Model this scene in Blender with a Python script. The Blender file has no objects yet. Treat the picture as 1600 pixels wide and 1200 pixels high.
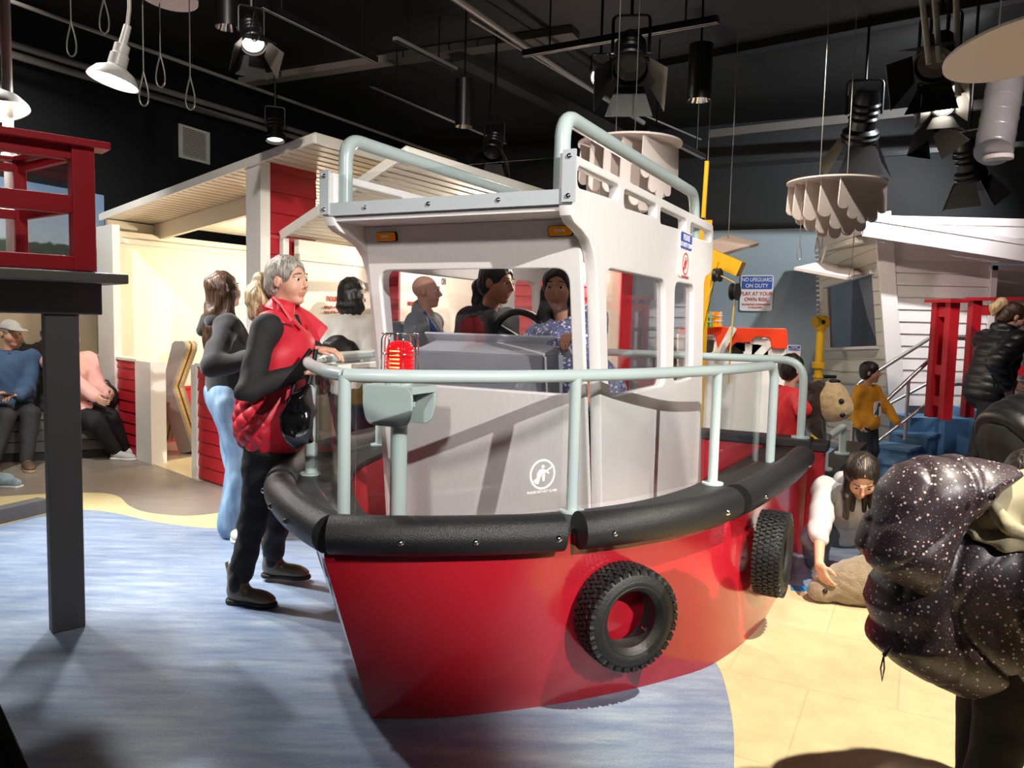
import bpy, bmesh, math, random
import numpy as np
from mathutils import Vector, Matrix, Quaternion
random.seed(7)
SC = bpy.context.scene
COL = SC.collection
PI = math.pi
def R(d): return math.radians(d)
def V(*a): return np.array(a, dtype=float)

# ------------------------------------------------------------------ camera geometry
FPX = 1200.0; CH = 1.40; PITCH = R(4.7); ROLL = R(1.4)
CC = V(0, 0, CH)
FWD = V(0, math.cos(PITCH), -math.sin(PITCH)); _u0 = V(0, math.sin(PITCH), math.cos(PITCH)); _r0 = V(1, 0, 0)
CRT = _r0*math.cos(ROLL) + _u0*math.sin(ROLL); CUP = _u0*math.cos(ROLL) - _r0*math.sin(ROLL)
def ray(x, y): return FWD + CRT*((x-800)/FPX) + CUP*((600-y)/FPX)
def G(x, y, z=0.0):                       # point of the horizontal plane z seen at (x, y)
    d = ray(x, y); return CC + d*((z-CC[2])/d[2])
def D(x, y, Y):                           # point at distance Y in front
    d = ray(x, y); return CC + d*(Y/d[1])
def PL(x, y, p, n):                       # point of a plane (p, n)
    d = ray(x, y); p = np.array(p, float); n = np.array(n, float); return CC + d*(((p-CC)@n)/(d@n))
cam = bpy.data.cameras.new('camera'); cam.sensor_width = 36.0; cam.lens = 36.0*FPX/1600.0
cam.clip_start = 0.05; cam.clip_end = 100
co = bpy.data.objects.new('camera', cam); COL.objects.link(co)
co.matrix_world = Matrix(((CRT[0], CUP[0], -FWD[0], 0), (CRT[1], CUP[1], -FWD[1], 0), (CRT[2], CUP[2], -FWD[2], CH), (0, 0, 0, 1)))
SC.camera = co

# ------------------------------------------------------------------ materials
def lin(c):
    if isinstance(c, str):
        c = c.lstrip('#'); c = [int(c[i:i+2], 16)/255 for i in (0, 2, 4)]
    return tuple((x/12.92 if x <= 0.04045 else ((x+0.055)/1.055)**2.4) for x in c[:3]) + (1.0,)
class NB:
    def __init__(s, m): s.t = m.node_tree; s.n = s.t.nodes; s.l = s.t.links
    def new(s, ty, **kw):
        n = s.n.new(ty)
        for k, v in kw.items(): setattr(n, k, v)
        return n
    def link(s, a, b): s.l.new(a, b)
def mat(name, col, rough=0.5, metal=0.0, spec=0.5, noise=0.0, nscale=8.0, stretch=(1, 1, 1), bump=0.0, bscale=60.0, coat=0.0, emit=None, estr=1.0, sheen=0.0):
    m = bpy.data.materials.new(name); m.use_nodes = True
    b = m.node_tree.nodes['Principled BSDF']; nb = NB(m)
    c = lin(col)
    b.inputs['Base Color'].default_value = c; b.inputs['Roughness'].default_value = rough
    b.inputs['Metallic'].default_value = metal; b.inputs['Specular IOR Level'].default_value = spec
    if coat: b.inputs['Coat Weight'].default_value = coat; b.inputs['Coat Roughness'].default_value = 0.08
    if sheen: b.inputs['Sheen Weight'].default_value = sheen
    if emit:
        b.inputs['Emission Color'].default_value = lin(emit); b.inputs['Emission Strength'].default_value = estr
    tc = None
    if noise or bump:
        tc = nb.new('ShaderNodeTexCoord'); mp = nb.new('ShaderNodeMapping'); mp.inputs['Scale'].default_value = stretch
        nb.link(tc.outputs['Object'], mp.inputs['Vector'])
    if noise:
        n = nb.new('ShaderNodeTexNoise'); n.inputs['Scale'].default_value = nscale; n.inputs['Detail'].default_value = 5
        nb.link(mp.outputs['Vector'], n.inputs['Vector'])
        r = nb.new('ShaderNodeMapRange'); r.inputs['From Min'].default_value = 0.25; r.inputs['From Max'].default_value = 0.75
        r.inputs['To Min'].default_value = 1-noise; r.inputs['To Max'].default_value = 1+noise
        nb.link(n.outputs['Fac'], r.inputs['Value'])
        x = nb.new('ShaderNodeVectorMath', operation='SCALE'); x.inputs[0].default_value = c[:3]
        nb.link(r.outputs['Result'], x.inputs['Scale']); nb.link(x.outputs['Vector'], b.inputs['Base Color'])
    if bump:
        n2 = nb.new('ShaderNodeTexNoise'); n2.inputs['Scale'].default_value = bscale; n2.inputs['Detail'].default_value = 3
        nb.link(mp.outputs['Vector'], n2.inputs['Vector'])
        bp = nb.new('ShaderNodeBump'); bp.inputs['Strength'].default_value = bump; bp.inputs['Distance'].default_value = 0.01
        nb.link(n2.outputs['Fac'], bp.inputs['Height']); nb.link(bp.outputs['Normal'], b.inputs['Normal'])
    return m
def glass_mat(name, tint=(0.96, 0.97, 0.97), refl=1.0, rough=0.02):
    m = bpy.data.materials.new(name); m.use_nodes = True; nb = NB(m); nb.n.clear()
    o = nb.new('ShaderNodeOutputMaterial'); t = nb.new('ShaderNodeBsdfTransparent'); g = nb.new('ShaderNodeBsdfGlossy')
    t.inputs['Color'].default_value = tuple(tint)+(1,); g.inputs['Roughness'].default_value = rough
    lw = nb.new('ShaderNodeLayerWeight'); lw.inputs['Blend'].default_value = .5
    pw = nb.new('ShaderNodeMath', operation='POWER'); pw.inputs[1].default_value = 4.5; nb.link(lw.outputs['Facing'], pw.inputs[0])
    f = nb.new('ShaderNodeMath', operation='MULTIPLY_ADD'); f.inputs[1].default_value = .9; f.inputs[2].default_value = .035; nb.link(pw.outputs[0], f.inputs[0])
    mu = nb.new('ShaderNodeMath', operation='MULTIPLY'); mu.inputs[1].default_value = refl
    mx = nb.new('ShaderNodeMixShader')
    nb.link(f.outputs[0], mu.inputs[0]); nb.link(mu.outputs[0], mx.inputs['Fac'])
    nb.link(t.outputs[0], mx.inputs[1]); nb.link(g.outputs[0], mx.inputs[2]); nb.link(mx.outputs[0], o.inputs['Surface'])
    return m

# ------------------------------------------------------------------ objects
def wloc(o):
    p = np.zeros(3)
    while o is not None: p = p + np.array(o.location); o = o.parent
    return p
def me_from(verts, faces, name='m'):
    me = bpy.data.meshes.new(name); me.from_pydata([tuple(v) for v in verts], [], [tuple(f) for f in faces]); me.update(); return me
def obj(name, src, m, parent=None, smooth=0, shift=True, label=None):
    if isinstance(src, bmesh.types.BMesh):
        bmesh.ops.recalc_face_normals(src, faces=src.faces[:])
        me = bpy.data.meshes.new(name); src.to_mesh(me); src.free()
    elif isinstance(src, MB): me = src.mesh(name)
    else: me = src
    me.name = name
    if m is not None:
        for x in (m if isinstance(m, (list, tuple)) else [m]): me.materials.append(x)
    o = bpy.data.objects.new(name, me); COL.objects.link(o)
    if parent is not None:
        o.parent = parent
        if shift: me.transform(Matrix.Translation(Vector(-wloc(parent))))
    if smooth:
        me.polygons.foreach_set('use_smooth', [True]*len(me.polygons))
        if smooth < 179: me.set_sharp_from_angle(angle=R(smooth))
    if label: o['label'] = label
    return o
def tag(o, label, cat, group=None, kind=None):
    if label: o['label'] = label
    if cat: o['category'] = cat
    if group: o['group'] = group
    if kind: o['kind'] = kind
    return o
def thing(name, label, cat, loc=(0, 0, 0), rz=0.0, group=None):
    o = bpy.data.objects.new(name, None); COL.objects.link(o); o.empty_display_size = 0.1
    o.location = Vector([float(q) for q in loc]); o.rotation_euler = (0, 0, rz)
    return tag(o, label, cat, group)
def struct(name, src, m, smooth=0):
    o = obj(name, src, m, smooth=smooth); o['kind'] = 'structure'; return o
def copy_tree(o, parent=None):
    c = o.copy(); COL.objects.link(c)
    if parent is not None: c.parent = parent
    for ch in list(o.children): copy_tree(ch, c)
    return c

# ------------------------------------------------------------------ mesh building
class MB:
    def __init__(s): s.v = []; s.f = []; s.mi = []
    def add(s, vs, fs, mi=0):
        b = len(s.v); s.v += [np.array(q, float) for q in vs]; s.f += [tuple(b+i for i in f) for f in fs]; s.mi += [mi]*len(fs); return s
    def box(s, c, size, M=None, mi=0):          # c centre, size full, M 3x3 columns = axes
        h = np.array(size, float)/2; M = np.eye(3) if M is None else np.array(M, float); c = np.array(c, float)
        vs = [c + M@(h*np.array(k)) for k in [(-1,-1,-1),(1,-1,-1),(1,1,-1),(-1,1,-1),(-1,-1,1),(1,-1,1),(1,1,1),(-1,1,1)]]
        return s.add(vs, [(3,2,1,0),(4,5,6,7),(0,1,5,4),(1,2,6,5),(2,3,7,6),(3,0,4,7)], mi)
    def bar(s, a, b, w, h, up=(0, 0, 1), mi=0):  # rectangular bar a->b, width w (side), height h (up)
        a = np.array(a, float); b = np.array(b, float); d = b-a; L = np.linalg.norm(d); d = d/L
        up = np.array(up, float); sd = np.cross(d, up); sd /= np.linalg.norm(sd); u2 = np.cross(sd, d)
        return s.box((a+b)/2, (L, w, h), np.stack([d, sd, u2], 1), mi)
    def tube(s, pts, r, n=12, cap=True, closed=False, mi=0):
        pts = [np.array(p, float) for p in pts]; m = len(pts)
        rs = r if isinstance(r, (list, tuple, np.ndarray)) else [r]*m
        tang = []
        for i in range(m):
            if closed: t = pts[(i+1) % m]-pts[i-1]
            else: t = pts[min(i+1, m-1)]-pts[max(i-1, 0)]
            if np.linalg.norm(t) < 1e-9: t = (pts[2]-pts[0]) if i < m/2 else (pts[-1]-pts[-3])
            tang.append(t/(np.linalg.norm(t)+1e-12))
        ref = np.array([0, 0, 1.0]) if abs(tang[0][2]) < 0.9 else np.array([1.0, 0, 0])
        nrm = np.cross(tang[0], ref); nrm /= np.linalg.norm(nrm)
        vs = []
        for i in range(m):
            nrm = nrm - tang[i]*(nrm@tang[i]); nrm /= np.linalg.norm(nrm)+1e-12; bi = np.cross(tang[i], nrm)
            for k in range(n):
                a = 2*PI*k/n; vs.append(pts[i]+rs[i]*(math.cos(a)*nrm+math.sin(a)*bi))
        fs = []
        for i in range(m if closed else m-1):
            j = (i+1) % m
            for k in range(n): fs.append((i*n+k, i*n+(k+1) % n, j*n+(k+1) % n, j*n+k))
        if cap and not closed: fs += [tuple(range(n-1, -1, -1)), tuple((m-1)*n+k for k in range(n))]
        return s.add(vs, fs, mi)
    def cyl(s, a, b, r, r2=None, n=24, mi=0): return s.tube([a, b], [r, r if r2 is None else r2], n, mi=mi)
    def lathe(s, prof, M=None, c=(0, 0, 0), n=32, mi=0, close=False):   # prof list of (r, z) about local z
        M = np.eye(3) if M is None else np.array(M, float); c = np.array(c, float); vs = []
        for (r, z) in prof:
            for k in range(n):
                a = 2*PI*k/n; vs.append(c+M@np.array([r*math.cos(a), r*math.sin(a), z]))
        fs = []; m = len(prof)
        for i in range(m if close else m-1):
            j = (i+1) % m
            for k in range(n): fs.append((i*n+k, i*n+(k+1) % n, j*n+(k+1) % n, j*n+k))
        return s.add(vs, fs, mi)
    def quad(s, pts, t=0.0, mi=0):               # polygon with thickness t along its back normal
        pts = [np.array(p, float) for p in pts]; n = len(pts)
        nr = np.cross(pts[1]-pts[0], pts[2]-pts[0]); nr /= np.linalg.norm(nr)
        if not t: return s.add(pts, [tuple(range(n))], mi)
        vs = pts+[p-nr*t for p in pts]
        fs = [tuple(range(n)), tuple(range(2*n-1, n-1, -1))]+[(i, i+n, (i+1) % n+n, (i+1) % n) for i in range(n)]
        return s.add(vs, fs, mi)
    def strip(s, A, B, mi=0):                     # ruled surface between two polylines
        n = len(A); return s.add(list(A)+list(B), [(i, i+1, n+i+1, n+i) for i in range(n-1)], mi)
    def mesh(s, name='m'):
        me = me_from(s.v, s.f, name)
        if any(s.mi): me.polygons.foreach_set('material_index', s.mi)
        bm = bmesh.new(); bm.from_mesh(me); bmesh.ops.recalc_face_normals(bm, faces=bm.faces[:]); bm.to_mesh(me); bm.free()
        return me
def bevel(o, w=0.004, seg=2, ang=40):
    md = o.modifiers.new('bevel', 'BEVEL'); md.width = w; md.segments = seg; md.limit_method = 'ANGLE'; md.angle_limit = R(ang)
    return o
def rounded(pts, r, n=6):                        # round the corners of a 2-D or 3-D closed polygon
    out = []; m = len(pts); rr = r if isinstance(r, (list, tuple)) else [r]*m
    for i in range(m):
        p = np.array(pts[i], float); a = np.array(pts[i-1], float)-p; b = np.array(pts[(i+1) % m], float)-p
        la, lb = np.linalg.norm(a), np.linalg.norm(b); q = min(rr[i], la*.49, lb*.49)
        if q <= 1e-6: out.append(p); continue
        A = p+a/la*q; B = p+b/lb*q
        for k in range(n+1):
            t = k/n; out.append((1-t)**2*A+2*t*(1-t)*p+t*t*B)
    return out
def fillet(pts, r, n=7):                         # round the inner corners of an open polyline
    out = [np.array(pts[0], float)]
    for i in range(1, len(pts)-1):
        p = np.array(pts[i], float); a = np.array(pts[i-1], float)-p; b = np.array(pts[i+1], float)-p
        la, lb = np.linalg.norm(a), np.linalg.norm(b); q = min(r, la*.49, lb*.49)
        A = p+a/la*q; B = p+b/lb*q
        for k in range(n+1):
            t = k/n; out.append((1-t)**2*A+2*t*(1-t)*p+t*t*B)
    out.append(np.array(pts[-1], float)); return out
def spline(pts, n=8, closed=False):              # Catmull-Rom
    P = [np.array(p, float) for p in pts]; m = len(P); out = []
    for i in range(m if closed else m-1):
        g = (lambda k: P[k % m]) if closed else (lambda k: P[min(max(k, 0), m-1)])
        p0, p1, p2, p3 = g(i-1), g(i), g(i+1), g(i+2)
        for k in range(n):
            t = k/n; out.append(.5*((2*p1)+(-p0+p2)*t+(2*p0-5*p1+4*p2-p3)*t*t+(-p0+3*p1-3*p2+p3)*t**3))
    if not closed: out.append(P[-1])
    return out
def _eval_mesh(ob):
    dg = bpy.context.evaluated_depsgraph_get(); me = bpy.data.meshes.new_from_object(ob.evaluated_get(dg)); return me
def plate(outer, holes, t, org=(0, 0, 0), ex=(1, 0, 0), ey=(0, 0, 1), bev=0.0):
    """flat plate with holes: 2-D outline in axes ex, ey, thickness t centred on org along ex x ey"""
    cu = bpy.data.curves.new('c', 'CURVE'); cu.dimensions = '2D'; cu.fill_mode = 'BOTH'; cu.extrude = max(t/2-bev, 1e-4)
    if bev: cu.bevel_depth = bev; cu.bevel_resolution = 1; cu.offset = -bev
    for L in [outer]+list(holes):
        sp = cu.splines.new('POLY'); sp.points.add(len(L)-1); sp.use_cyclic_u = True
        for q, p in zip(sp.points, L): q.co = (p[0], p[1], 0, 1)
    o = bpy.data.objects.new('c', cu); COL.objects.link(o); me = _eval_mesh(o); bpy.data.objects.remove(o); bpy.data.curves.remove(cu)
    ex = np.array(ex, float); ey = np.array(ey, float); ez = np.cross(ex, ey)
    M = Matrix(((ex[0], ey[0], ez[0], org[0]), (ex[1], ey[1], ez[1], org[1]), (ex[2], ey[2], ez[2], org[2]), (0, 0, 0, 1)))
    me.transform(M); return me
def text_mesh(s, size, org, ex, ey, t=0.002, align='CENTER', space=1.0, xs=1.0):
    cu = bpy.data.curves.new('t', 'FONT'); cu.body = s; cu.size = size; cu.extrude = t/2; cu.align_x = align; cu.align_y = 'CENTER'; cu.space_character = space
    cu.offset = size*0.012
    o = bpy.data.objects.new('t', cu); COL.objects.link(o); me = _eval_mesh(o); bpy.data.objects.remove(o); bpy.data.curves.remove(cu)
    ex = np.array(ex, float)*xs; ey = np.array(ey, float); ez = np.cross(ex/xs, ey)
    M = Matrix(((ex[0], ey[0], ez[0], org[0]), (ex[1], ey[1], ez[1], org[1]), (ex[2], ey[2], ez[2], org[2]), (0, 0, 0, 1)))
    me.transform(M); return me
def join_me(ms):
    vs = []; fs = []
    for m in ms:
        b = len(vs); vs += [tuple(v.co) for v in m.vertices]; fs += [tuple(b+i for i in p.vertices) for p in m.polygons]
    return me_from(vs, fs)
def rect(x0, y0, x1, y1): return [(x0, y0), (x1, y0), (x1, y1), (x0, y1)]
def circle(cx, cy, r, n=32, ry=None): return [(cx+r*math.cos(2*PI*k/n), cy+(ry or r)*math.sin(2*PI*k/n)) for k in range(n)]
def unit(v): v = np.array(v, float); return v/(np.linalg.norm(v)+1e-12)
# ------------------------------------------------------------------ shared materials
M_red = mat('red_paint', '#b3202c', .38, noise=.05, nscale=3)
M_hull = mat('hull_red', '#a01926', .2, coat=.9, spec=.5)
M_white = mat('white_wood', '#dcd9d6', .42, noise=.03, nscale=6, stretch=(14, 14, 1))
M_whitep = mat('white_paint', '#e6e2da', .5, noise=.02, nscale=4)
M_rubber = mat('black_rubber', '#17181a', .42, bump=.35, bscale=240)
M_tyre = mat('tyre_rubber', '#141414', .55, bump=.2, bscale=120)
M_rail = mat('rail_grey_green', '#a9b8b6', .28, spec=.6)
M_alu = mat('aluminium', '#b3babd', .35, metal=.0)
M_chrome = mat('chrome', '#d8d8d8', .12, metal=1.0)
M_black = mat('black_paint', '#0b0b0d', .5)
M_dgrey = mat('dark_grey', '#3a3b3d', .5)
M_char = mat('charcoal_wood', '#5a5a5a', .55, noise=.08, nscale=4, stretch=(3, 3, .5))
M_grey = mat('console_grey', '#94989c', .35)
M_deck = mat('deck_grey', '#4b4b50', .7, noise=.15, nscale=80)
M_glass = glass_mat('acrylic')
M_glass2 = glass_mat('window_acrylic', tint=(.90, .90, .92), refl=1.0)
M_amber = mat('amber_lens', '#c87a10', .2, emit='#a85a00', estr=.2)
M_beacon = mat('red_beacon', '#e00a14', .15, emit='#ff0a12', estr=.9)
M_glow = mat('lamp_glow', '#ffffff', .3, emit='#fff3e0', estr=22)
M_glow_lo = mat('lamp_reflector', '#ffffff', .3, emit='#fff0dc', estr=3.0)
M_skirt = mat('blue_sign', '#2f56a8', .4)
M_signw = mat('sign_white', '#ece6e2', .4)
M_signr = mat('sign_red', '#c8352e', .4)
M_yellow = mat('yellow_paint', '#d9a514', .4)
M_orange = mat('orange_red_paint', '#e0401f', .35)
M_blue = mat('blue_step', '#5b87ad', .5, noise=.08, nscale=6)
M_bluegrey = mat('blue_grey_step', '#5e7288', .5, noise=.08, nscale=6)
M_plyedge = mat('plywood_edge', '#c09a5c', .5, noise=.2, nscale=4, stretch=(1, 1, 20))
M_cloud = mat('cloud_white', '#dccfc8', .6)
M_wire = mat('wire', '#9a968e', .35, metal=.6)
# ------------------------------------------------------------------ the play boat  (local x = aft, y = port, z = up; v = starboard = -y)
BTH = R(63.0); BS = V(-0.57, 2.64, 0); BA = V(math.cos(BTH), math.sin(BTH), 0); BV = V(math.sin(BTH), -math.cos(BTH), 0)
def BW(u, v, z): return BS+BA*u+BV*v+V(0, 0, z)
def BL(p): r = np.array(p)-BS; return V(r@BA, r@BV, p[2])
boat = thing('play_boat', 'red and white walk-in tugboat with railed deck and wheelhouse on the floor', 'play boat', BS, BTH)
def q3(u, v, z): return V(u, -v, z)
def bo(name, src, m, smooth=0, parent=None, label=None): return obj(name, src, m, parent or boat, smooth=smooth, shift=False, label=label)
top_s = [(-.06, -.045), (.015, .13), (.125, .32), (.29, .535), (.45, .695), (.66, .85), (.91, .98), (1.22, 1.075), (1.57, 1.13), (2.05, 1.17), (2.5, 1.19), (2.92, 1.195)]
bot_s = [(.0, .118), (.04, .20), (.138, .348), (.294, .522), (.44, .665), (.603, .80), (.80, .94), (1.06, 1.08), (1.5, 1.17), (2.0, 1.19), (2.55, 1.2), (2.92, 1.2)]
def resamp(P, n):
    P = np.array(P); d = np.r_[0, np.cumsum(np.linalg.norm(np.diff(P, axis=0), axis=1))]; t = np.linspace(0, d[-1], n)
    return np.stack([np.interp(t, d, P[:, k]) for k in range(P.shape[1])], 1)
TS = resamp(spline(top_s, 8), 60); BSs = resamp(spline(bot_s, 8), 60)
TP = resamp(spline([(-.06, -.045), (.02, -.155), (.25, -.40), (.55, -.66), (.87, -.87), (1.25, -1.0), (1.7, -1.12), (2.3, -1.18), (2.92, -1.19)], 8), 60)
BPp = resamp(spline([(.0, .118), (.12, .0), (.40, -.25), (.7, -.52), (1.0, -.76), (1.35, -.95), (1.8, -1.09), (2.3, -1.17), (2.92, -1.19)], 8), 60)
hull = MB()
for (T, B) in ((TS, BSs), (TP, BPp)):
    A = [q3(u, v, .64) for u, v in T]; A2 = [q3(u, v, .56) for u, v in T]; Z = [q3(u, v, 0.0) for u, v in B]
    rows = [A]+[[a*(1-t)+z*t for a, z in zip(A2, Z)] for t in np.linspace(0, 1, 8)]
    for i in range(len(rows)-1): hull.strip(rows[i], rows[i+1])
bo('hull', hull, M_hull, smooth=35)
tr = MB(); tr.box(q3(2.96, 0.02, .335), (.15, 2.4, .67)); bevel(bo('transom', tr, M_hull), .006)
# covering board, inner bulwark and deck
def inset(P, d):
    P = np.array(P); t = np.gradient(P, axis=0); t /= np.linalg.norm(t, axis=1)[:, None]; n = np.stack([t[:, 1], -t[:, 0]], 1); return P+n*d
cb = MB()
for T, sg in ((TS, 1), (TS*[1, -1], -1)):
    I = T.copy(); 
    w = .24
    I = inset(T if sg == 1 else TP, w*sg*(1 if sg == 1 else .8)); I[:, 1] = np.where(I[:, 1]*sg < 0, 0, I[:, 1]); I[:, 0] = np.maximum(I[:, 0], .2)
    O = [q3(u, v, .66) for u, v in T]; N = [q3(u, v, .66) for u, v in I]
    cb.strip(O, N); O2 = [p-V(0, 0, .03) for p in O]; N2 = [p-V(0, 0, .03) for p in N]; cb.strip(O2, N2); cb.strip(N, N2); cb.strip(O, O2)
    if sg == 1: IN_S = I
    else: IN_P = I
bo('covering_board', cb, M_rubber, smooth=30)
ib = MB()
for I in (IN_S, IN_P): ib.strip([q3(u, v, .64) for u, v in I], [q3(u, v, .30) for u, v in I])
bo('inner_bulwark', ib, M_red, smooth=40)
DS_ = (TS*.54+BSs*.46); DP_ = (TP*.54+BPp*.46); DS_ = inset(DS_, .02)[1:]; DP_ = inset(DP_, -.02)[1:]
dk = MB(); O = [q3(u, v, .30) for u, v in DS_]+[q3(u, v, .30) for u, v in DP_[::-1]]
dk.add(O, [tuple(range(len(O)))]); bo('deck', dk, M_deck)
# rubber rim in segments
RIM_S = resamp(spline([(-.08, .0), (-.005, .155), (.105, .335), (.27, .555), (.43, .715), (.65, .875), (.90, 1.005), (1.21, 1.10), (1.57, 1.155), (2.05, 1.20), (2.55, 1.22)], 8), 90)
def rim_piece(P, i0, i1):
    m = MB(); pts = [q3(u, v, .66) for u, v in P[i0:i1]]; n = len(pts)
    m.tube([pts[0]]+pts+[pts[-1]], [.058]+[.069]*n+[.058], 18); return m
cuts = [0, 24, 50, 90]
for k, P in ((1, RIM_S), (-1, RIM_S*[1, -1])):
    for c0, c1 in zip(cuts[:-1], cuts[1:]):
        pc = bo('rubber_rim', rim_piece(P, c0+(0 if c0 == 0 else 1), c1), M_rubber, smooth=50)
        for f in (.16, .84) if c0 else (.30, .62, .93):
            i = int(c0+f*(c1-c0)); i = min(i, 88); t = unit(P[i+1]-P[i]); nrm = V(t[1], -t[0])*-k
            nrm = V(-t[1], t[0])*k
            b = MB(); c = q3(P[i][0], P[i][1], .655); nv = q3(nrm[0], nrm[1], 0)
            b.lathe([(0, .012), (.007, .011), (.011, .006), (.013, 0), (.017, -.002), (.017, -.006)], M=np.stack([np.cross(V(0, 0, 1), nv), V(0, 0, 1), nv], 1), c=c+nv*.066, n=14)
            bo('bolt', b, M_chrome, smooth=60, parent=pc)
# guard rail
RS = resamp(spline([(.05, -.05), (.12, .10), (.24, .245), (.45, .45), (.72, .615), (1.0, .76), (1.6, .965), (2.2, 1.07)], 10), 80)
RP = resamp(spline([(.05, -.05), (.13, -.20), (.23, -.32), (.42, -.54), (.66, -.75), (1.0, -.88), (1.6, -1.0), (2.2, -1.07)], 10), 80)
RZ = 1.195
rl = MB()
for P in (RS, RP):
    pts = [q3(u, v, RZ) for u, v in P]
    e = P[-1]; pts += [q3(e[0]+.04, e[1]+.006*np.sign(e[1]), RZ-.01), q3(e[0]+.07, e[1]+.01*np.sign(e[1]), RZ-.04), q3(e[0]+.08, e[1]+.012*np.sign(e[1]), RZ-.08), q3(e[0]+.08, e[1]+.012*np.sign(e[1]), .66)]
    rl.tube(pts, .0245, 14)
rail = bo('guard_rail', rl, M_rail, smooth=50)
def near(P, u): return int(np.argmin(np.abs(P[:, 0]-u)))
idx_s = [0, near(RS, .655), near(RS, 1.5), 79]; idx_p = [0, near(RP, .66), near(RP, 1.5), 79]
for P, I in ((RS, idx_s[:3]), (RP, idx_p[1:3])):
    for i in I:
        u, v = P[i]; pm = MB(); pm.cyl(q3(u, v, .655), q3(u, v, RZ), .023, n=14); po = bo('rail_post', pm, M_rail, smooth=50)
        fm = MB(); fm.cyl(q3(u, v, .658), q3(u, v, .668), .05, n=20); bo('foot_flange', fm, M_rail, smooth=40, parent=po)
for P, I in ((RS, idx_s), (RP, idx_p)):
    for i0, i1 in zip(I[:-1], I[1:]):
        Q = inset(P[i0:i1+1], .03*(1 if P is RS else -1)); Q = Q[1:-1]
        m = MB(); a = [q3(u, v, .672) for u, v in Q]; b = [q3(u, v, RZ-.02) for u, v in Q]; Q2 = inset(Q, .006*(1 if P is RS else -1))
        c = [q3(u, v, .672) for u, v in Q2]; d = [q3(u, v, RZ-.02) for u, v in Q2]
        m.strip(a, b); m.strip(c, d); m.strip(a, c); m.strip(b, d); m.add([a[0], b[0], d[0], c[0]], [(0, 1, 2, 3)]); m.add([a[-1], b[-1], d[-1], c[-1]], [(0, 1, 2, 3)])
        bo('clear_panel', m, M_glass, smooth=40)
# stern rail
sm = MB(); sm.tube(fillet([q3(2.93, -1.08, .72), q3(2.93, -1.08, RZ+.005), q3(2.96, 1.16, RZ+.005), q3(2.96, 1.16, .70)], .14, 8), .0245, 14)
sr = bo('stern_rail', sm, M_rail, smooth=50)
for v in (-1.08, 1.16):
    fm = MB(); fm.cyl(q3(2.95, v, .70), q3(2.95, v, .728), .055, n=20); bo('foot_flange', fm, M_rail, smooth=40, parent=sr)
sp_ = MB(); sp_.box(q3(2.985, 1.235, .325), (.15, .14, .65)); bevel(bo('stern_post', sp_, M_red), .006)
sp_ = MB(); sp_.box(q3(2.985, 1.235, .676), (.19, .18, .052)); bevel(bo('stern_cap', sp_, M_rubber), .006)
cp = MB(); cp.box(q3(2.96, .02, .693), (.19, 2.42, .05)); bevel(bo('stern_cap', cp, M_rubber), .006)
# wheelhouse sides
def prof():
    P = [(.555, 2.02), (.555, 1.825), (.565, 1.795), (.60, 1.772), (.68, 1.752), (.755, 1.725), (.81, 1.675), (.845, 1.60), (.87, 1.50), (.93, 1.145), (.99, .69), (1.03, .32),
         (2.85, .32), (2.84, .42), (2.70, 1.62), (2.70, 1.66), (2.73, 1.70), (2.80, 1.715), (2.87, 1.735), (2.895, 1.78), (2.89, 1.99), (2.865, 2.035), (2.84, 2.04)]
    return P
def R2(P, r, n=5): return [tuple(p) for p in rounded(P, r, n)]
holes = [R2([(.955, 1.63), (1.845, 1.632), (1.925, 1.08), (1.045, 1.08)], .075), R2([(2.03, 1.632), (2.452, 1.637), (2.51, 1.085), (2.08, 1.08)], .07)]
for a, b in ((.622, 1.087), (1.155, 1.648), (1.712, 2.22), (2.315, 2.835)): holes.append(R2([(a, 1.905+.03*0), (b, 1.925), (b-.003, 1.99), (a-.004, 1.985)], .03))
VS = .58
holes_p = [R2([(.955, 1.63), (2.17, 1.632), (2.22, 1.08), (1.045, 1.08)], .075), R2([(2.30, 1.66), (2.64, 1.66), (2.78, .55), (2.36, .55)], .07)]+holes[2:]
for sg, nm, holes in ((1, 's', holes), (-1, 'p', holes_p)):
    me = plate(prof(), holes, .05, org=q3(0, sg*(VS-.025), 0), ex=(1, 0, 0), ey=(0, 0, 1), bev=.008)
    side = bo('wheelhouse_side', me, M_white, smooth=30)
    for h in holes[:2 if sg == 1 else 1]:
        g = plate([(p[0]+(.006 if p[0] < np.mean([q[0] for q in h]) else -.006), p[1]) for p in h], [], .006, org=q3(0, sg*(VS-.028), 0), ex=(1, 0, 0), ey=(0, 0, 1))
        bo('side_window', g, M_glass2, parent=side)
# wheelhouse front (raked)
def uf(z): return .785+(1.80-z)*.178
fz = unit(V(uf(1.3)-uf(1.8), 0, -.5))*-1           # up along the rake
FO = q3(uf(1.0), 0, 1.0)
def fh(z): return (z-1.0)/fz[2]
fo = [(-.53, fh(.32)), (.53, fh(.32)), (.53, fh(1.815)), (-.53, fh(1.815))]
fhole = R2([(-.475, fh(1.095)), (.475, fh(1.095)), (.475, fh(1.62)), (-.475, fh(1.62))], .065, 6)
me = plate(fo, [fhole], .03, org=FO, ex=(0, -1, 0), ey=fz, bev=.006); front = bo('wheelhouse_front', me, M_white, smooth=30)
bo('front_window', plate(fhole, [], .006, org=FO+V(.004, 0, 0), ex=(0, -1, 0), ey=fz), M_glass2, parent=front)
rf = MB(); rf.box(q3(1.72, 0, 1.828), (2.3, 1.11, .03)); roof = bo('wheelhouse_roof', rf, M_white)
tm = MB(); tm.box(q3(.556, 0, 1.862), (.012, 1.17, .055)); tm.box(q3(.59, 0, 1.848), (.07, 1.06, .012)); trim = bo('roof_trim', tm, M_alu)
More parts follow.
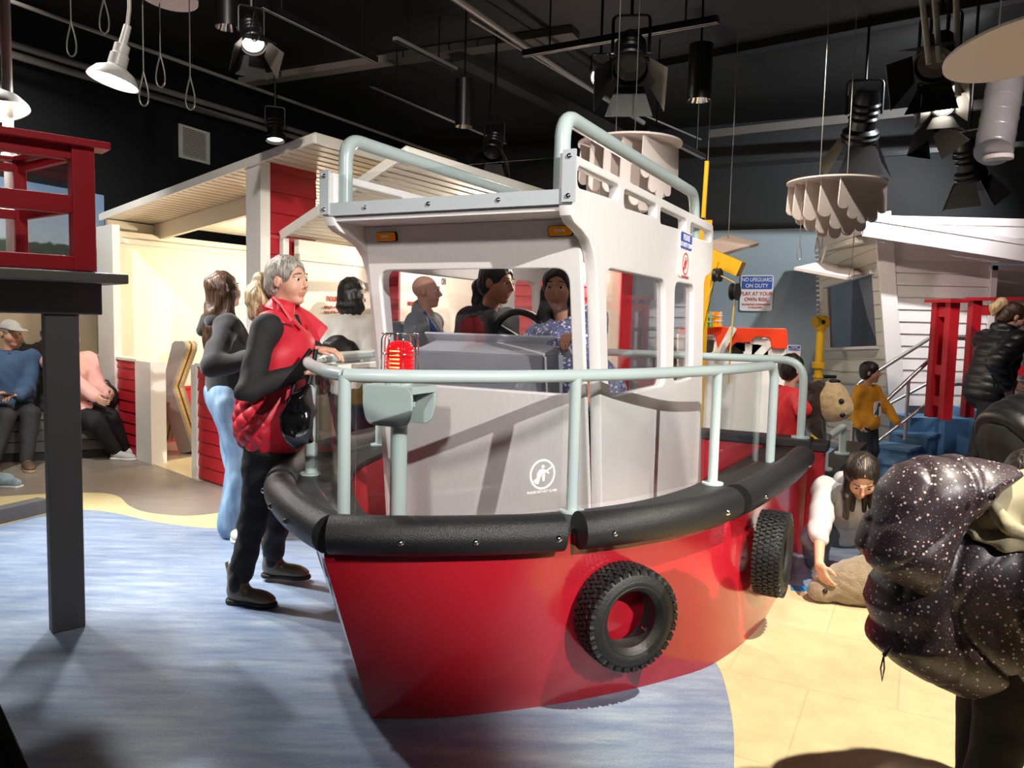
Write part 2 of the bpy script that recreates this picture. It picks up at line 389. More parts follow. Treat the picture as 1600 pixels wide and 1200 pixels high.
for v in (-.595, .595):
    t2 = MB(); t2.box(q3(.549, v*.965, 1.935), (.014, .05, .19)); br = bo('corner_bracket', t2, M_alu, parent=trim)
for v, z in [(x, 1.862) for x in (-.36, -.04, .28)]+[(sgn*.575, zz) for sgn in (-1, 1) for zz in (1.862, 2.005)]:
    b = MB(); b.lathe([(0, .007), (.006, .006), (.010, .002), (.011, 0)], M=np.stack([V(0, 1, 0), V(0, 0, 1), V(-1, 0, 0)], 1) @ np.diag([1, 1, 1]), c=q3(.5495 if abs(v) < .5 else .541, v, z), n=12)
    bo('screw', b, M_chrome, smooth=60, parent=trim)
ws = MB(); ws.box(q3(.575, 0, 1.945), (.006, 1.04, .13)); bo('wind_screen', ws, M_glass)
for v in (-.515, .515):
    t2 = MB(); t2.tube(fillet([q3(.615, v, 1.84), q3(.615, v, 2.175), q3(2.62, v, 2.195), q3(2.66, v, 2.0), q3(2.66, v, 1.84)], .1, 8), .031, 16); bo('roof_rail', t2, M_rail, smooth=50)
for v in (-.405, .45):
    z = 1.765; am = MB(); c = q3(uf(z)-.022, v, z); ex = V(0, -1, 0); n = V(-fz[2], 0, fz[0])
    lp = rounded([(-.05, -.019), (.05, -.019), (.05, .019), (-.05, .019)], .012, 4)
    lamp = bo('amber_light', plate([(a[0]*1.12, a[1]*1.18) for a in lp], [], .02, org=c+V(.006, 0, 0), ex=ex, ey=fz, bev=.003), M_black)
    bo('lens', plate(lp, [], .024, org=c, ex=ex, ey=fz, bev=.004), M_amber, parent=lamp)
    e = MB()
    for k in range(4):
        e.lathe([(0, .004), (.005, .003), (.007, 0)], M=np.stack([V(0, -1, 0), fz, -V(fz[2], 0, -fz[0])], 1), c=c+V(-.012, 0, 0)+V(0, -1, 0)*(.012*k-.018), n=8)
    bo('diode', e, M_signw, parent=lamp)
dl = MB(); dl.lathe([(0, 1.80), (.05, 1.80), (.06, 1.808), (.06, 1.815), (0, 1.815)], c=q3(1.75, 0, 0), n=20); bo('added_dome', dl, mat('added_dome_glow', '#f0ece0', .3, emit='#fff0d8', estr=1.0), parent=roof)  # glowing dome added under the roof to go with the cabin fill light
# console and wheel inside the wheelhouse
cs = MB()
def wedge(m, u0, u1, v0, v1, z0, zf, zb, mi=0):
    m.add([q3(u0, v0, z0), q3(u0, v1, z0), q3(u1, v1, z0), q3(u1, v0, z0), q3(u0, v0, zf), q3(u0, v1, zf), q3(u1, v1, zb), q3(u1, v0, zb)],
          [(0, 1, 2, 3), (4, 5, 6, 7), (0, 1, 5, 4), (1, 2, 6, 5), (2, 3, 7, 6), (3, 0, 4, 7)], mi)
wedge(cs, 1.02, 1.26, -.43, .27, .32, 1.245, 1.245)
con = bo('helm_console', cs, M_grey); bevel(con, .006)
hd = MB(); wedge(hd, 1.03, 1.25, -.42, .26, 1.245, 1.25, 1.30); 
hd.quad([q3(1.19, -.47, 1.335), q3(1.19, .30, 1.335), q3(1.30, .31, 1.24), q3(1.30, -.48, 1.24)], .012)
bevel(bo('instrument_hood', hd, mat('hood_grey', '#b4b7ba', .3)), .006)
wc = q3(1.46, -.05, 1.30); wn = unit(V(1, 0, .35)); we1 = V(0, -1, 0); we2 = np.cross(wn, we1)
wm = MB(); wm.tube([wc+.155*(math.cos(a)*we1+math.sin(a)*we2) for a in np.linspace(0, 2*PI, 40, endpoint=False)], .018, 10, closed=True)
wheel = bo('steering_wheel', wm, M_black, smooth=60)
sk = MB()
for a in (PI/2, PI*7/6, PI*11/6): sk.bar(wc, wc+.15*(math.cos(a)*we1+math.sin(a)*we2), .03, .012, up=wn)
sk.cyl(wc-wn*.18, wc+wn*.02, .03, n=14); bo('spoke', sk, M_black, parent=wheel)
# red beacon lamps on posts
M_bar = mat('beacon_bar', '#ffb070', .3, emit='#ffb060', estr=3.0)
def beacon(u, v, base, post=True):
    b = MB(); cx = q3(u, v, 0)
    z = base+.045
    b.lathe([(0, z), (.055, z), (.058, z+.02), (.058, z+.105), (.052, z+.125), (.035, z+.137), (0, z+.14)], c=cx, n=24)
    for k in range(5): b.lathe([(.058, z+.025+k*.017), (.061, z+.030+k*.017), (.058, z+.035+k*.017)], c=cx, n=24)
    L = bo('beacon_lens', b, M_beacon, smooth=40)
    s2 = MB(); s2.lathe([(0, base), (.062, base), (.062, base+.045), (0, base+.045)], c=cx, n=24); bo('beacon_socket', s2, M_rail, smooth=40, parent=L)
    lb = MB()
    for k in range(5): lb.box(cx+q3(-.056, .012, z+.03+k*.017), (.008, .045, .005))
    bo('lamp_bar', lb, M_bar, parent=L)
    w = MB()
    for zz in (base+.06, base+.13, base+.215): w.tube([cx+V(.078*math.cos(a), .078*math.sin(a), zz) for a in np.linspace(0, 2*PI, 24, endpoint=False)], .003, 6, closed=True)
    for k in range(4):
        a = k*PI/4; c_, s_ = math.cos(a)*.078, math.sin(a)*.078
        w.tube(fillet([cx+V(c_, s_, base+.01), cx+V(c_, s_, base+.215), cx+V(-c_, -s_, base+.215), cx+V(-c_, -s_, base+.01)], .03, 4), .003, 6)
    bo('wire_cage', w, M_chrome, smooth=60, parent=L)
    if post:
        p = MB(); p.cyl(q3(u, v, .30), q3(u, v, base-.02), .036, n=18); P_ = bo('beacon_post', p, M_rail, smooth=50)
        h = MB(); out = rounded([(-.125, base-.0), (.125, base-.0), (.125, base-.10), (.10, base-.17), (-.10, base-.17), (-.125, base-.10)], .07, 6)
        me = plate([(a, b_) for a, b_ in out], [], .012, org=q3(u, v+.0, 0)+q3(-.085, .0, 0), ex=(0, -1, 0), ey=(0, 0, 1), bev=.003)
        k1 = bo('beacon_bracket', me, M_rail, parent=P_, smooth=40)
        me = plate([(a, b_) for a, b_ in out], [], .012, org=q3(u+.085, v, 0), ex=(0, -1, 0), ey=(0, 0, 1), bev=.003)
        bo('beacon_bracket', me, M_rail, parent=P_, smooth=40)
        h.box(q3(u, v, base-.015), (.18, .25, .03)); h.box(q3(u, v, base-.06), (.15, .06, .08)); bo('beacon_shelf', h, M_rail, parent=P_)
beacon(.58, -.19, 1.12)
ps = MB(); ps.box(q3(1.9, -.84, 1.15), (2.1, .10, .02)); shelf = bo('port_shelf', ps, M_whitep)
beacon(2.75, -.84, 1.18, post=False)
# stickers
def disc_sticker(c, ex, ey, r):
    n = np.cross(ex, ey)
    ms = [plate(circle(0, 0, r, 40), [circle(0, 0, r*.87, 40)[::-1]], .0015, org=c, ex=ex, ey=ey)]
    def pl(P): ms.append(plate([(x*r, y*r) for x, y in P], [], .0015, org=c, ex=ex, ey=ey))
    pl(circle(.02, .50, .12, 14)); pl(rounded([(-.25, .33), (.10, .36), (.18, .0), (-.05, -.08), (-.42, -.12), (-.45, 0)], .12, 4))
    pl(rounded([(-.05, .02), (.18, .02), (.17, -.45), (.0, -.45)], .04, 3)); pl(rounded([(-.42, -.1), (-.15, -.1), (-.30, -.62), (-.62, -.58)], .05, 3))
    pl(rounded([(.10, .22), (.16, .32), (.52, .08), (.48, -.02)], .03, 3))
    a = unit(V(.83, .52)); b = V(-a[1], a[0])
    pl([tuple(a*s*.9+b*w) for s, w in ((-1, -.045), (1, -.045), (1, .045), (-1, .045))])
    ms.append(text_mesh('PLEASE DO NOT CLIMB', r*.22, c-ey*(r*1.15), ex, ey, .0015))
    return join_me(ms)
# on the clear panel, starboard bow
i = near(RS, .555); Q = inset(RS, .03); t = unit(Q[i+1]-Q[i]); exl = q3(t[0], t[1], 0); nl = np.cross(exl, V(0, 0, 1))
c = q3(Q[i][0], Q[i][1], .815)+(nl if (nl@q3(0, 1, 0) > 0) else -nl)*.0045
stk = bo('warning_sticker', disc_sticker(c, exl, V(0, 0, 1), .059), M_signw, label='round white no-climbing sticker on the clear panel')
# sign on the wheelhouse side
sc_ = q3(2.20, VS+.004, 1.79); ex = V(1, 0, 0); ey = V(0, 0, 1)
sg_ = bo('side_sign', plate(rounded([(-.125, -.125), (.125, -.125), (.125, .125), (-.125, .125)], .025), [], .006, org=sc_, ex=ex, ey=ey), M_signw)
bo('sign_header', plate(rounded([(-.118, .03), (.118, .03), (.118, .118), (-.118, .118)], .018), [], .003, org=sc_+q3(0, .004, 0), ex=ex, ey=ey), M_skirt, parent=sg_)
bo('lettering', join_me([text_mesh('PLEASE', .045, sc_+q3(0, .006, .092), ex, ey), text_mesh('DO NOT CLIMB', .036, sc_+q3(0, .006, .052), ex, ey)]), M_signw, parent=sg_)
bo('pictogram', disc_sticker(sc_+q3(0, .0045, -.05), ex, ey, .062), M_signr, parent=sg_)
# ------------------------------------------------------------------ tyres hung on the hull
def tyre(c, ax, Rr, W, label):
    """c centre (world), ax outward axis"""
    t = thing('tyre_fender', label, 'tyre', c, 0, 'tyres on the boat hull')
    z = unit(ax); x = unit(np.cross(V(0, 0, 1), z)); y = np.cross(z, x); M = np.stack([x, y, z], 1)
    h = W/2; ri = Rr*.56
    prof = [(ri, -h*.62), (ri+.008, -h*.8), (Rr*.72, -h), (Rr*.88, -h*.98), (Rr*.965, -h*.8), (Rr*.985, -h*.62), (Rr*.985, h*.62), (Rr*.965, h*.8), (Rr*.88, h*.98), (Rr*.80, h*1.0), (Rr*.78, h*1.03), (Rr*.72, h*1.0), (Rr*.66, h*.93), (ri+.008, h*.8), (ri, h*.62), (ri*1.08, h*.3), (ri*1.08, -h*.3)]
    m = MB(); m.lathe(prof, M=M, c=c, n=72, close=True); obj('carcass', m, M_tyre, t, smooth=35)
    m = MB(); n = 60
    for row, off in ((-.78, 0), (-.38, .5), (0, 0), (.38, .5), (.78, 0)):
        for k in range(n):
            a = 2*PI*(k+off)/n; rd = x*math.cos(a)+y*math.sin(a); tg = -x*math.sin(a)+y*math.cos(a)
            rr = Rr*.985 if abs(row) < .7 else Rr*.965
            ax2 = unit(z+tg*(.35 if k % 2 else -.35))
            m.box(np.array(c)+rd*rr+z*(row*h), (.018, 2*PI*Rr/n*.62, h*.34), np.stack([rd, np.cross(ax2, rd), ax2], 1))
    obj('tread', m, M_tyre, t)
    m = MB(); m.lathe([(Rr*.74, h*1.015), (Rr*.755, h*1.04), (Rr*.77, h*1.015)], M=M, c=c, n=60); m.lathe([(ri*1.14, h*.90), (ri*1.2, h*.98), (ri*1.27, h*.93)], M=M, c=c, n=60)
    obj('sidewall_ring', m, M_tyre, t, smooth=60)
    for a in (PI/2, PI*1.2, PI*1.8):
        b = MB(); p = np.array(c)+(x*math.cos(a)+y*math.sin(a))*ri*1.03; b.cyl(p-z*h*.2, p+z*.004, .008, n=10); obj('bolt', b, M_chrome, t)
    return t
def hull_at(u0):
    i = near(BSs, u0); j = near(TS, u0); B = (BSs[i]+TS[j])/2; t = unit(BSs[i+1]-BSs[i-1]); return B, V(-t[1], t[0])
W1 = .125
p = (lambda d: d)(None)
for (px, py, u0, R_, lab) in ((978, 962, .60, .186, 'black rubber tyre facing out from the red bow, nearest to the viewer'), (1208, 864, 1.75, .186, 'black rubber tyre seen edge-on at the right end of the red hull')):
    B, n2 = hull_at(u0); nw = BA*n2[0]+BV*n2[1]; pw = BW(B[0], B[1], 0)
    c = PL(px, py, pw+nw*(W1/2+.012), nw)
    tyre(c, nw, R_, W1, lab)
# ------------------------------------------------------------------ floor, walls, ceiling
def floor_blue():
    m = mat('floor_blue', '#8396b4', .38); nb = NB(m); b = m.node_tree.nodes['Principled BSDF']
    tc = nb.new('ShaderNodeTexCoord'); mp = nb.new('ShaderNodeMapping'); mp.inputs['Rotation'].default_value = (0, 0, R(-40)); mp.inputs['Scale'].default_value = (1.1, 5.5, 1)
    nb.link(tc.outputs['Object'], mp.inputs['Vector'])
    n = nb.new('ShaderNodeTexNoise'); n.inputs['Scale'].default_value = 2.2; n.inputs['Detail'].default_value = 8; n.inputs['Roughness'].default_value = .68; nb.link(mp.outputs[0], n.inputs['Vector'])
    n2 = nb.new('ShaderNodeTexNoise'); n2.inputs['Scale'].default_value = 150; n2.inputs['Detail'].default_value = 2; nb.link(tc.outputs['Object'], n2.inputs['Vector'])
    ad = nb.new('ShaderNodeMath', operation='MULTIPLY_ADD'); ad.inputs[1].default_value = .42; nb.link(n2.outputs['Fac'], ad.inputs[0]); nb.link(n.outputs['Fac'], ad.inputs[2])
    cr = nb.new('ShaderNodeValToRGB'); e = cr.color_ramp.elements
    e[0].position = .48; e[0].color = lin('#64779a'); e[1].position = .98; e[1].color = lin('#b6c1cc'); e.new(.66).color = lin('#7f91ac'); e.new(.82).color = lin('#97a7ba')
    nb.link(ad.outputs[0], cr.inputs['Fac']); nb.link(cr.outputs['Color'], b.inputs['Base Color']); return m
def floor_tile(name, c1, c2, rot, bw, rh, grout=.02):
    m = mat(name, c1, .36); nb = NB(m); b = m.node_tree.nodes['Principled BSDF']
    tc = nb.new('ShaderNodeTexCoord'); mp = nb.new('ShaderNodeMapping'); mp.inputs['Rotation'].default_value = (0, 0, R(rot)); nb.link(tc.outputs['Object'], mp.inputs['Vector'])
    br = nb.new('ShaderNodeTexBrick'); br.inputs['Scale'].default_value = 1; br.inputs['Brick Width'].default_value = bw; br.inputs['Row Height'].default_value = rh; br.inputs['Mortar Size'].default_value = .004; br.inputs['Mortar Smooth'].default_value = .3
    a, c = lin(c1), lin(c2); br.inputs['Color1'].default_value = a; br.inputs['Color2'].default_value = c; br.inputs['Mortar'].default_value = tuple(x*.78 for x in a[:3])+(1,)
    nb.link(mp.outputs[0], br.inputs['Vector'])
    n = nb.new('ShaderNodeTexNoise'); n.inputs['Scale'].default_value = 7; n.inputs['Detail'].default_value = 8; n.inputs['Roughness'].default_value = .7; nb.link(mp.outputs[0], n.inputs['Vector'])
    r = nb.new('ShaderNodeMapRange'); r.inputs['From Min'].default_value = .3; r.inputs['From Max'].default_value = .7; r.inputs['To Min'].default_value = .86; r.inputs['To Max'].default_value = 1.1; nb.link(n.outputs['Fac'], r.inputs['Value'])
    x = nb.new('ShaderNodeVectorMath', operation='SCALE'); nb.link(br.outputs['Color'], x.inputs[0]); nb.link(r.outputs[0], x.inputs['Scale']); nb.link(x.outputs[0], b.inputs['Base Color']); return m
def floor_wood():
    return mat('floor_wood', '#8d8378', .35, noise=.16, nscale=3, stretch=(1.2, 10, 1))
FM = [floor_blue(), floor_tile('floor_sand', '#dac9a0', '#d4c196', 28, .62, .62), floor_wood(), mat('floor_sand_strip', '#d9cb98', .4, noise=.06, nscale=6)]
fl = MB()
fl.quad([(-11, -7, 0), (11, -7, 0), (11, 15, 0), (-11, 15, 0)], mi=0)
def fpoly(px, mi, z, extra=(), pre=()):
    P = [V(*p, 0) for p in pre]+[G(*p) for p in px]+[V(*p, 0) for p in extra]
    for p in P: p[2] = z
    fl.add(P, [tuple(range(len(P)))], mi)
wood_edge = spline([(0, 776), (60, 772), (130, 770), (165, 771), (187, 777), (203, 791), (232, 801), (290, 806), (345, 801), (400, 792), (470, 780)], 6)
sand_edge = spline([(0, 822), (60, 806), (130, 797), (180, 802), (240, 815), (300, 823), (350, 826), (410, 824), (480, 816)], 6)
fpoly(sand_edge, 3, .0008, extra=[(-.6, 6.5), (-.6, 13), (-10, 13), (-10, 5)])
fpoly(wood_edge, 2, .0016, extra=[(-.7, 6.5), (-.7, 13), (-10, 13), (-10, 5.4)])
se = spline([(1146, 1240), (1147, 1160), (1142, 1110), (1130, 1060), (1118, 1035), (1104, 1015), (1100, 1000)], 6)
fpoly(se, 1, .0008, pre=[(.55, -1), ], extra=[(1.3, 4.2), tuple(G(1236, 915)[:2]), tuple(G(1262, 922)[:2]), tuple(G(1420, 930)[:2]), (4.6, 3.6), (6, 3.4), (6, -1)])
_e = V(.53, .85, 0)/math.hypot(.53, .85)
_a, _b = G(236, 724), G(312, 752)
fl.add([V(p[0], p[1], .0024) for p in (_a, _b, _b+_e*3.5, _a+_e*3.5)], [(0, 1, 2, 3)], 1)
fo_ = struct('floor', fl, FM)
M_navy = mat('navy_wall', '#0b0d12', .55)
M_bgrey = mat('blue_grey_wall', '#8f9ca3', .6)
WLp = V(-4.3, 7.8, 0); WLd = V(math.cos(R(67)), math.sin(R(67)), 0)
WBp = V(4.1, 10.4, 0); WBd = V(math.cos(R(-25)), math.sin(R(-25)), 0)
A_ = np.array([[WLd[0], -WBd[0]], [WLd[1], -WBd[1]]]); tt = np.linalg.solve(A_, (WBp-WLp)[:2]); CORN = WLp+WLd*tt[0]
CZ = 4.3
m = MB(); a = WLp-WLd*9; b = CORN; nL = V(-WLd[1], WLd[0], 0)
m.quad([a, b, b+V(0, 0, CZ), a+V(0, 0, CZ)]); m.quad([a+nL*.15, b+nL*.15, b+nL*.15+V(0, 0, CZ), a+nL*.15+V(0, 0, CZ)]); struct('wall_left', m, M_navy)
m = MB(); a = CORN; b = WBp+WBd*6; nB = V(-WBd[1], WBd[0], 0); zb = 2.74
m.quad([a, b, b+V(0, 0, zb), a+V(0, 0, zb)], mi=0); m.quad([a+V(0, 0, zb), b+V(0, 0, zb), b+V(0, 0, CZ), a+V(0, 0, CZ)], mi=1)
m.quad([a+nB*.15, b+nB*.15, b+nB*.15+V(0, 0, CZ), a+nB*.15+V(0, 0, CZ)], mi=1); struct('wall_back', m, [M_bgrey, mat('upper_wall', '#07090d', .6)])
m = MB(); a = WBp+WBd*5.9; b = V(a[0]+.5, -6.9, 0); m.quad([a, b, b+V(0, 0, CZ), a+V(0, 0, CZ)], t=.15); struct('wall_right', m, M_navy)
m = MB(); m.quad([(-11, -7, CZ), (11, -7, CZ), (11, 15, CZ), (-11, 15, CZ)], t=.1); struct('ceiling', m, mat('ceiling_black', '#0f0e0e', .7, noise=.25, nscale=1.5))
# ------------------------------------------------------------------ mural of a beach on the left wall
def mural_mat():
    m = mat('beach_mural', '#7f93a6', .55); nb = NB(m); b = m.node_tree.nodes['Principled BSDF']
    tc = nb.new('ShaderNodeTexCoord'); sp = nb.new('ShaderNodeSeparateXYZ'); nb.link(tc.outputs['Object'], sp.inputs[0])
    n = nb.new('ShaderNodeTexNoise'); n.inputs['Scale'].default_value = 7; n.inputs['Detail'].default_value = 6; nb.link(tc.outputs['Object'], n.inputs['Vector'])
    ma = nb.new('ShaderNodeMath', operation='MULTIPLY_ADD'); ma.inputs[1].default_value = .16; nb.link(n.outputs['Fac'], ma.inputs[0]); nb.link(sp.outputs['Z'], ma.inputs[2])
    cr = nb.new('ShaderNodeValToRGB'); cr.color_ramp.interpolation = 'LINEAR'; e = cr.color_ramp.elements
    mr = nb.new('ShaderNodeMapRange'); mr.inputs['From Max'].default_value = 3.2; nb.link(ma.outputs[0], mr.inputs['Value']); nb.link(mr.outputs[0], cr.inputs['Fac'])
    st = [(0, '#20201e'), (.20, '#2b2a27'), (.215, '#8b7a60'), (.36, '#93836a'), (.50, '#8f8471'), (.53, '#5a5a58'), (.55, '#a7a7a4'), (.572, '#7f98b8'), (.588, '#3f659d'), (.606, '#44699e'), (.612, '#b09d7c'), (.620, '#2f3a30'), (.658, '#38443a'), (.663, '#9fb0bd'), (.80, '#7b98b8'), (1, '#6c90bb')]
    e[0].position, e[0].color = st[0][0], lin(st[0][1]); e[1].position, e[1].color = st[-1][0], lin(st[-1][1])
    for p, c in st[1:-1]: e.new(p).color = lin(c)
    v = nb.new('ShaderNodeTexVoronoi'); v.inputs['Scale'].default_value = 9; nb.link(tc.outputs['Object'], v.inputs['Vector'])
    n3 = nb.new('ShaderNodeTexNoise'); n3.inputs['Scale'].default_value = 1.6; n3.inputs['Detail'].default_value = 4; nb.link(tc.outputs['Object'], n3.inputs['Vector'])
    lt = nb.new('ShaderNodeMath', operation='GREATER_THAN'); lt.inputs[1].default_value = .56; nb.link(n3.outputs['Fac'], lt.inputs[0])
    lz = nb.new('ShaderNodeMath', operation='LESS_THAN'); lz.inputs[1].default_value = 1.75; nb.link(sp.outputs['Z'], lz.inputs[0])
    mu = nb.new('ShaderNodeMath', operation='MULTIPLY'); nb.link(lt.outputs[0], mu.inputs[0]); nb.link(lz.outputs[0], mu.inputs[1])
    rk = nb.new('ShaderNodeValToRGB'); rk.color_ramp.elements[0].color = lin('#74706a'); rk.color_ramp.elements[1].color = lin('#1c1c1b'); rk.color_ramp.elements[1].position = .45; nb.link(v.outputs['Distance'], rk.inputs['Fac'])
    mx = nb.new('ShaderNodeMix', data_type='RGBA'); nb.link(mu.outputs[0], mx.inputs[0]); nb.link(cr.outputs['Color'], mx.inputs[6]); nb.link(rk.outputs['Color'], mx.inputs[7])
    nb.link(mx.outputs[2], b.inputs['Base Color']); return m
nLi = -nL
mp0 = PL(166, 500, WLp+nLi*.012, nL); mtop = PL(150, 303, WLp+nLi*.012, nL)
m = MB(); pA = V(*mp0[:2], 0); pB = pA-WLd*4.2
m.quad([pB+V(0, 0, .05), pA+V(0, 0, .05), pA+V(0, 0, mtop[2]), pB+V(0, 0, mtop[2])], t=.01)
tag(obj('wall_mural', m, mural_mat()), 'beach photograph mural with sea, trees and rocks behind the bench', 'mural')
# vent grille on the left wall
c = PL(304, 226, WLp+nLi*.02, nL); t = thing('vent_grille', 'square cream louvred vent grille high on the dark wall', 'vent', c)
a0 = PL(281, 226, WLp, nL); a1 = PL(327, 226, WLp, nL); vw = np.linalg.norm(a1-a0); vh = PL(304, 200, WLp, nL)[2]-PL(304, 251, WLp, nL)[2]
obj('frame', plate(rect(-vw/2, -vh/2, vw/2, vh/2), [rect(-vw*.40, -vh*.42, vw*.40, vh*.42)[::-1]], .02, org=c, ex=WLd, ey=(0, 0, 1)), M_whitep, t)
m = MB()
for k in range(15): m.box(c+V(0, 0, vh*.82*((k+.5)/15-.5)), (vw*.8, .012, vh*.028), np.stack([WLd, nLi, V(0, 0, 1)], 1))
obj('louvres', m, M_whitep, t); m = MB(); m.box(c-nLi*.012, (vw*.82, .004, vh*.86), np.stack([WLd, nLi, V(0, 0, 1)], 1)); obj('duct_backing', m, M_black, t)

# ------------------------------------------------------------------ lapped siding helper
def siding(m, p0, p1, z0, z1, step, nrm, mi=0, lap=.014):
    p0 = np.array(p0, float); p1 = np.array(p1, float); nrm = np.array(nrm, float); z = z0
    while z < z1-1e-4:
        t = min(z+step, z1)
        a = [V(p0[0], p0[1], z)+nrm*lap, V(p1[0], p1[1], z)+nrm*lap, V(p1[0], p1[1], t)+nrm*.002, V(p0[0], p0[1], t)+nrm*.002]
        b = [V(p0[0], p0[1], z), V(p1[0], p1[1], z), V(p1[0], p1[1], t), V(p0[0], p0[1], t)]
        m.add(a+b, [(0, 1, 2, 3), (0, 4, 5, 1), (3, 2, 6, 7), (0, 3, 7, 4), (1, 5, 6, 2)], mi); z = t
    return m
# ------------------------------------------------------------------ pavilion with white roof and red siding, left of the boat
PP = V(-2.0, 5.85, 0); PN = V(.667, .745, 0); PD = V(.745, -.667, 0); PE = unit(V(.53, .85, 0)); PEn = V(PE[1], -PE[0], 0); Z1 = V(0, 0, 1)
def pf(x, y, off=0.0): return PL(x, y, PP+PN*off, PN)
M_soffit = mat('soffit', '#e4dccb', .55)
M_beam = mat('beam_cream', '#e2dac8', .5)
pv = thing('play_pavilion', 'white roofed play house with red siding pillar behind the woman in red vest', 'play house', pf(390, 775))
def roof_slab(A, B, L, par, name='roof', th=.045, nb_=36):
    m = MB(); m.quad([A, B, B+PE*L, A+PE*L], t=-th)
    o = obj(name, m, M_soffit, par)
    g = MB(); up = np.cross(B-A, PE); up = unit(up); up = up if up[2] < 0 else -up
    for k in range(1, nb_):
        a = A+(B-A)*k/nb_; g.bar(a+up*.003, a+PE*L+up*.003, .004, .005, up=up)
    obj('soffit_groove', g, mat('groove', '#cdc3b1', .7), par, label=None)
    f = MB(); f.bar(A-PE*.012-up*.0, B-PE*.012, .02, .06, up=up); f.bar(B, B+PE*L, .02, .06, up=up); obj('fascia', f, M_whitep, par); return o
A1 = pf(158, 340); B1 = pf(493, 217); roof_slab(A1, B1, 3.4, pv)
E1 = PL(245, 352, A1, PEn); m = MB(); h1 = .15
m.bar(A1+PE*.05-Z1*.08, E1+PE*.05-Z1*.08, .04, .14); obj('eave_beam', m, M_beam, pv)
F1 = PL(386, 309, E1, PN); dF = unit(F1-E1); m = MB(); m.bar(E1-Z1*.08, F1+dF*.15-Z1*.08, .05, .16); obj('rafter', m, M_beam, pv)
w0 = pf(172, 700); w0[2] = 0; WTOP = PL(250, 368, w0, PEn)[2]
m = MB(); w1 = w0+PE*5.5; m.quad([w0, w1, w1+Z1*WTOP, w0+Z1*WTOP], t=.05); obj('side_wall', m, mat('cream_wall', '#ece3cd', .6), pv)
nin = PEn if PEn[0] > 0 else -PEn
zr = PL(275, 606, w0, PEn)[2]
m = MB(); m.box((w0+PE*.1+w1)/2+Z1*zr/2+nin*.012, (np.linalg.norm(w1-w0)-.2, .02, zr), np.stack([PE, nin, Z1], 1)); m.box((w0+w1)/2+Z1*zr*1.0+nin*.02, (np.linalg.norm(w1-w0)-.1, .03, .03), np.stack([PE, nin, Z1], 1)); obj('wainscot', m, mat('bright_red', '#cf3030', .45), pv)
m = MB(); zt = PL(300, 388, w0, PEn)[2]; m.box((w0+w1)/2+Z1*(zt)+nin*.03, (np.linalg.norm(w1-w0), .05, .05), np.stack([PE, nin, Z1], 1)); obj('wall_rail', m, M_beam, pv)
m = MB(); a = pf(163, 700); b = pf(187, 700); m.bar(V(*((a+b)/2)[:2], 0), V(*((a+b)/2)[:2], pf(175, 352)[2]), .07, np.linalg.norm(b-a), up=PD); obj('corner_post', m, M_whitep, pv)
def half_wall(xa, xb, ytop, yref, cap_l, cap_r):
    a = pf(xa, yref); b = pf(xb, yref); a[2] = b[2] = 0; zt = pf((xa+xb)/2, ytop)[2]; nf = -PN
    m = MB(); siding(m, a, b, .02, zt, .105, nf); m.box((a+b)/2+Z1*zt/2+PN*.05, (np.linalg.norm(b-a), .1, zt), np.stack([PD, PN, Z1], 1)); obj('half_wall', m, M_red, pv)
    m = MB(); m.box((a+b)/2+Z1*(zt+.012)+PN*.05, (np.linalg.norm(b-a)+.02, .15, .024), np.stack([PD, PN, Z1], 1))
    for x0, x1 in [c for c in (cap_l, cap_r) if c]:
        p = pf(x0, yref); q = pf(x1, yref); p[2] = q[2] = 0; m.box((p+q)/2+Z1*zt/2+PN*.045, (np.linalg.norm(q-p), .14, zt+.02), np.stack([PD, PN, Z1], 1))
    obj('wall_cap', m, M_whitep, pv); return zt
half_wall(150, 218, 561, 700, None, (217, 241)); half_wall(311, 392, 577, 730, (304, 312), None)
pa = pf(386, 760); pb = pf(408, 760); pa[2] = pb[2] = 0; zt = pf(397, 253)[2]
m = MB(); m.box((pa+pb)/2+Z1*zt/2+PN*.04, (np.linalg.norm(pb-pa), .08, zt), np.stack([PD, PN, Z1], 1)); obj('corner_board', m, M_whitep, pv)
rE = PL(495, 500, pb, PEn); rE[2] = 0
m = MB(); nr = PD; siding(m, pb+PE*.085-nin*.02, rE-nin*.02, .0, zt+.05, .155, PEn if PEn@V(1, -1, 0) > 0 else -PEn); m.box((pb+rE)/2-nin*.10+Z1*zt/2, (np.linalg.norm(rE-pb)-.06, .12, zt), np.stack([PE, nin, Z1], 1)); obj('pillar_siding', m, mat('siding_red', '#a51f2b', .45), pv)
# second, smaller roof and the wall with the reading panels
A2 = PL(441, 368, pb+nin*.03, PEn); off2 = (A2-PP)@PN
B2 = pf(637, 238, off2); A2b = A2
pv2 = thing('reading_pavilion', 'small white gabled play house with text panels behind the boat', 'play house', V(*A2[:2], 0))
roof_slab(A2, B2, 2.6, pv2, nb_=22)
B3 = pf(596, 262, off2+.9); A3 = pf(470, 345, off2+.9)
m = MB(); a = V(*A2[:2], 0)+PE*.10+nin*.02; b = a+PE*5.6; zt2 = PL(500, 380, a, PEn)[2]
m.quad([a, b, b+Z1*zt2, a+Z1*zt2], t=-.05); obj('panel_wall', m, mat('white_wall', '#f0e8d6', .6), pv2)
m = MB(); zt3 = PL(500, 406, a, PEn)[2]; m.box((a+b)/2+Z1*zt3+nin*.035, (5.6, .06, .05), np.stack([PE, nin, Z1], 1)); obj('wall_rail', m, M_beam, pv2)
m = MB(); m.bar(A2-Z1*.02+PE*.02, V(*A2[:2], 0)+PE*.02, .05, .05, up=PD); obj('edge_post', m, M_whitep, pv2)
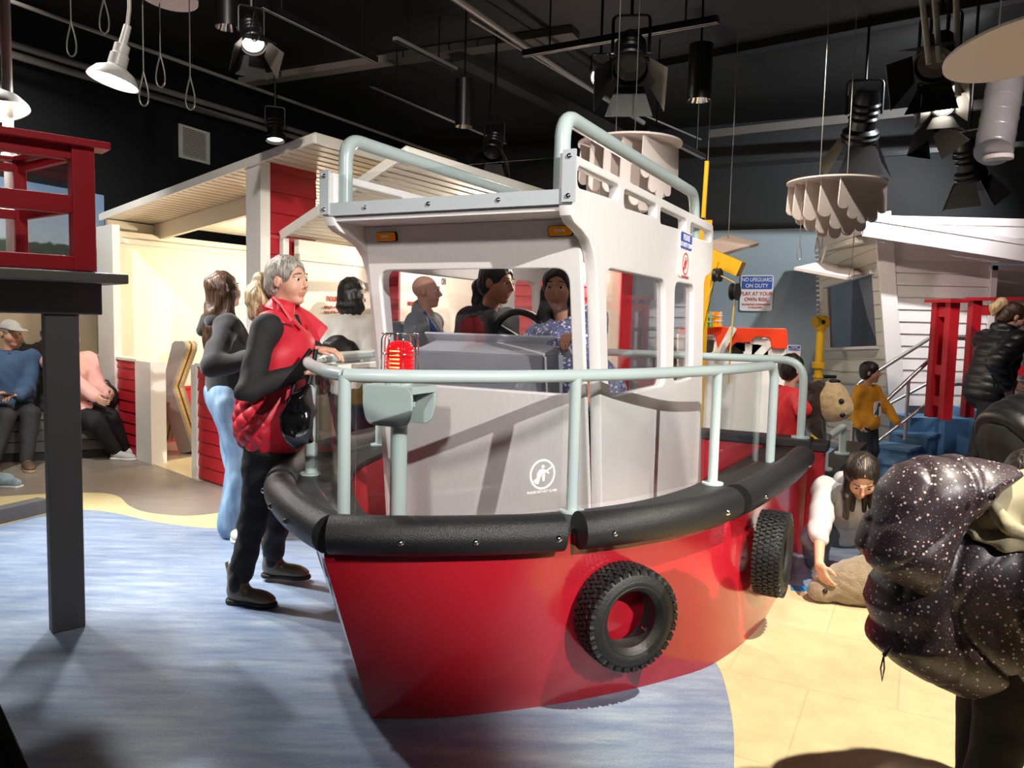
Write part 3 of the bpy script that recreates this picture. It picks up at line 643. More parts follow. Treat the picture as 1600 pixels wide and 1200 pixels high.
def wtext(s, px, py, hpx, al='LEFT', mt=M_signr, xs=1.0):
    p = PL(px, py, a+nin*.062, PEn); q = PL(px, py-hpx, a+nin*.062, PEn); sz = (q[2]-p[2])*1.0
    return text_mesh(s, sz*1.45, p, PE, Z1, .003, al, xs=xs)
M_text = mat('text_red', '#b5382e', .5)
obj('heading', wtext('nourish', 510, 465, 11, xs=.8), M_text, pv2); obj('caption', join_me([wtext('enjoy the many', 506, 479, 4.0, xs=.9), wtext('tastes of the sea', 506, 487, 4.0, xs=.9)]), M_text, pv2)
obj('heading', wtext('messy', 637, 473, 9, xs=.55), M_text, pv2)
obj('heading', wtext('ON', 690, 440, 10, xs=.5), M_dgrey, pv2)
# red siding wall and pillar seen through the wheelhouse windows
rp = thing('red_playhouse', 'red sided play house wall seen through the front window of the boat', 'play house', D(840, 560, 8.6)*V(1, 1, 0))
m = MB(); p = D(797, 500, 8.6); q = D(930, 500, 8.6); p[2] = q[2] = 0; siding(m, p, q, 0, 2.25, .12, V(0, -1, 0)); m.box((p+q)/2+V(0, .06, 1.12), (q[0]-p[0], .1, 2.25)); obj('siding', m, mat('siding_red2', '#9c2430', .5), rp)
p = D(930, 500, 8.6); q = D(968, 500, 8.55); m = MB(); m.box((p+q)/2*V(1, 1, 0)+Z1*1.0, (q[0]-p[0], .1, 2.0)); obj('door_panel', m, M_beam, rp)
p = D(968, 500, 8.5); q = D(985, 500, 8.5); m = MB(); m.box((p+q)/2*V(1, 1, 0)+Z1*1.0, (q[0]-p[0], .12, 2.0)); m.box(V((D(940, 500, 8.5)[0]+D(1042, 500, 8.5)[0])/2, 8.45, 2.06), (D(1042, 500, 8.5)[0]-D(930, 500, 8.5)[0], .14, .14)); m.box(V(D(1040, 500, 8.5)[0], 8.45, 1.0), (.08, .12, 2.0)); obj('door_frame', m, M_red, rp)
rq = thing('red_pillar', 'narrow red sided pillar seen at the left of the boat front window', 'pillar', D(601, 560, 6.6)*V(1, 1, 0))
m = MB(); p = D(594, 500, 6.6); q = D(622, 500, 6.6); p[2] = q[2] = 0; siding(m, p, q, 0, 2.15, .12, V(0, -1, 0)); m.box((p+q)/2+V(0, .06, 1.07), (q[0]-p[0], .1, 2.15)); obj('siding', m, mat('siding_red3', '#9c2430', .5), rq)
# A-frame stand inside the pavilion
af = thing('folding_stand', 'grey A-shaped plywood stand with wood edges in the pavilion doorway', 'stand', G(275, 702))
def afleg(pts, dep, mm, bb):
    mm.quad(pts, t=dep)
Ya = G(288, 706)[1]; sPo = D(270, 620, Ya)
def s2(x, y): p = PL(x, y, sPo, PE); r = p-sPo; return (r@-PEn if PEn[0] < 0 else r@PEn, p[2])
SX = PEn if PEn[0] > 0 else -PEn
lam = [s2(*q) for q in ((270, 537), (274, 533), (287, 533), (291, 538), (290, 548), (270, 604), (301, 700), (298, 706), (284, 708), (280, 704), (262, 646), (252, 691), (243, 691), (241, 686), (251, 618))]
M_stand = mat('stand_grey', '#8d8a86', .5)
for off, t_, nm, mt in ((-.055, .028, 'side_panel', M_stand), (-.025, .03, 'wood_layer', M_plyedge), (.0, .018, 'middle_panel', M_dgrey), (.025, .03, 'wood_layer', M_plyedge), (.055, .028, 'side_panel', M_stand)):
    obj(nm, plate([tuple(p) for p in lam], [], t_, org=V(sPo[0], sPo[1], 0)+PE*(off+.06), ex=SX, ey=Z1), mt, af)
# ------------------------------------------------------------------ white beach hut on the right
HY = 8.2
def hp(x, y, Y=HY): return D(x, y, Y)
M_hut = mat('hut_white', '#e6dcd8', .5)
M_hut2 = mat('hut_side', '#ddd6c6', .5)
hut = thing('beach_hut', 'white clapboard beach hut with slanting roof at the right', 'hut', V(4.1, HY, 0))
m = MB(); zz = np.arange(.60, 2.62, .128)
for z in zz:                                                # slanting left edge: board ends follow it
    def xl(z): return 4.12-(z-.7)*.145
    za = min(z+.128, 2.6)
    def tri(x): return x
    xr = 6.7; y0 = HY
    for (xa0, xa1, xb) in ((xl(z), xl(za), 5.02 if z < 2.05 else xr), (5.60, 5.60, xr)):
        if xa0 > 5.5 and z >= 2.05: continue
        A = [V(xa0, y0-.016, z), V(xb, y0-.016, z), V(xb, y0-.003, za), V(xa1, y0-.003, za), V(xa0, y0+.03, z), V(xb, y0+.03, z), V(xb, y0+.03, za), V(xa1, y0+.03, za)]
        m.add(A, [(0, 1, 2, 3), (4, 5, 6, 7), (0, 1, 5, 4), (2, 3, 7, 6), (0, 3, 7, 4), (1, 2, 6, 5)])
obj('clapboard_wall', m, M_hut, hut)
m = MB(); m.bar(V(4.20, HY-.03, .0), V(3.83, HY-.03, 2.63), .17, .035, up=(0, -1, 0)); m.bar(V(5.05, HY-.03, .6), V(5.05, HY-.03, 2.1), .06, .03, up=(0, -1, 0)); m.bar(V(5.58, HY-.03, .6), V(5.58, HY-.03, 2.1), .06, .03, up=(0, -1, 0)); m.bar(V(5.0, HY-.03, 2.08), V(5.62, HY-.03, 2.08), .05, .03, up=(0, -1, 0)); obj('corner_trim', m, M_hut, hut)
m = MB(); m.box(V(5.3, HY+.30, 1.3), (.62, .02, 1.6)); m.box(V(5.06, HY+.15, 1.3), (.02, .3, 1.6)); obj('doorway_recess', m, mat('recess_grey', '#a49c92', .6), hut)
# side wall (left), built as a slanting frame with a window
sA0, sA1 = V(4.16, HY, .0), V(3.80, HY, 2.60); sB0, sB1 = V(3.98, HY+1.5, .0), V(3.78, HY+1.5, 2.42)
def sw(s, t):  # s along depth, t up
    return (sA0*(1-s)+sB0*s)*(1-t)+(sA1*(1-s)+sB1*s)*t
m = MB(); ss = [0, .14, .86, 1]; ts = [0, .47, .78, 1]
nn_ = unit(np.cross(sB0-sA0, sA1-sA0)); nn_ = nn_ if nn_[0] < 0 else -nn_
for i in range(3):
    for j in range(3):
        if i == 1 and j == 1: continue
        q = [sw(ss[i], ts[j]), sw(ss[i+1], ts[j]), sw(ss[i+1], ts[j+1]), sw(ss[i], ts[j+1])]
        m.add(q+[p-nn_*.05 for p in q], [(0, 1, 2, 3), (7, 6, 5, 4), (0, 4, 5, 1), (1, 5, 6, 2), (2, 6, 7, 3), (3, 7, 4, 0)])
obj('side_panel', m, M_hut2, hut)
m = MB()
for k in range(17):
    t = .02+k*.057
    if .44 < t < .80: a, b = sw(0, t), sw(.13, t)
    else: a, b = sw(0, t), sw(.98, t)
    m.bar(a+nn_*.003, b+nn_*.003, .008, .006, up=(0, 0, 1))
obj('board_groove', m, mat('groove2', '#b5ab9c', .6), hut)
m = MB()
for k in range(40): m.box(sw(.985, .02+k*.0243)+nn_*.02, (.05, .04, .022))
obj('louvre_edge', m, M_hut2, hut)
m = MB(); q = [sw(.14, .47), sw(.86, .47), sw(.86, .78), sw(.14, .78)]; m.quad([p-nn_*.02 for p in q], t=.004); mq = MB(); mq.quad([V(3.98, HY+.12, .7), V(6.5, HY+.12+.0, .7), V(6.5, HY+.12, 2.3), V(3.95, HY+.12, 2.3)][::1] if False else [V(4.35, HY+.1, .6), V(4.25, HY+1.4, .6), V(4.2, HY+1.4, 2.3), V(4.3, HY+.1, 2.3)], t=.02); obj('inside_wall', mq, mat('inside_lilac', '#8b8896', .6), hut)
obj('window_pane', m, glass_mat('hut_glass', tint=(.7, .72, .76)), hut)
m = MB(); m.bar(sw(.10, .47)+nn_*.03, sw(.9, .47)+nn_*.03, .10, .03); obj('window_sill', m, M_hut, hut)
m = MB(); m.bar(sw(.10, .785)+nn_*.02, sw(.9, .785)+nn_*.02, .06, .05); obj('window_head', m, M_hut, hut)
m = MB(); cs_ = [sw(.18, .775), sw(.40, .775), sw(.30, .60), sw(.20, .50)]; m.quad([p-nn_*.05 for p in cs_], t=.01); obj('curtain', m, M_signw, hut)
# roof
rt = [hp(1350, 343, 7.85), D(1277, 371, 9.75), D(1700, 450, 9.75), D(1700, 398, 7.85)]
m = MB(); a, b, c, d = rt; c[2] = b[2]-(a[2]-d[2])*.95; m.quad([a, b, c, d], t=.05); obj('roof', m, M_hut, hut)
m = MB(); m.bar(a-Z1*.09, d-Z1*.09, .03, .15); m.bar(a-Z1*.075, b-Z1*.075, .03, .14); obj('fascia', m, M_hut, hut)
m = MB(); m.bar(a+V(.02, .1, -.19), b+V(.05, -.1, -.17), .10, .06); obj('eave_board', m, M_hut2, hut)
# awning shutter of the hut window, propped by a rod
sh = thing('awning_shutter', 'white flap shutter propped open beside the white hut', 'shutter', D(1300, 425, 7.9))
P4 = [D(1240, 422, 8.1), D(1281, 412, 9.0), D(1360, 427, 8.9), D(1322, 437, 7.9)]
m = MB(); m.quad(P4, t=.03); obj('flap', m, mat('shutter_pink', '#d8cac4', .55), sh); m = MB(); m.cyl(D(1282, 415, 8.8), D(1291, 385, 9.0), .012); obj('prop_rod', m, M_hut, sh)
hb = thing('hanging_board', 'tan planked board hanging behind the top of the yellow crane', 'board', D(1140, 388, 7.4))
m = MB(); m.quad([D(1082, 392, 7.0), D(1138, 371, 7.8), D(1185, 384, 7.6), D(1122, 402, 6.9)], t=.03); obj('board', m, mat('board_tan', '#bda597', .55), hb)
m = MB(); m.cyl(D(1138, 375, 7.6), D(1138, 375, 7.6)+V(0, 0, 2.1), .004, n=6); m.cyl(D(1100, 390, 7.1), D(1100, 390, 7.1)+V(0, 0, 2.2), .004, n=6); obj('cable', m, M_wire, hb)
# red porch
pch = thing('red_porch', 'red railed porch with raised floor at the hut door', 'porch', V(4.9, 7.6, 0))
m = MB(); m.box(V(5.6, 7.65, .31), (1.9, .95, .62)); obj('porch_base', m, M_blue, pch)
m = MB(); m.box(V(5.75, 7.05, .60), (1.6, .03, .16)); obj('porch_fascia', m, mat('porch_red2', '#c8252f', .4), pch)
m = MB(); m.box(V(5.75, 7.55, .66), (1.6, 1.0, .07)); obj('porch_floor', m, mat('porch_red', '#c8252f', .4), pch)
M_pr = mat('porch_rail_red', '#cc2530', .4)
def red_frame(x0, x1, y0, y1, Y0, Y1, par, mid=True):
    a = D(x0, y0, Y0); b = D(x1, y0, Y1); zt = a[2]; z0 = .6
    for p in (a, b): m = MB(); m.bar(V(p[0], p[1], z0), V(p[0], p[1], zt), .085, .085, up=(0, 1, 0)); obj('post', m, M_pr, par)
    m = MB(); d_ = unit(b-a); m.bar(a-d_*.09+Z1*.015, b+d_*.09+Z1*.015, .17, .03); obj('top_rail', m, M_pr, par)
    if mid:
        for f in (.92, .42, .15): m = MB(); z = z0+(zt-z0)*f; m.bar(V(a[0], a[1], z), V(b[0], b[1], z), .05, .09); obj('rail', m, M_pr, par)
red_frame(1467, 1489, 473, 0, 7.15, 6.95, pch); red_frame(1524, 1640, 470, 0, 7.2, 7.0, pch)
# blue steps
def step(x, y, z, yaw, w, d, mt):
    m = MB(); M = np.array([[math.cos(yaw), -math.sin(yaw), 0], [math.sin(yaw), math.cos(yaw), 0], [0, 0, 1]])
    m.box(V(x, y, (z-.03)/2), (w, d, z-.03), M); m.box(V(x, y, z-.015), (w+.05, d+.05, .03), M); 
    return m
stt = thing('blue_stairs', 'blue painted steps with metal handrails leading up to the porch', 'stairs', V(4.1, 7.4, 0))
for k, (px, py, z) in enumerate(((1395, 722, .18), (1418, 701, .275), (1450, 680, .375), (1478, 660, .475))):
    c = G(px, py, z)            # corner of the tread nearest the viewer
    yaw = R(44); ex = V(math.cos(yaw), math.sin(yaw), 0); ey = V(-math.sin(yaw), math.cos(yaw), 0)
    w_, d_ = .31, .31; cc = c+ex*w_/2+ey*d_/2
    bevel(obj('step', step(cc[0], cc[1], z, yaw, w_, d_, None), M_blue, stt), .004)
m = MB(); m.box(V(4.70, 7.95, .26), (1.3, .42, .52)); obj('stair_block', m, M_blue, stt)
def handrail(name, pts, r=.02):
    m = MB(); m.tube(fillet(pts, .06, 5), r, 10); return obj(name, m, M_chrome_sat, stt, smooth=50)
M_chrome_sat = mat('satin_steel', '#c9c5bf', .3, metal=.75)
handrail('handrail', [G(1328, 742), V(*G(1328, 742)[:2], D(1330, 602, G(1328, 742)[1])[2]), D(1455, 527, 7.7), D(1500, 527, 7.75)])
handrail('handrail', [D(1340, 668, 7.3), D(1489, 528, 7.4), D(1530, 530, 7.45)])
handrail('handrail', [D(1345, 655, 7.6), D(1455, 596, 7.65), D(1490, 598, 7.7)], .016)
handrail('handrail', [D(1370, 690, 7.3), D(1490, 600, 7.4), D(1520, 602, 7.45)], .016)
m = MB(); p = D(1489, 528, 7.4); m.cyl(p, V(p[0], p[1], .55), .016); p = D(1420, 593, 7.35); m.cyl(p, V(p[0], p[1], .35), .016); obj('handrail_post', m, M_chrome_sat, stt)
# yellow periscope pole
yp = thing('periscope', 'yellow periscope pole with black handles by the grey back wall', 'periscope', V(*D(1275, 640, 8.9)[:2], 0))
def yz(y): return D(1275, y, 8.9)[2]
yb = V(*D(1275, 640, 8.9)[:2], 0)
m = MB(); m.cyl(yb, yb+Z1*yz(512), .045); m.cyl(yb+Z1*yz(575), yb+Z1*yz(565), .075); m.cyl(yb+Z1*yz(590), yb+Z1*yz(586), .06); obj('tube', m, M_yellow, yp, smooth=40)
m = MB(); m.cyl(yb+Z1*yz(503)-V(.08, .02, 0), yb+Z1*yz(503)+V(.07, .02, 0), .065); m.cyl(yb+Z1*yz(515), yb+Z1*yz(493), .06); obj('viewing_head', m, M_yellow, yp, smooth=40)
m = MB(); m.cyl(yb+Z1*yz(503)-V(.0, .075, 0), yb+Z1*yz(503)-V(0, .05, 0), .025); obj('eyepiece', m, M_black, yp); m = MB(); m.cyl(yb+Z1*yz(588)+V(.05, -.02, 0), yb+Z1*yz(588)+V(.20, -.02, 0), .02); obj('grip', m, M_black, yp)
# yellow crane
cr_ = thing('toy_crane', 'yellow toy crane with black pulleys and rope behind the boat', 'crane', V(*D(1100, 600, 7.0)[:2], 0))
m = MB(); p = D(1099, 340, 7.0); m.bar(V(p[0], p[1], 0), V(p[0], p[1], D(1100, 345, 7.0)[2]), .13, .13, up=(0, 1, 0)); m.cyl(p, V(p[0]+.01, p[1], D(1102, 252, 7.0)[2]), .02); obj('mast', m, M_yellow, cr_)
m = MB(); m.bar(D(1090, 392, 7.05), D(1158, 421, 6.8), .10, .13); obj('boom', m, M_yellow, cr_)
m = MB(); m.bar(D(1094, 520, 6.95), D(1118, 408, 6.9), .05, .05); m.bar(D(1092, 500, 7.0), D(1110, 408, 6.95), .02, .09); obj('strut', m, M_yellow, cr_)
def pulley(x, y, Y, r, tilt):
    m = MB(); c = D(x, y, Y); ax = unit(V(.8, -.6, 0)); m.lathe([(0, -.03), (r, -.03), (r*1.0, -.018), (r*.75, 0), (r, .018), (r, .03), (0, .03)], M=np.stack([V(0, 0, 1), np.cross(ax, V(0, 0, 1)), ax], 1), c=c, n=24); m.bar(c+V(0, 0, -r*.9), c+V(0, 0, r*1.3), .07, .03); obj('pulley', m, M_black, cr_, smooth=40)
pulley(1148, 456, 6.8, .075, 0); pulley(1121, 430, 6.85, .06, 0)
m = MB(); m.tube([D(1148, 470, 6.8), D(1143, 520, 6.8), D(1138, 600, 6.85)], .008, 6); m.tube([D(1124, 430, 6.85), D(1148, 442, 6.8)], .008, 6); m.tube([D(1096, 500, 6.95), D(1118, 430, 6.85)], .008, 6); obj('rope', m, mat('rope', '#c8a850', .7), cr_)
# orange and white play boat behind
ob = thing('orange_boat', 'orange topped white play boat with dark windows behind the big boat', 'play boat', V(*D(1160, 600, 7.7)[:2], 0))
OY = 7.7
def op(x, y): p = D(x, y, OY); return (p[0], p[2])
def oplate(name, px, hs, mt, t=.06, dy=0, r=.05):
    out = [tuple(q) for q in rounded([op(*p) for p in px], r, 4)]; hl = [[tuple(q) for q in rounded([op(*p) for p in h], .04, 4)] for h in hs]
    return obj(name, plate(out, hl, t, org=(0, OY+dy, 0), ex=(1, 0, 0), ey=(0, 0, 1), bev=.006), mt, ob)
oplate('cabin_top', [(1060, 512), (1128, 510), (1140, 512), (1228, 513), (1230, 545), (1205, 545), (1203, 528), (1178, 526), (1172, 535), (1148, 535), (1140, 545), (1122, 545), (1118, 523), (1060, 522)], [], M_orange, r=.03)
oplate('cabin_side', [(1060, 522), (1128, 532), (1230, 542), (1228, 760), (1060, 760)], [[(1070, 526), (1120, 526), (1117, 552), (1070, 552)], [(1146, 533), (1164, 530), (1164, 556), (1140, 556)], [(1176, 530), (1202, 530), (1202, 560), (1174, 560)]], M_whitep, dy=.05, r=.0)
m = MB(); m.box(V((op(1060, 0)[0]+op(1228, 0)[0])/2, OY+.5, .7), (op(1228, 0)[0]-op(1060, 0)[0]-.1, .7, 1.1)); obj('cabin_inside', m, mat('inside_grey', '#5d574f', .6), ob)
m = MB(); m.bar(D(1120, 560, OY-.12), D(1146, 512, OY-.06), .05, .05); obj('brace', m, M_whitep, ob)
m = MB(); m.bar(D(1178, 556, OY+.1), D(1203, 530, OY+.1), .2, .07); obj('brace', m, M_whitep, ob)
def lamp_jar(x, y, Y, r, col, lab):
    t = thing('beacon_lamp', lab, 'lamp', D(x, y, Y)); c = D(x, y, Y); m = MB(); m.lathe([(0, -.03), (r*1.2, -.03), (r*1.2, 0), (r, 0), (r, r*1.6), (r*.6, r*2.1), (0, r*2.2)], c=c, n=18); obj('lens', m, col, t, smooth=40)
    m = MB()
    for zz in (.5, 1.4): m.tube([c+V(r*1.25*math.cos(a), r*1.25*math.sin(a), r*zz) for a in np.linspace(0, 2*PI, 16, endpoint=False)], .006, 5, closed=True)
    for k in range(4): a = k*PI/2+.4; m.cyl(c+V(r*1.25*math.cos(a), r*1.25*math.sin(a), -.02), c+V(r*1.25*math.cos(a), r*1.25*math.sin(a), r*2.2), .006, n=6)
    obj('cage', m, M_whitep, t)
lamp_jar(1118, 506, 7.65, .055, mat('amber_lamp', '#f0a010', .25, emit='#e07a00', estr=.5), 'amber caged lamp on the orange boat top')
lamp_jar(1104, 507, 7.55, .05, mat('green_lamp', '#5fae3c', .25, emit='#3f8a20', estr=.3), 'green caged lamp on the orange boat top')
# signs
def wall_sign():
    pS = WBp-nB*.03; c = PL(1182, 458, pS, nB); a = PL(1157, 458, pS, nB); b = PL(1208, 458, pS, nB); w_ = np.linalg.norm(b-a); h_ = PL(1182, 430, pS, nB)[2]-PL(1182, 486, pS, nB)[2]
    t = thing('wall_sign', 'blue and white no lifeguard warning sign on the grey back wall', 'sign', c); n = -nB
    M_signblue = M_skirt
    obj('board', plate([tuple(p) for p in rounded(rect(-w_/2, -h_/2, w_/2, h_/2), .04)], [], .012, org=c, ex=WBd, ey=Z1), M_signw, t)
    k1 = plate([tuple(p) for p in rounded([(-w_*.47, h_*.11), (w_*.47, h_*.11), (w_*.47, h_*.47), (-w_*.47, h_*.47)], .02)], [], .004, org=c+n*.007, ex=WBd, ey=Z1); obj('blue_panel', k1, M_skirt, t)
    q = c+n*.011
    obj('lettering', join_me([text_mesh('NO LIFEGUARD', h_*.15, q+Z1*h_*.37, WBd, Z1, xs=.84*w_/h_*1.05), text_mesh('ON DUTY', h_*.15, q+Z1*h_*.20, WBd, Z1, xs=.9)]), M_signw, t)
    obj('lettering', join_me([text_mesh('PLAY AT YOUR', h_*.145, q-Z1*h_*.02, WBd, Z1, xs=.88), text_mesh('OWN RISK', h_*.145, q-Z1*h_*.18, WBd, Z1, xs=.9), text_mesh('GUARDIAN SUPERVISION', h_*.075, q-Z1*h_*.32, WBd, Z1, xs=.9), text_mesh('IS REQUIRED', h_*.075, q-Z1*h_*.405, WBd, Z1, xs=.9)]), M_signr, t)
wall_sign()
def small_sign():
    Y = 7.3; c = D(1240, 553, Y); t = thing('small_sign', 'small white and blue no-climbing sign on a post beyond the stern rail', 'sign', V(c[0], c[1], 0)); w_, h_ = .125, .17
    obj('board', plate([tuple(p) for p in rounded(rect(-w_/2, -h_/2, w_/2, h_/2), .02)], [], .01, org=c, ex=(1, 0, 0), ey=Z1), M_signw, t)
    obj('blue_panel', plate(rect(-w_*.44, h_*.2, w_*.44, h_*.45), [], .004, org=c-V(0, .006, 0), ex=(1, 0, 0), ey=Z1), M_skirt, t)
    obj('lettering', join_me([text_mesh('PLEASE', .02, c+V(0, -.009, h_*.38), V(1, 0, 0), Z1), text_mesh('DO NOT CLIMB', .016, c+V(0, -.009, h_*.27), V(1, 0, 0), Z1)]), M_signw, t)
    obj('pictogram', disc_sticker(c+V(0, -.006, -.028), V(1, 0, 0), Z1, .04), M_signr, t)
    m = MB(); m.cyl(V(c[0], c[1]+.02, 0), c+V(0, .02, .05), .02); obj('post', m, M_rail, t)
small_sign()
# boarding gangway behind the stern
gw = thing('boarding_ramp', 'red sided ramp with black top and grey hand loop behind the stern', 'ramp', G(1282, 850))
g0 = D(1284, 737, 5.05); RZg = g0[2]; dg = unit(V(.52, .85, 0)); sg = V(dg[1], -dg[0], 0)
m = MB(); m.box(g0+dg*.80+Z1*(-RZg/2-.02), (1.6, .13, RZg-.04), np.stack([dg, sg, Z1], 1)); bevel(obj('ramp_side', m, M_hull, gw), .006)
m = MB(); m.box(g0+dg*.80+Z1*(-.02), (1.64, .17, .05), np.stack([dg, sg, Z1], 1)); obj('black_cap', m, M_rubber, gw)
q1_ = g0+dg*.07+Z1*.005; q2_ = g0+dg*.85+Z1*.005
m = MB(); m.tube(fillet([q1_, q1_+Z1*.21, q2_+Z1*.21, q2_], .07, 7), .027, 12); obj('hand_loop', m, M_rail, gw, smooth=50)
for q in (q1_, q2_): m = MB(); m.cyl(q, q+Z1*.012, .055); obj('foot_flange', m, M_rail, gw)
# blue floor label
fp = G(1262, 919); t = obj('floor_label', MB().quad([G(1235, 914, .003), G(1236, 922, .003), G(1292, 927, .003), G(1285, 918, .003)], t=.002), mat('label_blue', '#2d86c8', .4)); tag(t, 'bright blue label strip on the floor beside the crouching girl', 'floor label')
# ------------------------------------------------------------------ ceiling services
M_pipe = mat('pipe_grey', '#85807b', .4); M_track = mat('track_black', '#121112', .4); M_beamg = mat('beam_beige', '#8b8178', .6)
M_fix = mat('fixture_black', '#0e0e10', .38); M_duct = mat('galvanised', '#a5a7a6', .3, metal=.45, noise=.2, nscale=3); M_strut = mat('strut_grey', '#8d8a86', .4, metal=.1)
def pipe(name, pts, r, mt, label, cat='pipe', group=None):
    m = MB(); m.tube(fillet(pts, .08, 4), r, 8); return tag(obj(name, m, mt, smooth=50), label, cat, group)
CEIL = CZ
pipe('conduit_pipe', [G(-30, -15, 3.75), G(712, 250, 3.75)], .018, M_pipe, 'long thin grey conduit crossing above the left roof', group=None)
for k, dz in enumerate((0, .09)):
    a = PL(-40, 68, WLp-nL*.10, nL); b = PL(485, 222, WLp-nL*.10, nL); pipe('wall_pipe', [a+Z1*dz, b+Z1*dz], .035, M_pipe, ('lower' if k == 0 else 'upper')+' grey pipe of the pair along the top of the dark wall')
def beam(name, a, b, w_, h_, mt, label):
    m = MB(); m.bar(a, b, w_, h_); return tag(obj(name, m, mt), label, 'beam')
beam('ceiling_beam', G(380, 124, 4.2), G(612, 88, 4.2), .16, .14, M_beamg, 'pale ceiling beam above the front of the left pavilion')
beam('ceiling_beam', G(612, 88, 4.2), G(900, 45, 4.2), .20, .14, mat('beam_brown', '#4a4440', .6), 'brown ceiling beam between the perforated strut and the long dark track')
beam('ceiling_beam', G(715, 80, 4.15), G(1010, 232, 4.15), .18, .2, mat('beam_dark', '#2b2725', .6), 'dark brown beam slanting toward the boat roof rail')
beam('ceiling_beam', G(1010, 100, 4.2), G(1620, -20, 4.2), .12, .16, M_track, 'black beam across the ceiling right of the barn-door spotlight')
beam('ceiling_beam', G(1110, 210, 3.9), G(1640, 152, 3.9), .08, .10, mat('beam_grey', '#55504c', .5), 'grey beam above the white cloud at right')
beam('ceiling_beam', G(1100, 262, 3.35), G(1640, 222, 3.35), .05, .05, M_track, 'thin black bar just above the right cloud')
pipe('ceiling_pipe', [G(700, -10, 3.9), G(800, 58, 3.9), G(1005, 192, 3.9)], .03, M_pipe, 'grey pipe running from the top edge toward the boat')
pipe('ceiling_pipe', [G(735, 30, 3.95), G(940, 152, 3.95), G(1095, 218, 3.95)], .012, M_pipe, 'thin pipe just beside the thicker ceiling pipe')
def track(a, b, w_, mt, label, drops=2):
    t = thing('light_track', label, 'light track', (np.array(a)+np.array(b))/2); m = MB(); m.bar(a, b, w_, .05); obj('rail', m, mt, t)
    for f in np.linspace(.15, .85, drops):
        m = MB(); p = np.array(a)*(1-f)+np.array(b)*f; m.cyl(p, V(p[0], p[1], CEIL), .008, n=6); obj('drop_rod', m, M_track, t)
    m = MB(); d_ = unit(np.array(b)-np.array(a)); sd = unit(np.cross(d_, Z1))
    for s_ in (-.3, .3): m.bar(np.array(a)+sd*w_*s_-Z1*.026, np.array(b)+sd*w_*s_-Z1*.026, .004, .004)
    obj('contact_strip', m, mat('strip_grey', '#e6e0d6', .4), t); return t
track(G(408, 6, 3.6), G(588, 94, 3.6), .04, M_track, 'light track with two pale lines above the left pavilion')
track(G(580, 131, 3.6), G(790, 222, 3.6), .05, M_track, 'black light track hanging above the boat roof')
track(G(818, 84, 3.7), G(1122, 30, 3.7), .06, M_track, 'black light track carrying the big barn-door spotlight')
track(G(1010, 200, 3.3), G(1100, 245, 3.3), .05, M_track, 'short black track behind the cloud over the boat', 2)
t = thing('perforated_strut', 'perforated metal strut hanging below the ceiling', 'strut', G(664, 84, 3.8))
m = MB(); a, b = G(617, 60, 3.8), G(712, 108, 3.8); m.bar(a, b, .05, .03); obj('channel', m, M_strut, t)
m = MB(); d_ = unit(b-a)
for f in np.linspace(.03, .97, 22): p = a*(1-f)+b*f; m.bar(p-d_*.03-Z1*.016, p+d_*.02-Z1*.016, .022, .003)
obj('slot', m, M_black, t); 
for f in (.7, .2): m = MB(); p = a*(1-f)+b*f; m.cyl(p, V(p[0], p[1], CEIL), .008, n=6); obj('drop_rod', m, M_track, t)
for i, (x0, y0, x1, y1) in enumerate(((1440, -10, 1452, 100), (1460, -10, 1468, 96), (1494, -10, 1497, 150))):
    pipe('drop_pipe', [D(x0, y0, 4.6+.1*i), D(x1, y1, 4.6+.1*i)], .018, M_pipe, ['leftmost', 'middle', 'rightmost'][i]+' of the three vertical pipes by the right spotlights')
# spiral duct at the right
t = thing('spiral_duct', 'silver round air duct pointing down at the top right', 'duct', D(1560, 200, 6.3)); a, b = D(1585, 50, 6.6), D(1552, 238, 5.9)
m = MB(); m.cyl(a, b, .13, n=28); obj('duct', m, M_duct, t, smooth=50)
m = MB()
d_ = unit(b-a); M = np.stack([unit(np.cross(d_, V(1, 0, 0))), np.cross(d_, unit(np.cross(d_, V(1, 0, 0)))), d_], 1)
for f in np.linspace(.05, .98, 9): m.lathe([(.13, -.01), (.134, 0), (.13, .01)], M=M, c=a*(1-f)+b*f, n=28)
obj('duct_seam', m, M_duct, t, smooth=60); m = MB(); m.cyl(D(1560, 243, 5.9)-V(0, 0, .03), D(1560, 243, 5.9), .1); obj('duct_grille', m, M_whitep, t)
# can downlights
for (x, yt, yb_, rpx, Y, lab) in ((1092, 70, 157, 18, 6.6, 'black cylinder downlight with chrome rim right of the barn-door spotlight'), (725, 125, 198, 14, 7.2, 'black cylinder downlight with chrome rim above the boat roof'), (356, -20, 44, 19, 5.4, 'black cylinder downlight with chrome rim at upper left')):
    c = D(x, yb_, Y); r = rpx/1200*Y; t = thing('can_downlight', lab, 'downlight', c, 0, None); zt = D(x, yt, Y)[2]
    m = MB(); m.lathe([(0, zt), (r, zt), (r, c[2]), (r*.97, c[2]), (r*.97, zt-.02), (0, zt-.02)], c=V(c[0], c[1], 0), n=28); obj('can', m, M_fix, t, smooth=40)
    m = MB(); m.lathe([(r*.97, c[2]+.002), (r*.6, c[2]+.08), (r*.3, c[2]+.12), (0, c[2]+.125)], c=V(c[0], c[1], 0), n=28); obj('reflector', m, M_chrome, t, smooth=40)
    m = MB(); m.cyl(V(c[0], c[1], zt), V(c[0], c[1], CEIL), .01, n=6); obj('stem', m, M_fix, t)
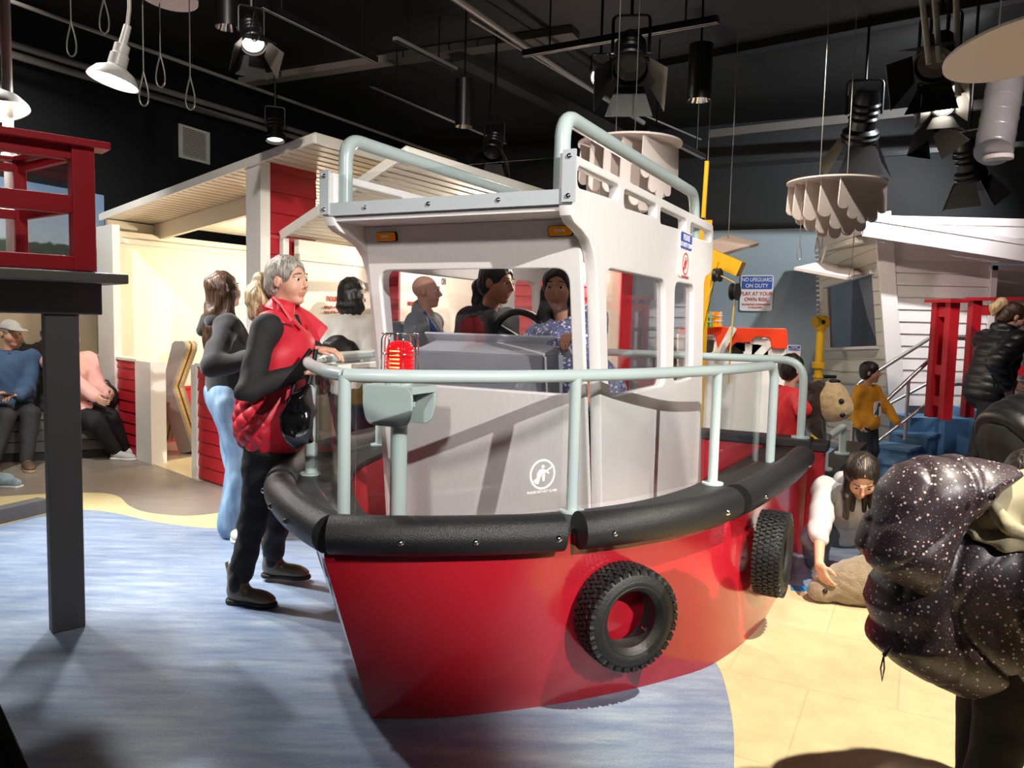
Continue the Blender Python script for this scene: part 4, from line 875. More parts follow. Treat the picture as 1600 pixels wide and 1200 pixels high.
# spotlights
M_lensoff = mat('lens_dark', '#55504a', .15, spec=.8)
def spotlight(px, py, Y, aim, s, lab, doors=True, lit=False, soft=False):
    c = D(px, py, Y); d = unit(np.array(aim, float)-c); x = unit(np.cross(d, Z1)); y = np.cross(x, d); M = np.stack([x, y, d], 1)
    t = thing('spotlight', lab, 'spotlight', c, 0)
    m = MB(); m.lathe([(0, -.24*s), (.06*s, -.24*s), (.075*s, -.2*s), (.08*s, -.02*s), (.105*s, 0), (.105*s, .06*s), (.095*s, .06*s), (.09*s, .0), (.06*s, -.03*s), (0, -.035*s)], M=M, c=c, n=24); obj('housing', m, M_fix, t, smooth=40)
    m = MB()
    for zz in (-.16, -.12, -.08): m.lathe([(.078*s, zz*s-.012*s), (.088*s, zz*s), (.078*s, zz*s+.012*s)], M=M, c=c, n=24)
    m.lathe([(.105*s, .02*s), (.112*s, .03*s), (.105*s, .04*s)], M=M, c=c, n=24); obj('cooling_rib', m, M_strut if lit else M_fix, t, smooth=40)
    m = MB(); m.lathe([(0, .0), (.05*s, .0), (.085*s, .03*s)], M=M, c=c, n=24); obj('lens', m, M_glow if lit else (M_glow_lo if soft else M_lensoff), t, smooth=40)
    m = MB(); top = c-d*.1*s+Z1*.22*s; m.tube(fillet([c-d*.1*s+x*.1*s, c-d*.1*s+x*.1*s+Z1*.2*s, c-d*.1*s-x*.1*s+Z1*.2*s, c-d*.1*s-x*.1*s], .03*s, 4), .009*s, 8); m.cyl(top-Z1*.02*s, V(top[0], top[1], CEIL if top[2] < CEIL-.01 else top[2]+.1), .012, n=8); obj('yoke', m, M_fix, t)
    if doors:
        for k, (a1, sp, ln) in enumerate(((x, .5, .2), (-x, .5, .2), (y, .55, .17), (-y, .55, .17))):
            b1 = np.cross(d, a1); o_ = c+d*.06*s+a1*.1*s; dd = unit(d+a1*sp); m = MB(); m.quad([o_-b1*.075*s, o_+b1*.075*s, o_+b1*.13*s+dd*ln*s, o_-b1*.13*s+dd*ln*s], t=.004); obj('barn_door', m, M_fix2 if k == 1 else M_fix, t)
    return t
M_fix2 = mat('barn_door_inside', '#5c564e', .5)
spotlight(395, 64, 4.6, (-.6, 3.0, .2), .72, 'big black spotlight with barn doors at upper left', soft=True)
spotlight(430, 212, 8.2, (-2.3, 7.6, 0), 1.0, 'small black spotlight just above the left roof slope', doors=False, soft=True)
spotlight(985, 100, 5.6, (.5, 3.4, .5), 1.3, 'big black spotlight with barn doors above the boat roof rail')
spotlight(938, 118, 6.6, (.2, 2.2, 1.0), .8, 'small glowing spotlight left of the big barn-door spotlight', doors=False, lit=True)
spotlight(1462, 95, 4.9, (.8, 2.6, .5), 1.15, 'spotlight with red-lit barn doors at the top of the right cluster')
spotlight(1474, 163, 5.0, (.9, 1.2, 1.2), .70, 'glowing spotlight in the middle of the right cluster', lit=True)
spotlight(1516, 268, 6.6, (4.8, 7.2, .5), 1.15, 'black barn-door spotlight below the silver duct')
spotlight(1345, 205, 7.2, (3.4, 8.6, .8), 1.5, 'black spotlight with wide doors above the right cloud')
spotlight(1452, 190, 5.6, (3.4, 4.4, .0), .9, 'dark spotlight at the bottom of the right cluster')
spotlight(770, 235, 7.6, (-.6, 5.8, .4), 1.0, 'dark spotlight just above the boat roof rails')
# pendant lamps
def pendant(px, py, Y, s, tilt, lab):
    c = D(px, py, Y); t = thing('pendant_lamp', lab, 'pendant lamp', c); ax = unit(tilt); x = unit(np.cross(ax, V(0, 1, .01))); y = np.cross(ax, x); M = np.stack([x, y, ax], 1)
    m = MB(); m.lathe([(.165*s, 0), (.16*s, .02*s), (.125*s, .07*s), (.075*s, .10*s), (.062*s, .11*s), (.06*s, .19*s), (.05*s, .20*s), (.05*s, .26*s), (.028*s, .27*s), (.025*s, .40*s), (0, .40*s)], M=M, c=c, n=32); obj('shade', m, mat('lamp_shade_grey', '#9b9a98', .4), t, smooth=35)
    m = MB(); m.lathe([(.160*s, .003*s), (.155*s, .02*s), (.12*s, .064*s), (.05*s, .1*s), (0, .1*s)], M=M, c=c, n=32); obj('reflector', m, M_glow_lo, t, smooth=35)
    m = MB(); m.lathe([(0, -.0*s), (.035*s, .012*s), (.045*s, .045*s), (.02*s, .09*s), (0, .09*s)], M=M, c=c, n=20); obj('bulb', m, M_glow, t, smooth=40)
    m = MB(); a = c+ax*.39*s; m.tube([a, a+ax*.06*s+Z1*.05, V(a[0]+ax[0]*.1, a[1]+ax[1]*.1, CEIL)], .014*s, 8); obj('stem', m, M_pipe, t, smooth=50); return c, ax
PEND = [pendant(176, 128, 4.3, .80, (.22, .12, 1), 'grey industrial pendant lamp glowing in front of the dark wall'), pendant(-8, 175, 3.9, .95, (-.25, 0, 1), 'glowing pendant lamp cut by the left edge of the picture')]
# cloud mobiles
def cloud(c, rx, ry, drop, yaw, lab, nf=5, wires=(), tilt=0.0, plate_only=False):
    t = thing('cloud_mobile', lab, 'cloud mobile', c); M = np.array([[math.cos(yaw), -math.sin(yaw), 0], [math.sin(yaw), math.cos(yaw), 0], [0, 0, 1.0]])
    if tilt: M = M@np.array([[1, 0, 0], [0, math.cos(tilt), -math.sin(tilt)], [0, math.sin(tilt), math.cos(tilt)]])
    obj('cloud_plate', plate(circle(0, 0, rx, 48, ry), [], .012, org=c, ex=M[:, 0], ey=M[:, 1]), M_cloud, t)
    if not plate_only:
        for k in range(nf):
            f = (k+.5)/nf*2-1; yy = f*ry*.86; hw = rx*.90*math.sqrt(max(0.05, 1-(f*.8)**2)); d0 = drop*(1-.35*f*f)
            pts = [(-hw*.95, -.008), (hw*.95, -.008)]; n = 5
            low = []
            for j in range(n):
                a0 = hw*(1-2*j/n); a1 = hw*(1-2*(j+1)/n); mid = (a0+a1)/2; dep = d0*(.55+.45*math.sin(PI*(j+.5)/n))
                for q in range(7):
                    an = PI*q/6; low.append((mid+(a0-a1)/2*math.cos(an), -dep-(a0-a1)*.32*math.sin(an)))
            me = plate(pts[:1]+pts[1:]+low, [], .008, org=c+M@V(0, yy, -.004), ex=M[:, 0], ey=M[:, 2]); obj('cloud_fin', me, M_cloud, t)
    for (a, b_, ln, loop) in wires:
        w = MB(); p = c+M@V(a*rx, b_*ry, 0); w.tube([p, p-Z1*ln], .0025, 6)
        if loop:
            q = p-Z1*ln; w.tube([q]+[q+V(.026*math.sin(an)*math.sin(an/2)**1.5, 0, -.065+.065*math.cos(an)) for an in np.linspace(.1, 2*PI-.1, 20)]+[q], .003, 6)
        obj('wire', w, M_wire, t)
    for a, b_ in ((-.5, 0), (.5, .2)): w = MB(); p = c+M@V(a*rx, b_*ry, 0); w.cyl(p, V(p[0], p[1], CEIL), .003, n=6); obj('hanger', w, M_wire, t)
    return t
cloud(D(1308, 287, 6.2), .40, .36, .38, R(28), 'white scalloped cloud hanging above the white hut', 5, [(-.75, .2, .48, True), (-.15, .3, .42, True), (.35, -.2, .62, True), (.2, .5, .5, False)])
cloud(D(984, 226, 5.0), .33, .33, .42, R(50), 'white finned cloud hanging behind the boat roof rail', 5, [(.0, .2, .5, True), (.4, -.2, .5, True), (-.3, .1, .45, True)])
cloud(D(1600, 75, 3.3), .275, .32, .0, R(15), 'big pale cloud disc cut by the right edge', 0, [(-.45, -.5, .2, False), (-.1, -.6, .5, False)], tilt=R(-8), plate_only=False)
cloud(D(262, -6, 3.1), .105, .14, 0, 0, 'grey cloud disc with hanging wire loops at the top left', 0, [(-.75, -.3, .30, True), (-.55, .4, .20, True), (.8, 0, .30, True)])
for i, (px, py, Y, ln) in enumerate(((110, -10, 3.0, .10), (162, -12, 3.0, .02), (398, -8, 3.2, .05))):
    p = D(px, py, Y); w = MB(); q = p-Z1*ln; w.cyl(V(p[0], p[1], CEIL), q, .0025, n=6); w.tube([q]+[q+V(.026*math.sin(an)*math.sin(an/2)**1.5, 0, -.065+.065*math.cos(an)) for an in np.linspace(.1, 2*PI-.1, 20)]+[q], .003, 6)
    tag(obj('wire_loop', w, M_wire, smooth=60), ['hanging wire loop left of the grey pendant lamp', 'hanging wire loop right above the grey pendant lamp', 'hanging wire loop above the big upper left spotlight'][i], 'wire loop')
# ------------------------------------------------------------------ lookout booth on a dark post, at left
lo = thing('lookout_booth', 'red framed lookout booth on a dark wooden post', 'lookout', G(97, 985))
M_booth = mat('booth_red', '#a51d29', .4)
pc = G(82, 991); fd = unit(V(.745, .667, 0)); gd = V(-fd[1], fd[0], 0)
m = MB(); pw_ = .13; pd_ = .072; zt = 1.47
cc = pc+fd*pw_/2+gd*pd_/2; m.box(V(cc[0], cc[1], zt/2), (pw_, pd_, zt), np.stack([fd, gd, Z1], 1)); bevel(obj('post', m, M_char, lo), .006)
pe = D(152, 470, 3.42); ze0, ze1 = D(152, 492, 3.42)[2], D(152, 443, 3.42)[2]
m = MB(); a = pe-fd*1.6; m.bar(V(a[0], a[1], (ze0+ze1)/2), V(pe[0], pe[1], (ze0+ze1)/2), .17, ze1-ze0); bevel(obj('beam', m, M_char, lo), .006)
le = D(193, 437, 3.36); m = MB(); a = le-fd*1.7; zl = D(193, 437, 3.36)[2]; m.bar(V(a[0], a[1], zl)+gd*.10, V(le[0], le[1], zl)+gd*.10, .36, .042); bevel(obj('ledge', m, mat('ledge_grey', '#625f5a', .5), lo), .006)
cr2 = D(128, 330, 3.28); zb0 = D(128, 424, 3.28)[2]; zb1 = D(128, 226, 3.28)[2]; zm = D(128, 322, 3.28)[2]
c0 = V(cr2[0], cr2[1], 0); L1 = 1.1; L2 = .62
sdir = unit(V(-.80, .60, 0))
Cn = [c0, c0-fd*L1, c0-fd*L1+sdir*L2, c0+sdir*L2]
for ip, p in enumerate(Cn): m = MB(); wq = .085 if ip < 2 else .05; m.bar(p+Z1*zb0, p+Z1*zb1, wq, wq, up=fd); bevel(obj('corner_post', m, M_booth, lo), .004)
for i in range(4):
    a, b = Cn[i], Cn[(i+1) % 4]; d_ = unit(b-a); fw = 1.0 if i == 0 else .6
    for z, w_, h_, ex_, nm in ((zb1+.0, .13, .03, .10, 'top_rail'), (zb1-.04, .05, .06, 0, 'top_rail'), (zm, .05, .075, 0, 'middle_rail'), (zb0+.03, .07, .06, .04, 'bottom_rail')):
        m = MB(); m.bar(a-d_*ex_*fw+Z1*z, b+d_*ex_*fw+Z1*z, w_*fw, h_*fw); bevel(obj(nm, m, M_booth, lo), .004)
    m = MB(); m.quad([a+d_*.04+Z1*zb0, b-d_*.04+Z1*zb0, b-d_*.04+Z1*zb1, a+d_*.04+Z1*zb1], t=.005); obj('clear_pane', m, M_glass, lo)
m = MB(); a = G(68, 800); b = G(-90, 838); m.bar(a*V(1, 1, 0)+Z1*.05, b*V(1, 1, 0)+Z1*.05, .10, .10); bevel(obj('base_rail', m, M_char, lo), .006)
gp = D(16, 300, 3.95); m = MB(); m.cyl(V(gp[0], gp[1], D(16, 412, 3.95)[2]), V(gp[0], gp[1], CZ), .024); m.cyl(V(gp[0], gp[1], D(16, 245, 3.95)[2]), V(gp[0], gp[1], D(16, 240, 3.95)[2]), .035); obj('steel_pole', m, M_strut, lo, smooth=50)
# bench
bd = V(math.cos(R(28)), math.sin(R(28)), 0); bn = V(bd[1], -bd[0], 0); b1 = G(163, 716); b1[2] = 0; bL = 3.2
bench = thing('wooden_bench', 'long dark grey slatted bench under the beach mural', 'bench', b1-bd*bL/2)
m = MB()
for k in range(3): m.box(b1-bd*bL/2-bn*.03+Z1*(.135+k*.10), (bL, .03, .094), np.stack([bd, -bn, Z1], 1))
bevel(obj('front_board', m, M_benchw if False else mat('bench_wood', '#4e4a45', .55, noise=.12, nscale=5, stretch=(1, 1, 12)), bench), .004)
m = MB()
for k in range(3): m.box(b1-bd*bL/2-bn*(.06+k*.135)+Z1*.405, (bL+.02, .128, .03), np.stack([bd, -bn, Z1], 1))
bevel(obj('seat_slat', m, mat('bench_seat', '#58534d', .5), bench), .004)
m = MB(); m.box(b1-bd*bL/2-bn*.22+Z1*.2, (bL-.05, .32, .38), np.stack([bd, -bn, Z1], 1)); m.box(b1-bd*bL/2-bn*.08+Z1*.045, (bL-.04, .05, .09), np.stack([bd, -bn, Z1], 1)); obj('bench_base', m, M_black, bench)
# dark board at the bottom left corner
m = MB(); a = G(-60, 1010); m.quad([D(-2, 1090, 1.55), D(50, 1205, 1.5), D(75, 1715, 1.5), D(-160, 1715, 1.55), D(-160, 900, 1.6)], t=.03); tag(bevel(obj('black_panel', m, M_black), .004), 'black panel edge cutting the bottom left corner', 'panel')
# ------------------------------------------------------------------ implicit surfaces for soft shapes
class Sdf:
    def __init__(s): s.p = []
    def _a(s, f, lo, hi, op, k, tag): s.p.append((f, np.minimum(lo, hi), np.maximum(lo, hi), op, k, tag)); return s
    def cone(s, a, b, ra, rb=None, k=.02, op=1, tag=0, flat=None):
        a = np.array(a, float); b = np.array(b, float); rb = ra if rb is None else rb; ba = b-a; L = max(ba@ba, 1e-9); mr = max(ra, rb)
        fl = None
        if flat is not None: fl = (unit(flat[0]), flat[1])            # squash along an axis by factor
        def f(P):
            q = P-a; t = np.clip(q@ba/L, 0, 1)
            v = q-t[:, None]*ba
            if fl is not None: v = v+np.outer(v@fl[0], fl[0])*(1/fl[1]-1)
            return np.linalg.norm(v, axis=1)-(ra+(rb-ra)*t)
        m2 = mr*(max(1, fl[1]) if fl else 1)
        return s._a(f, np.minimum(a, b)-m2, np.maximum(a, b)+m2, op, k, tag)
    def chain(s, pts, rs, k=.015, op=1, tag=0):
        for i in range(len(pts)-1): s.cone(pts[i], pts[i+1], rs[i], rs[i+1], k, op, tag)
        return s
    def ell(s, c, r, M=None, k=.02, op=1, tag=0):
        c = np.array(c, float); r = np.array(r, float)*np.ones(3); M = np.eye(3) if M is None else M
        def f(P):
            q = (P-c)@M; k0 = np.linalg.norm(q/r, axis=1); k1 = np.linalg.norm(q/(r*r), axis=1); return k0*(k0-1)/(k1+1e-9)
        h = np.sqrt(((M*r)**2).sum(1)); return s._a(f, c-h, c+h, op, k, tag)
    def box(s, c, h, rd=.01, M=None, k=.01, op=1, tag=0):
        c = np.array(c, float); h = np.array(h, float); M = np.eye(3) if M is None else M
        def f(P):
            q = np.abs((P-c)@M)-h+rd; return np.linalg.norm(np.maximum(q, 0), axis=1)+np.minimum(q.max(1), 0)-rd
        hh = np.abs(M)@h; return s._a(f, c-hh, c+hh, op, k, tag)
    def cut(s, p, n, k=.008):                                         # remove everything on the n side of a plane
        p = np.array(p, float); n = unit(n); big = np.ones(3)*50
        return s._a(lambda P: -((P-p)@n), p-big, p+big, -1, k, 0)
    def poly(s, pts, T, Rr, org, M, k=.01, op=1, tag=0):              # inflated outline: 2-D polygon in axes M[:,0], M[:,1]; thickness along M[:,2]
        Q = np.array(pts, float); org = np.array(org, float); n = len(Q)
        def f(P):
            L = (P-org)@M; x, y, z = L[:, 0], L[:, 1], L[:, 2]; d = np.full(len(L), 1e9); ins = np.zeros(len(L), bool)
            for i in range(n):
                a = Q[i]; b = Q[(i+1) % n]; e = b-a; wx = x-a[0]; wy = y-a[1]; t = np.clip((wx*e[0]+wy*e[1])/(e@e+1e-12), 0, 1)
                d = np.minimum(d, (wx-e[0]*t)**2+(wy-e[1]*t)**2)
                c1 = (a[1] > y) != (b[1] > y)
                ins ^= c1 & (x < (b[0]-a[0])*(y-a[1])/((b[1]-a[1]) if abs(b[1]-a[1]) > 1e-12 else 1e-12)+a[0])
            d = np.sqrt(d); d = np.where(ins, -d, d)
            return np.hypot(np.maximum(d+Rr, 0), z*Rr/T)*min(1, T/Rr)-Rr*min(1, T/Rr)
        c3 = np.stack([np.r_[q, 0] for q in Q])@M.T+org; pad = abs(M[:, 2])*T+.01
        return s._a(f, c3.min(0)-pad, c3.max(0)+pad, op, k, tag)
    def ev(s, P, mg):
        d = np.full(len(P), .5)
        for f, lo, hi, op, k, tag in s.p:
            m = np.all((P > lo-mg-k) & (P < hi+mg+k), axis=1)
            if not m.any(): continue
            v = f(P[m]); o = d[m]
            if op == 1:
                h = np.clip(.5+.5*(o-v)/k, 0, 1); d[m] = o*(1-h)+v*h-k*h*(1-h)
            else:
                h = np.clip(.5-.5*(o+v)/k, 0, 1); d[m] = o*(1-h)-v*h+k*h*(1-h)
        return d
    def tags(s, P):
        best = np.full(len(P), 9.); t = np.zeros(len(P), int)
        for f, lo, hi, op, k, tag in s.p:
            if op != 1: continue
            m = np.all((P > lo-.05) & (P < hi+.05), axis=1)
            if not m.any(): continue
            v = f(P[m]); ii = np.where(m)[0]; u = v < best[ii]; best[ii[u]] = v[u]; t[ii[u]] = tag
        return t
    def mesh(s, res, wr=None, tagged=False):
        add = [p for p in s.p if p[3] == 1]; lo = np.min([p[1] for p in add], 0)-.03-res*2; hi = np.max([p[2] for p in add], 0)+.03+res*2
        B = 8; nb_ = np.ceil((hi-lo)/(res*B)).astype(int); n = nb_*B
        ci = np.stack(np.meshgrid(*[np.arange(k) for k in nb_], indexing='ij'), -1).reshape(-1, 3)
        diag = res*B*.87; cc = lo+(ci+.5)*res*B
        cd = s.ev(cc, diag*1.6+.05); keep = np.abs(cd) < diag*1.35+.012
        D_ = np.repeat(np.repeat(np.repeat(cd.reshape(nb_), B, 0), B, 1), B, 2).astype(np.float32)
        off = np.stack(np.meshgrid(*[np.arange(B)]*3, indexing='ij'), -1).reshape(-1, 3)
        I = (ci[keep][:, None, :]*B+off[None]).reshape(-1, 3)
        for s0 in range(0, len(I), 200000):
            ii = I[s0:s0+200000]; P = lo+ii*res; v = s.ev(P, res*3+.02)
            if wr:
                A, fr, st = wr; q = P*np.array(st)*fr
                v = v+A*(np.sin(q[:, 0]*1.0+1.7*np.sin(q[:, 1]*.7+q[:, 2]*.9))*np.sin(q[:, 1]*1.1+1.3*np.sin(q[:, 2]*.8+1))+.6*np.sin(q[:, 2]*1.3+2*np.sin(q[:, 0]*.6+q[:, 1]*.5)))
            D_[ii[:, 0], ii[:, 1], ii[:, 2]] = v
        S = D_ < 0
        cs_ = S[:-1, :-1, :-1].astype(np.int8)
        tot = np.zeros(np.array(S.shape)-1, np.int8)
        for a in (0, 1):
            for b in (0, 1):
                for c in (0, 1): tot += S[a:a+tot.shape[0], b:b+tot.shape[1], c:c+tot.shape[2]]
        cells = np.argwhere((tot > 0) & (tot < 8)); idx = np.full(tot.shape, -1, np.int32); idx[tuple(cells.T)] = np.arange(len(cells))
        co_ = np.array([(a, b, c) for a in (0, 1) for b in (0, 1) for c in (0, 1)]); val = np.stack([D_[tuple((cells+o).T)] for o in co_], 1)
        acc = np.zeros((len(cells), 3)); cnt = np.zeros(len(cells))
        for i in range(8):
            for j in range(i+1, 8):
                if np.abs(co_[i]-co_[j]).sum() != 1: continue
                m = (val[:, i] < 0) != (val[:, j] < 0); t = val[m, i]/(val[m, i]-val[m, j]); acc[m] += co_[i]+np.outer(t, co_[j]-co_[i]); cnt[m] += 1
        vs = lo+(cells+acc/cnt[:, None])*res; fs = []
        for ax in range(3):
            sl0 = [slice(None)]*3; sl1 = [slice(None)]*3; sl0[ax] = slice(0, -1); sl1[ax] = slice(1, None)
            e = np.argwhere(S[tuple(sl0)] != S[tuple(sl1)]); u, w_ = (ax+1) % 3, (ax+2) % 3
            e = e[(e[:, u] > 0) & (e[:, w_] > 0) & (e[:, u] < S.shape[u]-1) & (e[:, w_] < S.shape[w_]-1)]
            if not len(e): continue
            def g(du, dw): q = e.copy(); q[:, u] -= du; q[:, w_] -= dw; return idx[tuple(q.T)]
            Q = np.stack([g(1, 1), g(0, 1), g(0, 0), g(1, 0)], 1); fl = ~S[tuple(e.T)]; Q[fl] = Q[fl][:, ::-1]; fs.append(Q)
        F = np.concatenate(fs); F = F[(F >= 0).all(1)]
        me = bpy.data.meshes.new('soft'); me.vertices.add(len(vs)); me.vertices.foreach_set('co', vs.astype(np.float32).ravel())
        me.loops.add(len(F)*4); me.loops.foreach_set('vertex_index', F.astype(np.int32).ravel()); me.polygons.add(len(F)); me.polygons.foreach_set('loop_start', (np.arange(len(F))*4).astype(np.int32)); me.update(calc_edges=True)
        me.polygons.foreach_set('use_smooth', [True]*len(F))
        if tagged: me.polygons.foreach_set('material_index', s.tags(vs[F].mean(1)).astype(np.int32))
        return me
def sobj(name, S, res, mt, parent, wr=None, tagged=False, label=None):
    return obj(name, S.mesh(res, wr, tagged), mt, parent, label=label)
def ik(a, c, l1, l2, pole):
    a = np.array(a, float); c = np.array(c, float); d = c-a; L = np.linalg.norm(d)
    if L > (l1+l2)*.999: c = a+d/L*(l1+l2)*.999; d = c-a; L = np.linalg.norm(d)
    if L < abs(l1-l2)*1.02: L = abs(l1-l2)*1.02
    x = (l1*l1-l2*l2+L*L)/(2*L); h = math.sqrt(max(l1*l1-x*x, 0)); u = d/np.linalg.norm(d); p = np.array(pole, float); p = p-u*(p@u); return a+u*x+unit(p)*h, c
def rotm(ax, a):
    ax = unit(ax); K = np.array([[0, -ax[2], ax[1]], [ax[2], 0, -ax[0]], [-ax[1], ax[0], 0]]); return np.eye(3)+math.sin(a)*K+(1-math.cos(a))*K@K
# ------------------------------------------------------------------ figure
SKIN = {}
def skin(c):
    if c not in SKIN: SKIN[c] = mat('skin_'+c.strip('#'), c, .5, spec=.35, noise=.04, nscale=25)
    return SKIN[c]
M_eye = mat('eye_white', '#cfc7c0', .25); M_iris = mat('iris', '#20140e', .15)
M_lip = {}
class Fig:
    """a person: body one continuous surface, clothes, hair, shoes and eyes its children"""
    def __init__(s, label, loc, face, h, group=None, hs=1.0, lean=0, pel=None, head=(0, 0), lw=None, rw=None, lf=None, rf=None, lfd=None, rfd=None, lpole=None, rpole=None, sk='#c99a80', w=1.0, root=None, twist=0, side=0, kpl=None, kpr=None):
        s.h = h; q = h; a = R(face); F = V(math.cos(a), math.sin(a), 0); Lf = V(-F[1], F[0], 0); U = Z1; s.F0, s.L0 = F, Lf
        loc = np.array(loc, float); s.loc = loc; s.w = w
        Hh = .133*h*hs; s.Hh = Hh; nb = h-Hh*1.14; s.q = q = nb/.845; s.sk = sk
        s.root = thing('person', label, 'person', loc if root is None else root, 0, group)
        T = rotm(Lf, R(lean))@rotm(F, R(side)); Rz = rotm(U, R(twist))
        s.Fb, s.Lb, s.Ub = T@Rz@F, T@Rz@Lf, T@U; s.T = T
        pz = (.535*q if pel is None else pel); s.pel = loc+U*pz
        def up(z, f=0, l=0): return s.pel+s.Ub*(z*q)+s.Fb*(f*q)+s.Lb*(l*q)
        s.waist = up(.085); s.chest = up(.19); s.neck = up(.305, -.012); s.sh = {1: up(.268, -.005, .108*w), -1: up(.268, -.005, -.108*w)}
        hy, hpi = R(head[0]), R(head[1])
        Fh = rotm(U, hy)@(F*1.0); Lh = rotm(U, hy)@Lf; Fh = rotm(Lh, hpi)@Fh; Uh = np.cross(Fh, Lh); s.Fh, s.Lh, s.Uh = Fh, Lh, Uh
        s.head = s.neck+unit(s.Ub*.75+Uh*.5)*(Hh*.42)+Uh*Hh*.30+Fh*Hh*.10
        l1, l2 = .185*q, .152*q; s.el = {}; s.wr = {}
        for sd, tg, po in ((1, lw, lpole), (-1, rw, rpole)):
            if tg is None: tg = s.sh[sd]+V(0, 0, -.325*q)+Lf*sd*.03*q+F*.035*q
            po = (-F*.8+Lf*sd*.35-U*.4) if po is None else po
            s.el[sd], s.wr[sd] = ik(s.sh[sd], tg, l1, l2, po)
        s.hip = {1: s.pel+Lf*.052*q-U*.015*q, -1: s.pel-Lf*.052*q-U*.015*q}; s.kn = {}; s.an = {}; s.fd = {}
        t1, t2 = .245*q, .235*q
        for sd, ft, fd, kp in ((1, lf, lfd, kpl), (-1, rf, rfd, kpr)):
            if ft is None: ft = loc+Lf*sd*.06*q
            ft = np.array(ft, float); an = ft+U*.05*q
            s.kn[sd], s.an[sd] = ik(s.hip[sd], an, t1, t2, F if kp is None else kp); s.fd[sd] = F if fd is None else unit(fd)
        s.hands = {}
    def H(s, x, y, z): return s.head+(s.Lh*-x+s.Fh*y+s.Uh*z)*s.Hh/.226     # head-local metres: right, forward, up
    def hand(s, sd, dr=None, n=None, curl=.35, spread=.06, thumb=.8): s.hands[sd] = (dr, n, curl, spread, thumb)
    def body(s, res=.007, bare=False):
        S = Sdf(); q = s.q/1.0; w = s.w; hk = s.Hh/.226; Mh = np.stack([-s.Lh, s.Fh, s.Uh], 1); Mb = np.stack([s.Lb, s.Fb, s.Ub], 1)
        M0 = np.stack([s.L0, s.F0, Z1], 1)
        S.ell(s.pel, (.09*q*w, .065*q*w, .075*q), Mb, k=.04); S.ell(s.waist, (.078*q*w, .056*q*w, .09*q), Mb, k=.05); S.ell(s.chest, (.088*q*w, .062*q*w, .10*q), Mb, k=.05)
        S.cone(s.sh[1], s.sh[-1], .034*q, k=.04); S.cone(s.neck-s.Ub*.02*q, s.head-s.Uh*.05*hk-s.Fh*.012*hk, .033*q, .028*q+.004, k=.02)
        for sd in (1, -1):
            S.cone(s.sh[sd], s.el[sd], .030*q, .0235*q, k=.03); S.cone(s.el[sd], s.wr[sd], .0235*q, .0155*q, k=.015)
            S.cone(s.hip[sd], s.kn[sd], .052*q*w, .034*q, k=.03); S.cone(s.kn[sd], s.an[sd], .034*q, .0225*q, k=.02)
            S.cone(s.an[sd]-Z1*.01*q, s.an[sd]+s.fd[sd]*.085*q-Z1*.036*q, .020*q, .0095*q, k=.01)
            s._hand(S, sd)
        E = lambda c, r, k=.012, op=1, tag=0: S.ell(s.H(*c), np.array(r)*hk, Mh, k=k*hk, op=op, tag=tag)
        C = lambda a, b, ra, rb, k=.008, op=1, tag=0: S.cone(s.H(*a), s.H(*b), ra*hk, rb*hk, k=k*hk, op=op, tag=tag)
        E((0, -.015, .03), (.073, .093, .083)); E((0, .028, -.025), (.060, .066, .084), .02); E((0, .062, -.093), (.026, .026, .019), .02)
        for x in (-1, 1):
            E((x*.036, .052, -.03), (.026, .034, .030), .02); E((x*.031, .1, .006), (.0165, .016, .0085), .010, op=-1); E((x*.075, -.004, -.006), (.009, .019, .031), .006)
            C((x*.014, .088, .024), (x*.044, .076, .021), .009, .007, .01); C((x*.008, .096, -.030), (x*.012, .092, -.034), .008, .006, .005)
        C((0, .090, .014), (0, .110, -.022), .008, .0115, .008)
        C((-.016, .083, -.0575), (.016, .083, -.0575), .0075, .0075, .006, tag=1); C((-.012, .082, -.066), (.012, .082, -.066), .0075, .0075, .006, tag=1)
        lipc = tuple(max(0, int(s.sk[1+2*i:3+2*i], 16)-d) for i, d in enumerate((14, 32, 28))); lip = '#%02x%02x%02x' % lipc
        o = sobj('body', S, res, [skin(s.sk), skin(lip)], s.root, tagged=True)
        er = .0128*hk
        for x in (-1, 1):
            m = MB(); m2 = MB()
            c = s.H(x*.031, .0755, .006)
            for mm, rr, off, hh in ((m, er, 0, 1),): mm.lathe([(er*math.sin(t), er*math.cos(t)) for t in np.linspace(0, PI, 9)], M=np.stack([-s.Lh, s.Uh, s.Fh], 1), c=c, n=14)
            m2.lathe([(0, .0012*hk), (.0060*hk, .0008*hk), (.0070*hk, -.0006*hk)], M=np.stack([-s.Lh, s.Uh, s.Fh], 1), c=c+s.Fh*er*.93, n=14)
            e = obj('eye', m, M_eye, o, smooth=80); obj('iris', m2, M_iris, e)
        return o
    def brows(s, mt):
        m = MB(); hk = s.Hh/.226
        for x in (-1, 1): m.tube([s.H(x*.015, .0925, .036), s.H(x*.031, .0900, .037), s.H(x*.048, .076, .031)], [.003*hk, .0038*hk, .002*hk], 6)
        obj('eyebrows', m, mt, s.root, smooth=80)
    def _hand(s, S, sd):
        k_ = s.q/1.0*.98/1.7*1.0; k_ = s.q*.585; w_ = s.wr[sd]; dr, n, curl, spread, th = s.hands.get(sd, (None, None, .35, .06, .8))
        dr = unit(w_-s.el[sd]) if dr is None else unit(dr); n = unit((s.L0*-sd) if n is None else n); n = unit(n-dr*(n@dr)); t = np.cross(dr, n)*sd
        t = t if (t@s.F0 > -9) else t                                   # thumb side
        if sd == 1: t = np.cross(n, dr)
        else: t = np.cross(dr, n)
        M = np.stack([t, dr, n], 1); S.box(w_+dr*.048*k_, (.039*k_, .05*k_, .013*k_), .012*k_, M, k=.014)
